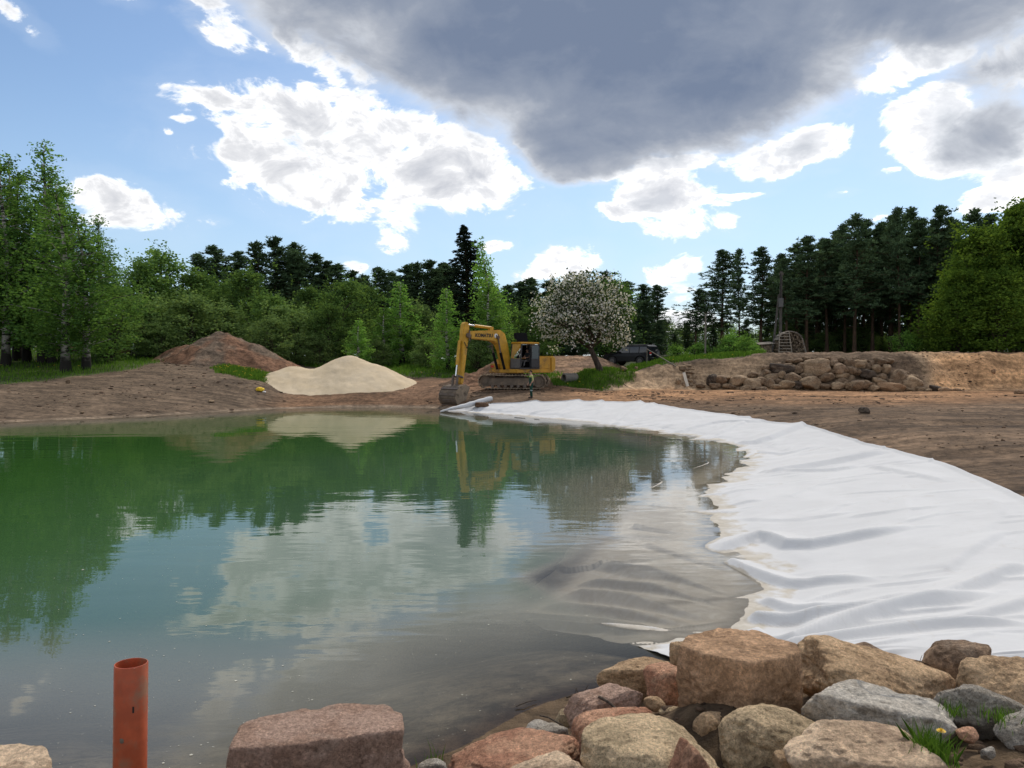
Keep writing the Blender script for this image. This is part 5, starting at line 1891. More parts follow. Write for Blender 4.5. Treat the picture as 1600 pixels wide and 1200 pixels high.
# a second, lower rank that closes the wood
for i, px in enumerate(range(190, 1010, 34)):
    tree('lowpine', px + (i * 7) % 11, 446 + (i * 13) % 24, 106 + (i * 5) % 9, 'pine hidden in the depth of the wood, %s from the left there' % ORD[i], 80, 'pines in the depth of the wood')
tree('spruce', 729, 354, 82, 'tall black spruce with a sharp tip behind the excavator', 118)

g4 = 'trees between the blossoming tree and the car'
for (kd, px, top, Y, w, lab) in [
    ('lowpine', 945, 425, 88, 70, 'pine rising highest behind the blossoming tree'), ('lowpine', 975, 440, 86, 70, 'pine with a double top right of the blossoming tree'), ('lowpine', 1003, 470, 84, 60, 'short pine above the roof of the car'),
    ('pine', 1028, 446, 88, 52, 'ragged pine with a gap of sky to its right, above the car'), ('lowpine', 1030, 500, 82, 70, 'low dark pine behind the rear of the car'), ('lowpine', 985, 500, 80, 70, 'low dark pine behind the front of the car'), ('lowpine', 1055, 520, 90, 60, 'low dark pine in the sky gap right of the car'),
]:
    tree(kd, px, top, Y, lab, w, g4)

g5 = 'free-standing pines left of the utility pole'
for (kd, px, top, Y, w, lab) in [
    ('pine', 1088, 452, 80, 52, 'shortest spreading pine, leftmost of the open group by the thin post'), ('lowpine', 1075, 505, 84, 66, 'low dark pine under the shortest spreading pine'), ('pine', 1130, 392, 80, 74, 'tall pine with open branches, just right of the thin post'),
    ('pine', 1156, 388, 86, 46, 'narrow pine between two broader ones, against the sky'), ('pine', 1190, 386, 80, 66, 'broad tall pine left of the utility pole'), ('lowpine', 1115, 505, 88, 70, 'low dark pine closing the gap below the open pines'),
    ('lowpine', 1165, 500, 90, 76, 'low dark pine below the narrow pine'), ('lowpine', 1205, 480, 88, 70, 'dark pine behind the utility pole foot'), ('pine', 1215, 420, 90, 46, 'pine just behind the top of the utility pole'),
]:
    tree(kd, px, top, Y, lab, w, g5)

g6 = 'pines of the dense dark wood on the right'
RIGHT_PINES = [(1230, 402), (1246, 380), (1262, 370), (1278, 374), (1294, 374), (1308, 362), (1322, 348), (1338, 334), (1352, 344), (1366, 352), (1380, 348), (1394, 338), (1408, 322), (1424, 324), (1438, 342), (1452, 346), (1470, 322), (1484, 342), (1500, 344), (1524, 326), (1546, 336), (1570, 330), (1596, 318), (1620, 330)]
for i, (px, top) in enumerate(RIGHT_PINES):
    tree('pine', px, top, 76 + (i * 7) % 12, 'tall dark pine, %s from the left in the front of the right-hand wood' % ORD[i], 72, g6)
for i, px in enumerate(range(1225, 1640, 19)):
    tree('lowpine' if i % 3 else 'pine', px, 380 + (i * 29) % 40 - (20 if px > 1300 else -15), 90 + (i * 5) % 14, 'dark pine, %s from the left in the back of the right-hand wood' % ORD[i], 66, 'pines in the back of the right-hand wood')
for i, px in enumerate(range(1228, 1500, 30)):
    tree('willow', px, 505 + (i * 17) % 22, 83 + (i * 3) % 6, 'dark undergrowth bush, %s from the left beneath the right-hand pines' % ORD[i], 60, 'undergrowth beneath the right-hand pines')

for i, px in enumerate(range(-60, 190, 30)):
    tree('willow', px, 492 + (i * 17) % 22, 84 + (i * 3) % 6, 'dark bush, %s from the left in the hedge behind the birch grove' % ORD[i], 64, 'bushes behind the birch grove')
for i, px in enumerate(range(1040, 1640, 32)):
    tree('willow', px, 496 + (i * 13) % 18, 104 + (i * 3) % 6, 'dark distant bush, %s from the left deep under the right-hand pines' % ORD[i], 60, 'bushes deep under the right-hand pines')

g7 = 'bright leafy trees at the right edge'
for (px, top, Y, w, lab) in [(1528, 352, 69, 140, 'bright green full-crowned tree, left one at the right edge'), (1598, 316, 71, 150, 'bright green tall tree cut off by the right edge'), (1500, 420, 67.5, 92, 'lower bright green tree on the left flank of the big ones'),
                             (1560, 420, 66, 120, 'lower bright green tree in front of the two big ones'), (1640, 330, 70, 150, 'bright green tree beyond the right edge')]:
    tree('maple', px, top, Y, lab, w, g7)
for i, (px, top, Y, w, lab) in enumerate([(1146, 512, 72, 40, 'light green shrub behind the grass bank, left of the hutch'), (1168, 518, 70, 34, 'pale flowering shrub touching the hutch'), (1128, 530, 73, 30, 'small dark shrub behind the grass bank near the thin post'),
                                          (1420, 512, 72, 46, 'lone shrub on the bank top before the dark wood'), (1060, 535, 72, 44, 'shrub right of the parked car'), (1090, 532, 74, 40, 'shrub beside the thin post'), (1180, 535, 68, 24, 'low green bush in front of the hutch')]):
    tree('shrub', px, top, Y, lab, w, 'shrubs on the bank top', None, 'shrub')


# the blossoming apple tree
def apple_tree():
    Y = 58.3
    base = P(938, 577, Y)
    base[2] = ground_z(base[0], Y)
    o = thing('apple_tree', 'broad apple tree covered in white blossom, leaning trunk, left of the car', 'tree', base)
    rng = np.random.default_rng(9)
    top = P(885, 424, Y)[2] - base[2]
    k = Y / FPX
    cx = (906 - 938) * k
    limbs, P_, cl, PB, cb = [], [], [], [], []
    fork = Vector((-0.75, 0.1, 1.75))
    mb = MB()
    mb.tube([(0.12, 0, -0.4), (0.02, 0, 0), (-0.35, 0.05, 0.9), tuple(fork)], [0.34, 0.27, 0.22, 0.19], 10, False)
    cid = 0
    lob = []
    for i in range(34):
        t = i / 33
        az = i * 2.4
        zc = 2.75 + (top - 3.75) * (t ** 0.9)
        rr = 3.85 * math.sin(PI * min(0.95, 0.30 + 0.66 * t)) ** 0.8
        rad = rr * (0.45 + 0.5 * rng.random())
        lob.append((np.array([cx + math.cos(az) * rad, math.sin(az) * rad, zc]), 0.95 + 0.4 * rng.random()))
    for c, lr in lob:
        c = np.array(c)
        m = (np.array(fork) + c) / 2 + np.array([0, 0, 0.3])
        mb.tube([tuple(fork), tuple(m), tuple(c)], [0.12, 0.07, 0.025], 5, False)
        for kk in range(20):
            d = rng.normal(size=3)
            d /= np.linalg.norm(d)
            q = c + d * lr * rng.random() ** 0.3
            P_.append(q[None] + rng.normal(0, 0.22, (13, 3)))
            cl.append(np.full(13, cid))
            nb_ = int(rng.integers(8, 19))
            PB.append(q[None] + d[None] * 0.06 + rng.normal(0, 0.2, (nb_, 3)))
            cb.append(np.full(nb_, cid))
            cid += 1
    me = bpy.data.meshes.new('apple_trunk')
    me.from_pydata(mb.v, [], mb.f)
    link_mesh('trunk', me, M['bark'], o, True)
    pos, cl = np.concatenate(P_), np.concatenate(cl)
    sz = 0.19 * rng.uniform(0.7, 1.3, len(pos))
    link_mesh('crown', crown_mesh('apple_crown', pos, sz, sz * 0.7, clump_tint(rng, cl, cid), rng), M['apple_leaf'], o)
    pos, cb = np.concatenate(PB), np.concatenate(cb)
    sz = 0.145 * rng.uniform(0.7, 1.35, len(pos))
    link_mesh('blossom', crown_mesh('apple_blossom', pos, sz, sz, clump_tint(rng, cb, cid), rng), M['blossom'], o)


apple_tree()


# ------------------------------------------------------------------ excavator
def excavator():
    base = hit(805, 607)
    base = P(804, 607, 52.2)
    gz = ground_z(base[0], base[1])
    o = thing('excavator', 'yellow crawler excavator with wide ditch bucket working at the far shore', 'excavator', (base[0], base[1], gz))
    # local frame of the undercarriage: heads left in the picture and slightly away
    ha = R(180 - 8)
    hx, hy = math.cos(ha), math.sin(ha)
    rot_u = ha
    # ---- tracks
    for side, nm in ((1, 'near'), (-1, 'far')):
        yc = side * 1.2
        L, rr = 1.78, 0.44
        # belt loop
        loop = []
        for k in range(13):
            a_ = -PI / 2 + PI * k / 12
            loop.append((L + rr * math.cos(a_), rr + rr * math.sin(a_)))
        for k in range(1, 8):
            loop.append((L - 2 * L * k / 8, 2 * rr - 0.05 * math.sin(PI * k / 8)))
        for k in range(13):
            a_ = PI / 2 + PI * k / 12
            loop.append((-L + rr * math.cos(a_), rr + rr * math.sin(a_)))
        for k in range(1, 8):
            loop.append((-L + 2 * L * k / 8, 0.0))
        n_ = len(loop)
        per = [0]
        for k in range(n_):
            a_, b_ = loop[k], loop[(k + 1) % n_]
            per.append(per[-1] + math.hypot(b_[0] - a_[0], b_[1] - a_[1]))
        mb = MB()
        ns = 46
        for k in range(ns):
            u = per[-1] * k / ns
            j = max(i for i in range(n_) if per[i] <= u)
            a_, b_ = loop[j], loop[(j + 1) % n_]
            t = (u - per[j]) / max(1e-6, per[j + 1] - per[j])
            x, z = a_[0] + (b_[0] - a_[0]) * t, a_[1] + (b_[1] - a_[1]) * t
            ang = math.atan2(b_[1] - a_[1], b_[0] - a_[0])
            pw = per[-1] / ns
            mb.box((-pw * 0.46, -0.32, -0.025), (pw * 0.46, 0.32, 0.02), (0, -ang, 0), (x, yc, z))
            mb.box((-0.02, -0.31, -0.075), (0.025, 0.31, -0.02), (0, -ang, 0), (x, yc, z))
        tr = mb.build('track', M['pale_mud'], o)
        tr.rotation_euler = (0, 0, rot_u)
        mb = MB()
        mb.prism([(-1.55, 0.18), (1.55, 0.18), (1.62, 0.42), (1.45, 0.66), (-1.45, 0.66), (-1.62, 0.42)], yc - 0.17, yc + 0.17)
        fr = mb.build('track_frame', M['dirty_steel'], tr, False, 0.03)
        for nm2, cx in (('idler', L), ('sprocket', -L)):
            mb = MB()
            mb.tube([(cx, yc - 0.14, rr), (cx, yc + 0.14, rr)], rr - 0.07, 18)
            mb.tube([(cx, yc - 0.2, rr), (cx, yc + 0.2, rr)], 0.17, 12)
            mb.build(nm2, M['dirty_steel'], tr, True)
        mb = MB()
        for k in range(7):
            cx = -1.3 + 2.6 * k / 6
            mb.tube([(cx, yc - 0.2, 0.14), (cx, yc + 0.2, 0.14)], 0.11, 10)
        mb.build('rollers', M['steel'], tr, True)
    mb = MB()
    mb.box((-0.75, -0.95, 0.42), (0.75, 0.95, 0.74))
    mb.tube([(0, 0, 0.72), (0, 0, 1.02)], 0.62, 24)
    cf = mb.build('car_body', M['steel'], o, False, 0.03)
    cf.rotation_euler = (0, 0, rot_u)
    # ---- upper structure: heads left and towards the viewer
    ua = R(180 + 43)

    def up(mbx, name, mat, smooth=False, bevel=0.0, parent=None):
        q = mbx.build(name, mat, parent or o, smooth, bevel)
        if parent is None:
            q.rotation_euler = (0, 0, ua)
        return q
    mb = MB()
    mb.box((-2.15, -1.34, 1.0), (1.15, 1.40, 1.26))
    up(mb, 'platform', M['yellow'], False, 0.05)
    mb = MB()
    mb.prism([(-2.15, 1.0), (-2.62, 1.06), (-2.72, 1.3), (-2.72, 1.98), (-2.6, 2.14), (-2.15, 2.14)], -1.32, 1.32)
    up(mb, 'counterweight', M['yellow_top'], False, 0.10)
    mb = MB()
    mb.box((-2.14, -1.30, 1.262), (-0.98, 1.36, 2.1))
    up(mb, 'engine_housing', M['yellow'], False, 0.06)
    mb = MB()
    mb.box((-0.95, -1.32, 1.262), (0.55, -0.42, 1.92))
    mb.box((0.57, -1.30, 1.262), (1.12, -0.5, 1.62))
    up(mb, 'tool_box', M['yellow'], False, 0.05)
    mb = MB()
    mb.box((1.13, -1.15, 1.36), (1.145, -0.85, 1.5))
    up(mb, 'lamp', M['tail_red'])
    mb = MB()
    mb.box((-0.55, -0.03, 0), (0.55, 0.03, 1.72), (R(14), 0, 0), (-1.52, -0.55, 2.1))
    mb.box((-0.55, -0.2, 1.3), (-0.5, 0.0, 1.72), (R(14), 0, 0), (-1.52, -0.55, 2.1))
    mb.box((0.5, -0.2, 1.3), (0.55, 0.0, 1.72), (R(14), 0, 0), (-1.52, -0.55, 2.1))
    up(mb, 'engine_hood', M['black'], False, 0.015)
    mb = MB()
    mb.tube([(-1.3, -0.7, 2.1), (-1.3, -0.7, 2.55), (-1.36, -0.7, 2.7)], 0.06, 10)
    up(mb, 'exhaust', M['steel'], True)
    # cab: posts, panels, glass, roof
    x0, x1, y0, y1 = -0.94, 0.86, 0.46, 1.46
    mb = MB()
    for (cx, cyy, topx) in ((x0, y0, x0 + .05), (x0, y1 - .07, x0 + .05), (x1 - .07, y0, x1 - .2), (x1 - .07, y1 - .07, x1 - .2), (-0.12, y1 - .07, -0.12)):
        mb.add([(cx, cyy, 1.27), (cx + .07, cyy, 1.27), (cx + .07, cyy + .07, 1.27), (cx, cyy + .07, 1.27), (topx, cyy, 2.93), (topx + .07, cyy, 2.93), (topx + .07, cyy + .07, 2.93), (topx, cyy + .07, 2.93)],
               [(0, 3, 2, 1), (4, 5, 6, 7), (0, 1, 5, 4), (1, 2, 6, 5), (2, 3, 7, 6), (3, 0, 4, 7)])
    mb.box((x0, y0 + .01, 1.262), (x1, y1 - .01, 1.35))
    mb.box((x0 + .02, y0 + .08, 1.3), (x0 + .06, y1 - .08, 2.2))
    mb.box((x0 + .1, y0, 1.3), (x1 - .1, y0 + .04, 1.95))
    mb.box((x0 + .08, y1 - .05, 1.36), (-0.5, y1 - .012, 1.95))
    cab = up(mb, 'cab', M['cab'])
    mb = MB()
    mb.box((x0 - .02, y0 - .02, 2.935), (x1 - .08, y1 + .02, 3.06))
    up(mb, 'roof', M['yellow_top'], False, 0.05, cab)
    mb = MB()
    mb.add([(x1 - .03, y0 + .07, 1.98), (x1 - .03, y1 - .07, 1.98), (x1 - .16, y1 - .07, 2.92), (x1 - .16, y0 + .07, 2.92)], [(0, 1, 2, 3)])
    up(mb, 'windscreen', M['glass'], False, 0, cab)
    mb = MB()
    mb.box((x1 - .06, y0 + .07, 1.352), (x1 - .02, y1 - .07, 1.96))
    up(mb, 'lower_front_panel', M['grey_panel'], False, 0, cab)
    mb = MB()
    mb.add([(x0 + .1, y1 - .03, 1.98), (-.52, y1 - .03, 1.98), (-.52, y1 - .03, 2.92), (x0 + .12, y1 - .03, 2.92)], [(0, 1, 2, 3)])
    up(mb, 'side_window', M['glass'], False, 0, cab)
    mb = MB()
    mb.add([(x0 + .1, y0 + .03, 1.98), (x1 - .12, y0 + .03, 1.98), (x1 - .22, y0 + .03, 2.92), (x0 + .12, y0 + .03, 2.92)], [(0, 1, 2, 3)])
    up(mb, 'side_window', M['glass'], False, 0, cab)
    mb = MB()
    mb.add([(x0 + .03, y0 + .07, 2.2), (x0 + .03, y1 - .07, 2.2), (x0 + .07, y1 - .07, 2.92), (x0 + .07, y0 + .07, 2.92)], [(0, 1, 2, 3)])
    up(mb, 'rear_window', M['glass'], False, 0, cab)
    # the door stands folded open along the rear side
    mb = MB()
    mb.box((-0.86, y1 + .04, 1.36), (-0.80, y1 + .08, 2.88))
    mb.box((-0.16, y1 + .04, 1.36), (-0.10, y1 + .08, 2.88))
    mb.box((-0.86, y1 + .04, 1.36), (-0.10, y1 + .08, 1.42))
    mb.box((-0.86, y1 + .04, 2.82), (-0.10, y1 + .08, 2.88))
    mb.box((-0.80, y1 + .045, 1.42), (-0.16, y1 + .075, 1.95))
    dr = up(mb, 'door', M['cab'], False, 0, cab)
    mb = MB()
    mb.box((-0.80, y1 + .055, 1.95), (-0.16, y1 + .065, 2.82))
    up(mb, 'door_pane', M['glass'], False, 0, cab)
    mb = MB()
    mb.box((-0.62, 0.7, 1.352), (-0.12, 1.2, 1.72))
    mb.box((-0.70, 0.72, 1.7), (-0.56, 1.18, 2.3))
    up(mb, 'seat', M['black'], False, 0.05, cab)
    # boom
    mb = MB()
    boom = [(0.62, 1.28), (0.98, 1.12), (1.18, 1.55), (1.42, 2.45), (1.72, 2.92), (2.15, 3.12), (4.15, 3.25), (4.32, 3.40), (4.28, 3.62), (4.05, 3.72), (2.9, 3.78), (1.55, 3.86), (1.12, 3.62), (0.84, 2.9), (0.62, 1.9)]
    boom = [(x, z) for x, z in boom]
    mb.prism(boom, -0.27, 0.27)
    bo = up(mb, 'boom', M['yellow_top'], False, 0.03)
    # boom cylinders
    for s_ in (-0.36, 0.36):
        mb = MB()
        mb.tube([(1.25, s_, 1.25), (1.62, s_, 2.35)], 0.09, 10)
        cyl = up(mb, 'boom_cylinder', M['black'], True)
        mb = MB()
        mb.tube([(1.62, s_, 2.35), (1.82, s_, 3.35)], 0.05, 10)
        mb.tube([(1.82, s_ - 0.07 * (1 if s_ > 0 else -1) * 1.0, 3.35), (1.82, s_ + 0.05, 3.35)], 0.11, 10)
        mb.build('cylinder_rod', M['steel'], cyl, True)
    # stick cylinder along the boom's back
    mb = MB()
    mb.box((2.0, -0.1, 3.74), (2.3, 0.1, 4.05))
    mb.tube([(2.12, 0, 3.98), (3.55, 0, 4.08)], 0.095, 12)
    sc_ = up(mb, 'stick_cylinder', M['yellow_top'], True)
    mb = MB()
    mb.tube([(3.55, 0, 4.08), (4.25, 0, 4.13)], 0.055, 10)
    mb.build('cylinder_rod', M['chrome'], sc_, True)
    # stick
    mb = MB()
    stick = [(4.14, 4.06), (4.22, 4.24), (4.40, 4.30), (4.56, 4.16), (4.66, 3.5), (4.80, 1.4), (4.90, 0.42), (4.76, 0.28), (4.64, 0.42), (4.46, 1.6), (4.24, 3.0), (4.14, 3.5)]
    mb.prism(stick, -0.2, 0.2)
    st = up(mb, 'stick', M['yellow_top'], False, 0.03)
    mb = MB()
    for s_ in (-0.29, 0.29):
        mb.tube([(4.22, s_, 3.1), (4.22, s_, 3.75)], 0.05, 8)
    mb.tube([(4.3, -0.34, 3.43), (4.3, 0.34, 3.43)], 0.16, 14)
    up(mb, 'stick_joint', M['steel'], True)
    mb = MB()
    for k, off in enumerate((-0.24, 0.24)):
        mb.tube([(4.0, off, 3.55), (4.15, off * 1.2, 3.1), (4.45, off * 1.25, 2.6), (4.62, off * 1.15, 3.0)], 0.03, 6)
    up(mb, 'hydraulic_hose', M['rubber'], True)
    # bucket cylinder in front of the stick
    mb = MB()
    mb.tube([(4.80, 0, 3.1), (5.02, 0, 1.55)], 0.10, 12)
    bc = up(mb, 'bucket_cylinder', M['yellow_top'], True)
    mb = MB()
    mb.tube([(5.02, 0, 1.55), (5.12, 0, 0.85)], 0.055, 10)
    mb.build('cylinder_rod', M['chrome'], bc, True)
    mb = MB()
    for s_ in (-0.22, 0.22):
        mb.tube([(4.72, s_, 0.75), (5.14, s_, 0.88)], 0.07, 8)
        mb.tube([(5.14, s_, 0.88), (5.22, s_, 0.2)], 0.08, 8)
    up(mb, 'linkage', M['steel'], True)
    # wide bucket: a curved shell, end plates, ribs, edge
    prof = [(4.70, 0.12), (5.02, 0.30), (5.42, 0.20), (5.72, -0.12), (5.80, -0.50), (5.66, -0.86), (5.34, -1.10), (4.92, -1.16)]
    W = 0.84
    mb = MB()
    inner = [(x + (4.98 - x) * 0.06, z + (-0.45 - z) * 0.06) for x, z in prof]
    mb.prism(prof + inner[::-1], -W, W)
    bk = up(mb, 'bucket', M['dirty_steel'], False, 0.0)
    for s_ in (-W - 0.02, W - 0.03):
        mb = MB()
        mb.prism([(4.66, 0.16)] + [(x + (x - 5.0) * 0.05, z + (z + .45) * 0.05) for x, z in prof[1:]] + [(4.80, -1.15), (4.95, -0.6)], s_, s_ + 0.05)
        mb.build('end_plate', M['pale_mud'], bk)
    mb = MB()
    for (xa, za), (xb, zb) in zip(prof[2:-1], prof[3:]):
        cx, cz = (xa + xb) / 2, (za + zb) / 2
        ang = math.atan2(zb - za, xb - xa)
        mb.box((-0.07, -W, -0.02), (0.07, W, 0.07), (0, -ang, 0), (cx, 0, cz))
    mb.build('rib', M['steel'], bk)
    mb = MB()
    mb.box((-0.16, -W - .03, -0.03), (0.10, W + .03, 0.03), (0, R(4), 0), (4.90, 0, -1.17))
    mb.build('cutting_edge', M['steel'], bk)
    # lettering on the boom: both flanks
    for s_ in (1, -1):
        cu = bpy.data.curves.new('boom_lettering', 'FONT')
        cu.body = 'KOMATSU'
        cu.size = 0.31
        cu.extrude = 0.004
        cu.offset = 0.012
        cu.space_character = 1.05
        tmp = bpy.data.objects.new('tmp_text', cu)
        COL.objects.link(tmp)
        bpy.context.view_layer.update()
        me = bpy.data.meshes.new_from_object(tmp.evaluated_get(bpy.context.evaluated_depsgraph_get()))
        bpy.data.objects.remove(tmp)
        lt = link_mesh('lettering', me, M['lettering'], o)
        if s_ == 1:   # left flank (faces the viewer): read with the machine's front at the reader's left
            lm = Matrix.Translation(Vector((3.72, 0.277, 3.36))) @ Matrix.Rotation(PI, 4, 'Z') @ Matrix.Rotation(PI / 2, 4, 'X')
        else:
            lm = Matrix.Translation(Vector((2.1, -0.277, 3.33))) @ Matrix.Rotation(PI / 2, 4, 'X')
        lt.matrix_local = Matrix.Rotation(ua, 4, 'Z') @ lm
    mb = MB()
    mb.tube([(1.93, 0.272, 3.46), (1.93, 0.279, 3.46)], 0.15, 16)
    em = up(mb, 'emblem', M['white_paint'])
    mb = MB()
    mb.box((1.70, 0.272, 3.36), (1.74, 0.279, 3.58))
    mb.box((1.86, 0.28, 3.40), (1.93, 0.284, 3.52))
    mb.build('emblem_marks', M['lettering'], em)
    mb = MB()
    mb.tube([(1.95, 0.6, 1.8), (1.95, 0.6, 1.82)], 0.01, 6)
    return o, ua, (base[0], base[1], gz)


EXC, EXC_UA, EXC_BASE = excavator()


# ------------------------------------------------------------------ people
def skin_person(name, joints, bones, root, label, loc, rz, region_mats, regions, parent=None, group=None):
    """joints: name -> (x, y, z, rx, ry); grown with Skin + Subdivision into one continuous mesh"""
    names = list(joints)
    me = bpy.data.meshes.new(name)
    me.from_pydata([joints[k][:3] for k in names], [(names.index(a), names.index(b)) for a, b in bones], [])
    tmp = bpy.data.objects.new('tmp_' + name, me)
    COL.objects.link(tmp)
    sk = tmp.modifiers.new('skin', 'SKIN')
    sk.use_smooth_shade = True
    for i, k in enumerate(names):
        sv = me.skin_vertices[0].data[i]
        sv.radius = joints[k][3:5]
        sv.use_root = (k == root)
    ss = tmp.modifiers.new('sub', 'SUBSURF')
    ss.levels = 2
    ss.render_levels = 2
    bpy.context.view_layer.update()
    m2 = bpy.data.meshes.new_from_object(tmp.evaluated_get(bpy.context.evaluated_depsgraph_get()))
    bpy.data.objects.remove(tmp)
    o = link_mesh(name, m2, region_mats, parent, True)
    for p in m2.polygons:
        p.material_index = regions(p.center)
    o.location = loc
    o.rotation_euler = (0, 0, rz)
    return tag(o, label, 'person', group)


def head_parts(parent, c, hair_mat, cap=False):
    """nose, eyes, ears and hair or cap for a head centred on c facing +X"""
    mb = MB()
    mb.add([(c[0] + .085, c[1] - .016, c[2] - .035), (c[0] + .085, c[1] + .016, c[2] - .035), (c[0] + .118, c[1], c[2] - .03), (c[0] + .09, c[1], c[2] + .03)], [(0, 1, 2), (0, 2, 3), (1, 3, 2), (0, 3, 1)])
    mb.build('nose', M['skin'], parent)
    for s in (-1, 1):
        mb = MB()
        mb.tube([(c[0] + .082, c[1] + s * .034, c[2] + .012), (c[0] + .09, c[1] + s * .034, c[2] + .012)], [.011, .008], 8)
        mb.build('eye', M['hair'], parent)
        mb = MB()
        mb.tube([(c[0] - .005, c[1] + s * .074, c[2] - .005), (c[0] - .012, c[1] + s * .088, c[2] - .005)], [.03, .022], 8)
        mb.build('ear', M['skin'], parent)
    mb = MB()
    mb.box((c[0] + .084, c[1] - .022, c[2] - .062), (c[0] + .091, c[1] + .022, c[2] - .054))
    mb.build('mouth', M['boots'], parent)
    v, f = ico(3)
    sel = v.copy()
    keep = [fa for fa in f if (v[fa][:, 2].mean() > (0.25 if v[fa][:, 0].mean() > 0.1 else -0.25))]
    mb = MB()
    mb.add([(c[0] - .006 + p[0] * .108, c[1] + p[1] * .092, c[2] + .015 + p[2] * .118) for p in sel], keep)
    if cap:
        mb.add([(c[0] + .08, c[1] - .07, c[2] + .05), (c[0] + .19, c[1] - .05, c[2] + .035), (c[0] + .19, c[1] + .05, c[2] + .035), (c[0] + .08, c[1] + .07, c[2] + .05),
                (c[0] + .08, c[1] - .07, c[2] + .062), (c[0] + .19, c[1] - .05, c[2] + .045), (c[0] + .19, c[1] + .05, c[2] + .045), (c[0] + .08, c[1] + .07, c[2] + .062)],
               [(0, 3, 2, 1), (4, 5, 6, 7), (0, 1, 5, 4), (1, 2, 6, 5), (2, 3, 7, 6), (3, 0, 4, 7)])
    mb.build('cap' if cap else 'hair', hair_mat, parent, True)


def hand(J, B, side, w, d):
    """a palm, four fingers of unequal length and a thumb growing from wrist joint w along d"""
    w, d = np.array(J[w][:3]), np.array(d, float)
    d /= np.linalg.norm(d)
    x = np.array([1.0, 0, 0]) - d * d[0]
    x /= np.linalg.norm(x)
    wn = [k for k in J if np.allclose(J[k][:3], w)][0]
    pm = w + d * 0.07
    J['palm' + side] = (*pm, .018, .036)
    B.append((wn, 'palm' + side))
    inward = np.cross(d, x)
    for i, (off, L) in enumerate(((.032, .075), (.011, .085), (-.011, .08), (-.031, .062))):
        k = pm + d * 0.035 + x * off
        t1 = k + d * L * 0.6 + inward * 0.006
        t2 = k + d * L * 0.92 + inward * 0.025
        J['k%d%s' % (i, side)] = (*k, .0105, .0105)
        J['m%d%s' % (i, side)] = (*t1, .0095, .0095)
        J['t%d%s' % (i, side)] = (*t2, .008, .008)
        B += [('palm' + side, 'k%d%s' % (i, side)), ('k%d%s' % (i, side), 'm%d%s' % (i, side)), ('m%d%s' % (i, side), 't%d%s' % (i, side))]
    th = pm - d * 0.02 + x * 0.045
    J['th' + side] = (*th, .012, .012)
    J['tt' + side] = (*(th + d * 0.045 + x * 0.015), .0095, .0095)
    B += [('palm' + side, 'th' + side), ('th' + side, 'tt' + side)]


def worker():
    J = {'pelvis': (0, 0, .93, .115, .15), 'belly': (.01, 0, 1.06, .11, .145), 'chest': (.0, 0, 1.27, .115, .165), 'neck0': (.0, 0, 1.43, .07, .09), 'neck': (.02, 0, 1.50, .052, .052),
         'head0': (.035, 0, 1.56, .078, .07), 'head1': (.03, 0, 1.66, .088, .074), 'head2': (.02, 0, 1.72, .06, .055)}
    B = [('pelvis', 'belly'), ('belly', 'chest'), ('chest', 'neck0'), ('neck0', 'neck'), ('neck', 'head0'), ('head0', 'head1'), ('head1', 'head2')]
    for s, sd_ in ((1, 'l'), (-1, 'r')):
        J['hip' + sd_] = (0, s * .095, .86, .095, .088)
        J['knee' + sd_] = (.02 * s, s * .11, .49, .062, .064)
        J['calf' + sd_] = (.0 + .015 * s, s * .115, .33, .06, .06)
        J['ankle' + sd_] = (-.02 + .01 * s, s * .12, .10, .046, .044)
        J['heel' + sd_] = (-.03, s * .12, .045, .045, .042)
        J['toe' + sd_] = (.15, s * .135, .032, .04, .032)
        B += [('pelvis', 'hip' + sd_), ('hip' + sd_, 'knee' + sd_), ('knee' + sd_, 'calf' + sd_), ('calf' + sd_, 'ankle' + sd_), ('ankle' + sd_, 'heel' + sd_), ('heel' + sd_, 'toe' + sd_)]
        J['sh' + sd_] = (0, s * .185, 1.385, .07, .07)
        J['el' + sd_] = (-.05, s * .25, 1.11, .046, .046)
        J['wr' + sd_] = (.10, s * .235, .93, .03, .032)
        B += [('neck0', 'sh' + sd_), ('sh' + sd_, 'el' + sd_), ('el' + sd_, 'wr' + sd_)]
        hand(J, B, sd_, 'wr' + sd_, (.35, -.1 * s, -.9))
    q = P(830, 622, 47.0)
    gz = ground_z(q[0], q[1])

    def reg(c):
        if c.z < 0.115:
            return 3
        arm = abs(c.y) > 0.20 and c.z > 0.72 and c.z < 1.2
        if arm and c.z < 1.16:
            return 0
        if 0.45 < c.z < 0.52 and abs(c.y) < 0.2:
            return 4
        if c.z > 1.455:
            return 0
        bib = c.z < 1.32 and c.x > 0.02 and abs(c.y) < 0.12
        if c.z < 1.03 or bib:
            return 2
        return 1
    o = skin_person('person', J, B, 'pelvis', 'person in pale yellow shirt, green overalls and dark cap standing before excavator', (q[0], q[1], gz), R(200), [M['skin'], M['shirt'], M['trousers'], M['boots'], M['grey_band']], reg)
    head_parts(o, (.035, 0, 1.64), M['black'], True)
    k = 1.70 / 1.76
    o.scale = (k, k, k)


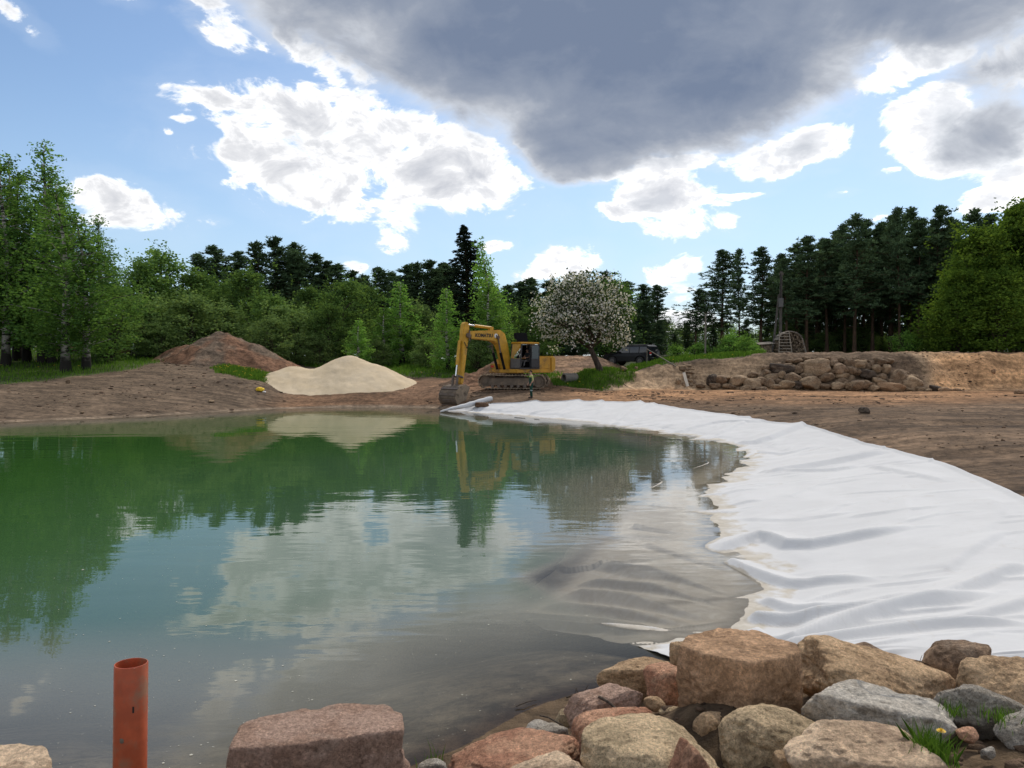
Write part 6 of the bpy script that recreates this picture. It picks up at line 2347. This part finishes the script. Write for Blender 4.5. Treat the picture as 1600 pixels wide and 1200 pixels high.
def driver():
    J = {'pelvis': (0, 0, .10, .13, .15), 'belly': (.0, 0, .25, .12, .145), 'chest': (.03, 0, .46, .115, .165), 'neck0': (.05, 0, .62, .07, .09), 'neck': (.07, 0, .68, .052, .052),
         'head0': (.085, 0, .74, .078, .07), 'head1': (.08, 0, .84, .088, .074), 'head2': (.07, 0, .90, .06, .055)}
    B = [('pelvis', 'belly'), ('belly', 'chest'), ('chest', 'neck0'), ('neck0', 'neck'), ('neck', 'head0'), ('head0', 'head1'), ('head1', 'head2')]
    for s, sd_ in ((1, 'l'), (-1, 'r')):
        J['hip' + sd_] = (.1, s * .1, .09, .095, .088)
        J['knee' + sd_] = (.45, s * .14, .12, .065, .064)
        J['ankle' + sd_] = (.55, s * .14, -.26, .046, .044)
        J['toe' + sd_] = (.70, s * .15, -.30, .04, .032)
        B += [('pelvis', 'hip' + sd_), ('hip' + sd_, 'knee' + sd_), ('knee' + sd_, 'ankle' + sd_), ('ankle' + sd_, 'toe' + sd_)]
        J['sh' + sd_] = (.04, s * .185, .58, .07, .07)
        J['el' + sd_] = (.12, s * .25, .33, .046, .046)
        J['wr' + sd_] = (.36, s * .2, .33, .03, .032)
        B += [('neck0', 'sh' + sd_), ('sh' + sd_, 'el' + sd_), ('el' + sd_, 'wr' + sd_)]
        hand(J, B, sd_, 'wr' + sd_, (.95, -.05 * s, -.2))

    def reg(c):
        if c.z < -0.22:
            return 2
        if c.z > 0.645 or (abs(c.y) > 0.14 and c.x > 0.02 and c.z < 0.5 and c.z > 0.2):
            return 0
        return 1 if c.z > 0.2 else 3
    loc = Matrix.Rotation(EXC_UA, 4, 'Z') @ Vector((-0.36, 0.95, 1.70))
    o = skin_person('person', J, B, 'pelvis', 'person with dark hair sitting at the controls inside the excavator cab', (EXC_BASE[0] + loc.x, EXC_BASE[1] + loc.y, EXC_BASE[2] + loc.z), EXC_UA, [M['skin'], M['dark_shirt'], M['boots'], M['grey_panel']], reg)
    head_parts(o, (.085, 0, .82), M['hair'], False)


worker()
driver()


# ------------------------------------------------------------------ black car on the bank
def car():
    q = P(986, 565, 67.5)
    gz = ground_z(q[0], q[1])
    h = R(180 - 38)
    o = thing('parked_car', 'black off-road car with spare wheel on its tail, parked on the bank', 'car', (q[0], q[1], gz + 0.02), h)
    hw = 0.92

    def tumble(x, z, y):
        k = 1.0 - max(0.0, z - 1.05) * 0.22 - (0.06 if x > 2.2 else 0) * 1.0
        return y * k
    body = [(-2.28, 0.42), (-1.85, 0.36), (-1.80, 0.62), (-1.62, 0.80), (-1.35, 0.86), (-1.08, 0.80), (-0.92, 0.62), (-0.88, 0.34), (0.92, 0.34), (0.96, 0.62), (1.12, 0.80), (1.38, 0.86), (1.64, 0.80), (1.80, 0.62), (1.86, 0.40), (2.28, 0.44),
            (2.34, 0.72), (2.26, 0.98), (1.95, 1.06), (0.98, 1.12), (0.30, 1.66), (0.05, 1.74), (-1.95, 1.76), (-2.12, 1.68), (-2.30, 1.05), (-2.34, 0.6)]
    mb = MB()
    mb.prism(body, -hw, hw, tumble)
    b = mb.build('body', M['car_paint'], o, False, 0.03)
    for s in (1, -1):
        def wy(z, e=0.004):
            return s * (hw * (1 - max(0, z - 1.05) * 0.22) + e)
        for quad in ([(0.86, 1.12), (0.34, 1.60), (-0.32, 1.62), (-0.32, 1.12)], [(-0.38, 1.12), (-0.38, 1.62), (-1.22, 1.63), (-1.22, 1.12)], [(-1.30, 1.12), (-1.30, 1.63), (-1.95, 1.62), (-2.08, 1.14)]):
            mb = MB()
            mb.add([(x, wy(z), z) for x, z in quad], [(0, 1, 2, 3)])
            mb.build('window', M['dark_glass'], o)
        mb = MB()
        mb.box((0.55, s * 0.93 - 0.02, 1.08), (0.75, s * 1.12, 1.24)) if s > 0 else mb.box((0.55, -1.12, 1.08), (0.75, -0.91, 1.24))
        mb.build('mirror', M['black'], o, False, 0.02)
        mb = MB()
        mb.tube([(0.1, s * 0.70, 1.79), (-1.8, s * 0.70, 1.81)], 0.025, 8)
        for xx in (0.0, -0.85, -1.7):
            mb.tube([(xx, s * 0.70, 1.73), (xx, s * 0.70, 1.80)], 0.02, 6)
        mb.build('roof_rail', M['grey_panel'], o, True)
        mb = MB()
        mb.box((-2.36, s * 0.80 - 0.1, 1.0), (-2.27, s * 0.80 + 0.1, 1.16))
        mb.build('tail_light', M['tail_red'], o, False, 0.01)
        mb = MB()
        mb.box((-2.365, s * 0.80 - 0.1, 0.90), (-2.28, s * 0.80 + 0.1, 0.995))
        mb.build('reversing_light', M['tail_white'], o, False, 0.01)
        mb = MB()
        mb.box((2.22, s * 0.66 - 0.15, 0.78), (2.33, s * 0.66 + 0.15, 0.95))
        mb.build('headlight', M['tail_white'], o, False, 0.01)
        for wx in (1.38, -1.35):
            mb = MB()
            mb.tube([(wx, s * 0.70, 0.39), (wx, s * 0.74, 0.39), (wx, s * 0.92, 0.39), (wx, s * 0.95, 0.39)], [0.36, 0.39, 0.39, 0.35], 24)
            w = mb.build('wheel', M['rubber'], o, True)
            mb = MB()
            mb.tube([(wx, s * 0.94, 0.39), (wx, s * 0.957, 0.39)], [0.23, 0.21], 18)
            for k in range(6):
                a = k * PI / 3
                mb.box((0.05, -0.01, -0.03), (0.2, 0.01, 0.03), (0, a, 0), (wx, s * 0.962, 0.39))
            mb.build('rim', M['grey_panel'], w, True)
    mb = MB()
    mb.add([(-2.305, -0.68, 1.14), (-2.305, 0.68, 1.14), (-2.155, 0.62, 1.62), (-2.155, -0.62, 1.62)], [(0, 1, 2, 3)])
    mb.build('rear_window', M['dark_glass'], o)
    mb = MB()
    mb.tube([(-2.36, -0.12, 1.02), (-2.40, -0.12, 1.02), (-2.56, -0.12, 1.02), (-2.58, -0.12, 1.02)], [0.3, 0.36, 0.36, 0.31], 24)
    sw = mb.build('spare_wheel', M['rubber'], o, True)
    mb = MB()
    mb.tube([(-2.575, -0.12, 1.02), (-2.592, -0.12, 1.02)], [0.22, 0.2], 18)
    mb.build('rim', M['grey_panel'], sw, True)
    mb = MB()
    mb.box((-2.48, -0.9, 0.46), (-2.30, 0.9, 0.66))
    mb.build('bumper', M['black'], o, False, 0.04)
    mb = MB()
    mb.box((-2.50, -0.62, 0.66), (-2.34, 0.62, 0.70))
    mb.build('bumper_step', M['chrome'], o)
    mb = MB()
    mb.box((2.26, -0.88, 0.44), (2.42, 0.88, 0.66))
    mb.build('bumper', M['black'], o, False, 0.04)
    mb = MB()
    mb.add([(1.0, -0.74, 1.13), (1.0, 0.74, 1.13), (0.36, 0.70, 1.64), (0.36, -0.70, 1.64)], [(0, 1, 2, 3)])
    for i, p in enumerate(mb.v):
        mb.v[i] = (p[0] + 0.012, p[1], p[2] + 0.012)
    mb.build('windscreen', M['dark_glass'], o)
    mb = MB()
    mb.box((-0.9, -0.96, 0.36), (0.95, 0.96, 0.42))
    mb.build('side_step', M['black'], o, False, 0.02)


car()


# ------------------------------------------------------------------ things on the bank
def rod(name, label, cat, a, b, r0, r1, mat, n=8):
    mb = MB()
    a, b = Vector(a), Vector(b)
    m = (a + b) / 2
    mb.tube([a, a.lerp(b, 0.35) + Vector((0, 0, r0 * 0.3)), a.lerp(b, 0.7), b], [r0, r0 * 0.7 + r1 * 0.3, r0 * 0.4 + r1 * 0.6, r1], n)
    return tag(mb.build(name, mat, None, True), label, cat)


# concrete pipe lying on the grass
q = P(890, 583, 56.6)
q[2] = ground_z(q[0], q[1])
o = thing('concrete_pipe', 'short grey concrete pipe lying on the grass left of the blossoming tree', 'pipe', (q[0], q[1], q[2] + 0.34), R(28))
N_ = 28
vs, fs = [], []
for (xx, rr) in ((-0.5, 0.27), (-0.5, 0.36), (0.55, 0.36), (0.55, 0.27)):
    for k in range(N_):
        a = 2 * PI * k / N_
        vs.append((xx, rr * math.cos(a), rr * math.sin(a)))
for r_ in range(4):
    for k in range(N_):
        k2 = (k + 1) % N_
        r2 = (r_ + 1) % 4
        fs.append((r_ * N_ + k, r2 * N_ + k, r2 * N_ + k2, r_ * N_ + k2))
MB().add(vs, fs).build('ring', M['concrete'], o, True)

# pole leaning from the car to the ground, plank, stick
a = P(1011, 545.5, 62.5)
b = hit(1056, 573)
rod('wooden_pole', 'long thin pale pole slanting from behind the car down the bank', 'pole', a, (b[0], b[1], b[2] + 0.03), 0.035, 0.05, M['wood_grey'])
rod('support_stake', 'short stake holding up the upper end of the slanting pole', 'stake', (a[0], a[1], ground_z(a[0], a[1]) - 0.2), (a[0], a[1], a[2] - 0.03), 0.04, 0.035, M['wood_grey'])
b = hit(1074, 605)
a = P(1068, 581, b[1] + 0.55)
mb = MB()
d = Vector(a) - Vector(b)
L = d.length
mb.box((-0.11, -0.018, 0), (0.11, 0.018, L))
o = mb.build('wooden_plank', M['wood_pale'])
o.location = (b[0], b[1] - 0.1, b[2] - 0.05)
o.rotation_euler = (-math.atan2(d.y, d.z), math.atan2(d.x, d.z), 0)
tag(o, 'pale new plank leaning upright against the cut bank', 'plank')
a, b = hit(966, 600), hit(984, 609)
rod('branch', 'thin dark branch lying down the bare bank below the car', 'branch', a + np.array([0, 0, .12]), b + np.array([0, 0, .05]), 0.03, 0.02, M['twig'])

# posts and poles
q = P(1102, 551, 73)
gz = ground_z(q[0], 73)
rod('wooden_post', 'thin bare grey post standing between the open pines', 'post', (q[0], 73, gz - 0.3), (q[0], 73, P(1102, 490, 73)[2]), 0.09, 0.075, M['wood_grey'], 10)
q = P(1219, 552, 73)
gz = ground_z(q[0], 73)
o = thing('utility_pole', 'tall dark utility pole with a slanting brace and grey box, above the woodpile', 'utility pole', (q[0], 73, gz))
ht = P(1219, 424, 73)[2] - gz
mb = MB()
mb.tube([(0, 0, -0.3), (0, 0, ht * 0.5), (0.03, 0, ht)], [0.17, 0.14, 0.11], 12)
mb.build('pole', M['pole_wood'], o, True)
mb = MB()
mb.tube([(-0.75, 0, -0.3), (-0.15, 0.05, ht * 0.72)], [0.12, 0.1], 10)
mb.build('brace', M['pole_wood'], o, True)
mb = MB()
mb.box((-0.28, -0.32, ht * 0.56), (0.16, -0.17, ht * 0.67))
mb.build('switch_box', M['grey_panel'], o, False, 0.02)
mb = MB()
mb.box((-0.04, -0.03, ht * 0.67), (0.22, -0.16, ht * 0.70)) if False else mb.tube([(-0.06, -0.2, ht * 0.67), (-0.06, -0.15, ht * 0.96)], 0.03, 6)
mb.build('cable', M['black'], o, True)
for k in (-1, 1):
    mb = MB()
    mb.tube([(0.03 + k * 0.14, 0, ht - 0.30), (0.03 + k * 0.14, 0, ht - 0.12)], [0.03, 0.055], 10)
    mb.build('insulator', M['concrete'], o, True)
mb = MB()
mb.box((-0.2, -0.03, ht - 0.36), (0.26, 0.03, ht - 0.29))
mb.build('crossarm', M['pole_wood'], o)

# firewood
q = P(1232, 553, 70)
gz = ground_z(q[0], 70) - 0.05
o = thing('woodpile', 'round-topped stack of firewood on the bank top below the utility pole', 'woodpile', (q[0], 70, gz))
rng = np.random.default_rng(5)
kx = 70 / FPX
mbs, me_ends = MB(), MB()
w_, h_ = 44 * kx, P(1232, 518, 70)[2] - gz
cnt = 0
rows = int(h_ / 0.135)
for r_ in range(rows):
    z = 0.07 + r_ * 0.135
    half = w_ / 2 * math.sqrt(max(0.03, 1 - min(1, z / h_) ** 2.4))
    nlog = int(2 * half / 0.15)
    for k in range(nlog):
        x = -half + (k + 0.5 + 0.5 * (r_ % 2)) * 2 * half / nlog
        rr = rng.uniform(0.045, 0.078)
        yy = rng.uniform(-0.16, 0.2)
        n_ = 6
        mbs.tube([(x, -0.45 + yy, z), (x, 0.6, z)], rr, n_)
lg = mbs.build('logs', M['wood_end'], o)
lg['kind'] = 'stuff'
for k in range(7):
    a = PI * (0.12 + 0.76 * k / 6)
    mb = MB()
    x, z = -math.cos(a) * w_ * 0.40, h_ * (0.62 + 0.36 * math.sin(a))
    mb.box((-0.34, -0.55, -0.02), (0.34, 0.6, 0.02), (0, -(math.pi / 2 - a) * 0.8 + 0.08 * math.sin(k * 2), 0.1 * math.sin(k * 3)), (x, 0, z))
    mb.build('cover_board', M['wood_grey'], o)
mb = MB()
mb.box((-0.06, -0.03, 0), (0.06, 0.03, 1.5), (0, R(-16), 0), (w_ * 0.56, -0.5, 0))
mb.build('prop', M['wood_grey'], o)

# ladder
o = thing('ladder', 'narrow wooden ladder leaning on the front of the woodpile', 'ladder', (P(1228, 553, 69)[0], 69.1, ground_z(P(1228, 553, 69)[0], 69.1)))
top_z = P(1228, 518, 69.3)[2] - o.location.z
for s in (-1, 1):
    mb = MB()
    mb.tube([(s * 0.60, 0, -0.1), (s * 0.42, 0.38, top_z)], 0.04, 8)
    mb.build('rail', M['ladder_wood'], o, True)
for k in range(7):
    t = (k + 0.35) / 7
    mb = MB()
    hw = 0.60 - 0.18 * t
    mb.tube([(-hw, 0.38 * t - 0.01, top_z * t), (hw, 0.38 * t - 0.01, top_z * t)], 0.032, 6)
    mb.build('rung', M['ladder_wood'], o, True)

# hutch
q = P(1195, 551, 70.5)
o = thing('hutch', 'small low shed with a slanting grey roof, left of the woodpile', 'shed', (q[0], 70.5, ground_z(q[0], 70.5)))
mb = MB()
mb.box((-0.5, -0.4, -0.1), (0.5, 0.5, 0.86))
mb.build('wall', M['wood_end'], o)
for k in range(5):
    mb = MB()
    mb.box((-0.49 + k * 0.2, -0.425, -0.05), (-0.31 + k * 0.2, -0.402, 0.84))
    mb.build('plank', M['wood_end'], o)
mb = MB()
mb.box((-0.72, -0.65, -0.02), (0.72, 0.7, 0.02), (R(8), R(-4), 0), (0, 0, 0.95))
mb.build('roof', M['wood_grey'], o)

# stakes behind the birches
for px, lab in ((27, 'short bare stake behind the birches, left one'), (43, 'white-topped short stake behind the birches, middle one'), (56, 'short bare stake behind the birches, right one')):
    q = P(px, 543, 70)
    gz = ground_z(q[0], 70)
    mb = MB()
    mb.tube([(0, 0, -0.2), (0, 0, 0.75)], 0.035, 8)
    s = mb.build('stake', M['wood_pale'])
    s.location = (q[0], 70, gz)
    tag(s, lab, 'stake', 'stakes behind the birches')

# yellow scrap on the left bank
q = hit(406, 611)
o = thing('plastic_scrap', 'crumpled yellow plastic bag lying on bare soil near the sand pile', 'plastic bag', (q[0], q[1], q[2] + 0.12))
p, f = stone_mesh('bag', 505, 3, 9, 8, 0.35, 0.2)
link_mesh('bag', np_mesh('bag', p * np.array([0.3, 0.2, 0.15]), f), M['dandelion'], o)
mb = MB()
mb.box((0.18, -0.16, -0.14), (0.42, 0.05, -0.08), (0.1, 0.2, 0.3))
mb.build('label_strip', M['white_paint'], o)

# ------------------------------------------------------------------ orange pipe in the foreground
top = P(205, 1036, 3.9)
botm = (P(200, 1215, 3.86))
o = thing('drain_pipe', 'upright orange plastic pipe standing in the water at the bottom left', 'pipe', (top[0], top[1], 0))
axis = Vector((top[0] - botm[0], 0.02, top[2] - botm[2])).normalized()
Lp = top[2] - ground_z(top[0], top[1]) + 0.3
N_ = 40
ro, ri = 0.080, 0.0745
vs, fs = [], []
ax_ = axis
e1 = ax_.orthogonal().normalized()
e2 = ax_.cross(e1)
T0 = Vector((0, 0, top[2]))
rings = [(-Lp, ro), (-0.62, ro), (-0.61, ro), (-0.004, ro), (0.0, ro - 0.0015), (0.0, ri), (-0.01, ri), (-Lp, ri)]
for (dz, rr) in rings:
    for k in range(N_):
        an = 2 * PI * k / N_
        vs.append(T0 + ax_ * dz + (e1 * math.cos(an) + e2 * math.sin(an)) * rr)
for r_ in range(len(rings) - 1):
    for k in range(N_):
        k2 = (k + 1) % N_
        fs.append((r_ * N_ + k, r_ * N_ + k2, (r_ + 1) * N_ + k2, (r_ + 1) * N_ + k))
MB().add(vs, fs).build('tube', M['orange_pvc'], o, True)
mb = MB()
for k, (dz, dx, h_) in enumerate(((-0.21, 0.6, 0.03),)):
    a_ = -PI / 2 + dx
    c = T0 + ax_ * dz
    for j in range(4):
        cx = c + Vector((math.cos(a_ + 0.02 * j) * (ro + .001), math.sin(a_ + 0.02 * j) * (ro + .001), 0))
    mb.box((-0.004, -0.001, -0.016), (0.004, 0.001, 0.016), (0, 0, a_ + PI / 2), tuple(c + Vector((math.cos(a_) * (ro + .0012), math.sin(a_) * (ro + .0012), 0))))
mb.build('printed_mark', M['lettering'], o)
p, f = stone_mesh('s', 9, 2, 8, 8, .3, .1)
mb = MB()
c = T0 + ax_ * -0.36
a_ = -PI / 2 - 0.05
mb.add([tuple(c + Vector((math.cos(a_) * ro, math.sin(a_) * ro, 0)) + Vector((q_[0] * .011, q_[1] * .0025, q_[2] * .013))) for q_ in p], f)
mb.build('mud_splash', M['dirty_steel'], o, True)

# ------------------------------------------------------------------ small things on the near bank
def tuft(px, py, z, n_, hgt, spread, seed, label, flowers=0, wid=0.006):
    rng = np.random.default_rng(seed)
    c = G(px, py, z)
    gz = max(z, 0) if False else z
    o = thing('grass_tuft', label, 'grass tuft', (c[0], c[1], gz))
    xy = rng.normal(0, spread, (n_, 2))
    V, F, T = blades(xy, np.zeros(n_), hgt * rng.uniform(0.5, 1.15, n_), wid, rng, 0.75)
    link_mesh('blades', np_mesh('blades', V, F, {'tint': T}), M['grass'], o)
    if flowers:
        mb = MB()
        st = Vector((0.02, -0.03, 0)), Vector((0.035, -0.05, hgt * 1.02))
        mb.tube([st[0], (st[0] + st[1]) / 2 + Vector((0.01, 0, 0)), st[1]], 0.0035, 6)
        fl = mb.build('flower_stem', M['grass'], o)
        mb = MB()
        for ring, (nn, rr, up_) in enumerate(((16, 0.024, 0.004), (12, 0.016, 0.011), (7, 0.008, 0.015))):
            for k in range(nn):
                a_ = 2 * PI * k / nn + ring
                b_ = st[1] + Vector((0, 0, 0.002))
                tip = b_ + Vector((math.cos(a_) * rr, math.sin(a_) * rr, up_))
                sd_ = Vector((-math.sin(a_), math.cos(a_), 0)) * 0.0035
                mb.add([b_, tip - sd_, tip + sd_], [(0, 1, 2)])
        mb.build('flower_head', M['dandelion'], fl)
    return o


tuft(1452, 1190, 0.76, 420, 0.19, 0.055, 1, 'lush grass tuft with one yellow dandelion beside the grey-brown slab', 1)
tuft(912, 1110, 0.20, 40, 0.12, 0.03, 2, 'few grass blades at the waterline beside the brick-red slab')
tuft(1046, 1142, 0.52, 70, 0.06, 0.03, 3, 'tiny bright grass tuft behind the broad grey-tan boulder')
tuft(1570, 1128, 0.72, 90, 0.10, 0.06, 4, 'sparse grass on soil at the right edge by the speckled rock')
tuft(1490, 1112, 0.70, 60, 0.10, 0.05, 5, 'sparse dark grass between the blue-grey and speckled rocks')
tuft(1345, 1160, 0.66, 30, 0.07, 0.03, 6, 'thin grass sprouting left of the dandelion tuft')
tuft(680, 1195, 0.14, 26, 0.12, 0.05, 7, 'thin grass blades in shallow water right of the red block')
tuft(100, 634, 0.45, 60, 0.25, 0.22, 8, 'small green weed on the bare left bank near the water', 0, 0.05)


def stick(px0, py0, z0, px1, py1, z1, r, label, name='stick', forks=None):
    a, b = Vector(G(px0, py0, z0)), Vector(G(px1, py1, z1))
    mb = MB()
    m1 = a.lerp(b, 0.35) + Vector((0.006, 0, 0.01))
    m2 = a.lerp(b, 0.7) + Vector((-0.006, 0, 0.006))
    mb.tube([a, m1, m2, b], [r, r * 0.92, r * 0.85, r * 0.6], 8)
    for (t, dx, dy, dz) in forks or []:
        s = a.lerp(b, t)
        mb.tube([s, s + Vector((dx * .5, dy * .5, dz * .6)), s + Vector((dx, dy, dz))], [r * .6, r * .45, r * .2], 6)
    return tag(mb.build(name, M['twig'], None, True), label, 'stick')


stick(936, 1089, 0.50, 978, 1120, 0.46, 0.011, 'dark stick lying across the brick-red slab')
stick(844, 1118, 0.08, 880, 1133, 0.16, 0.007, 'thin dark stick poking out of the water')
stick(728, 1186, 0.14, 775, 1150, 0.34, 0.0055, 'bent dark twig with forks at the edge of the pink slab', 'twig', [(.5, .06, .01, .07), (.75, .05, -.02, -.02), (.9, .03, .0, .03)])
stick(740, 1184, 0.14, 776, 1166, 0.24, 0.005, 'lower bent twig at the edge of the pink slab', 'twig', [(.7, .04, .0, .05)])
stick(806, 1104, 0.015, 838, 1094, 0.02, 0.005, 'thin twig floating near the shallow shore', 'twig')
stick(885, 1090, 0.02, 925, 1078, 0.05, 0.008, 'dark debris of rotten twigs at the waterline', 'twig', [(.3, .03, .05, .05), (.5, -.04, .06, .03), (.7, .04, .02, .06), (.6, .02, -.05, .02)])
stick(1425, 1032, 0.62, 1455, 1040, 0.60, 0.004, 'hair-thin stem beside the sheet hem', 'twig', [(.4, .02, .0, .06)])


# pollen and bits floating on the near water
def build_pollen():
    rng = np.random.default_rng(12)
    n_ = 1300
    Y = 5.2 + 9 * rng.random(n_) ** 1.4
    X = rng.uniform(-0.75, 0.35, n_) * Y * 0.9 + 0.3
    ok = (poly_sd(X, Y, SHORE) < -0.15)
    X, Y = X[ok], Y[ok]
    n_ = len(X)
    s = rng.lognormal(0, 0.5, n_) * 0.0035
    a = rng.uniform(0, 6.28, (n_, 1)) + np.arange(5)[None] * 2 * PI / 5
    V = np.stack([X[:, None] + s[:, None] * np.cos(a), Y[:, None] + s[:, None] * np.sin(a), np.full(a.shape, 0.004)], -1)
    F = np.arange(n_)[:, None] * 5 + np.arange(5)[None]
    o = link_mesh('floating_pollen', np_mesh('floating_pollen', V.reshape(-1, 3), F), simple('pollen', (0.5, 0.48, 0.4), 0.9))
    return tag(o, 'pale specks of pollen and dust floating on the near water', 'floating pollen', None, 'stuff')


build_pollen()
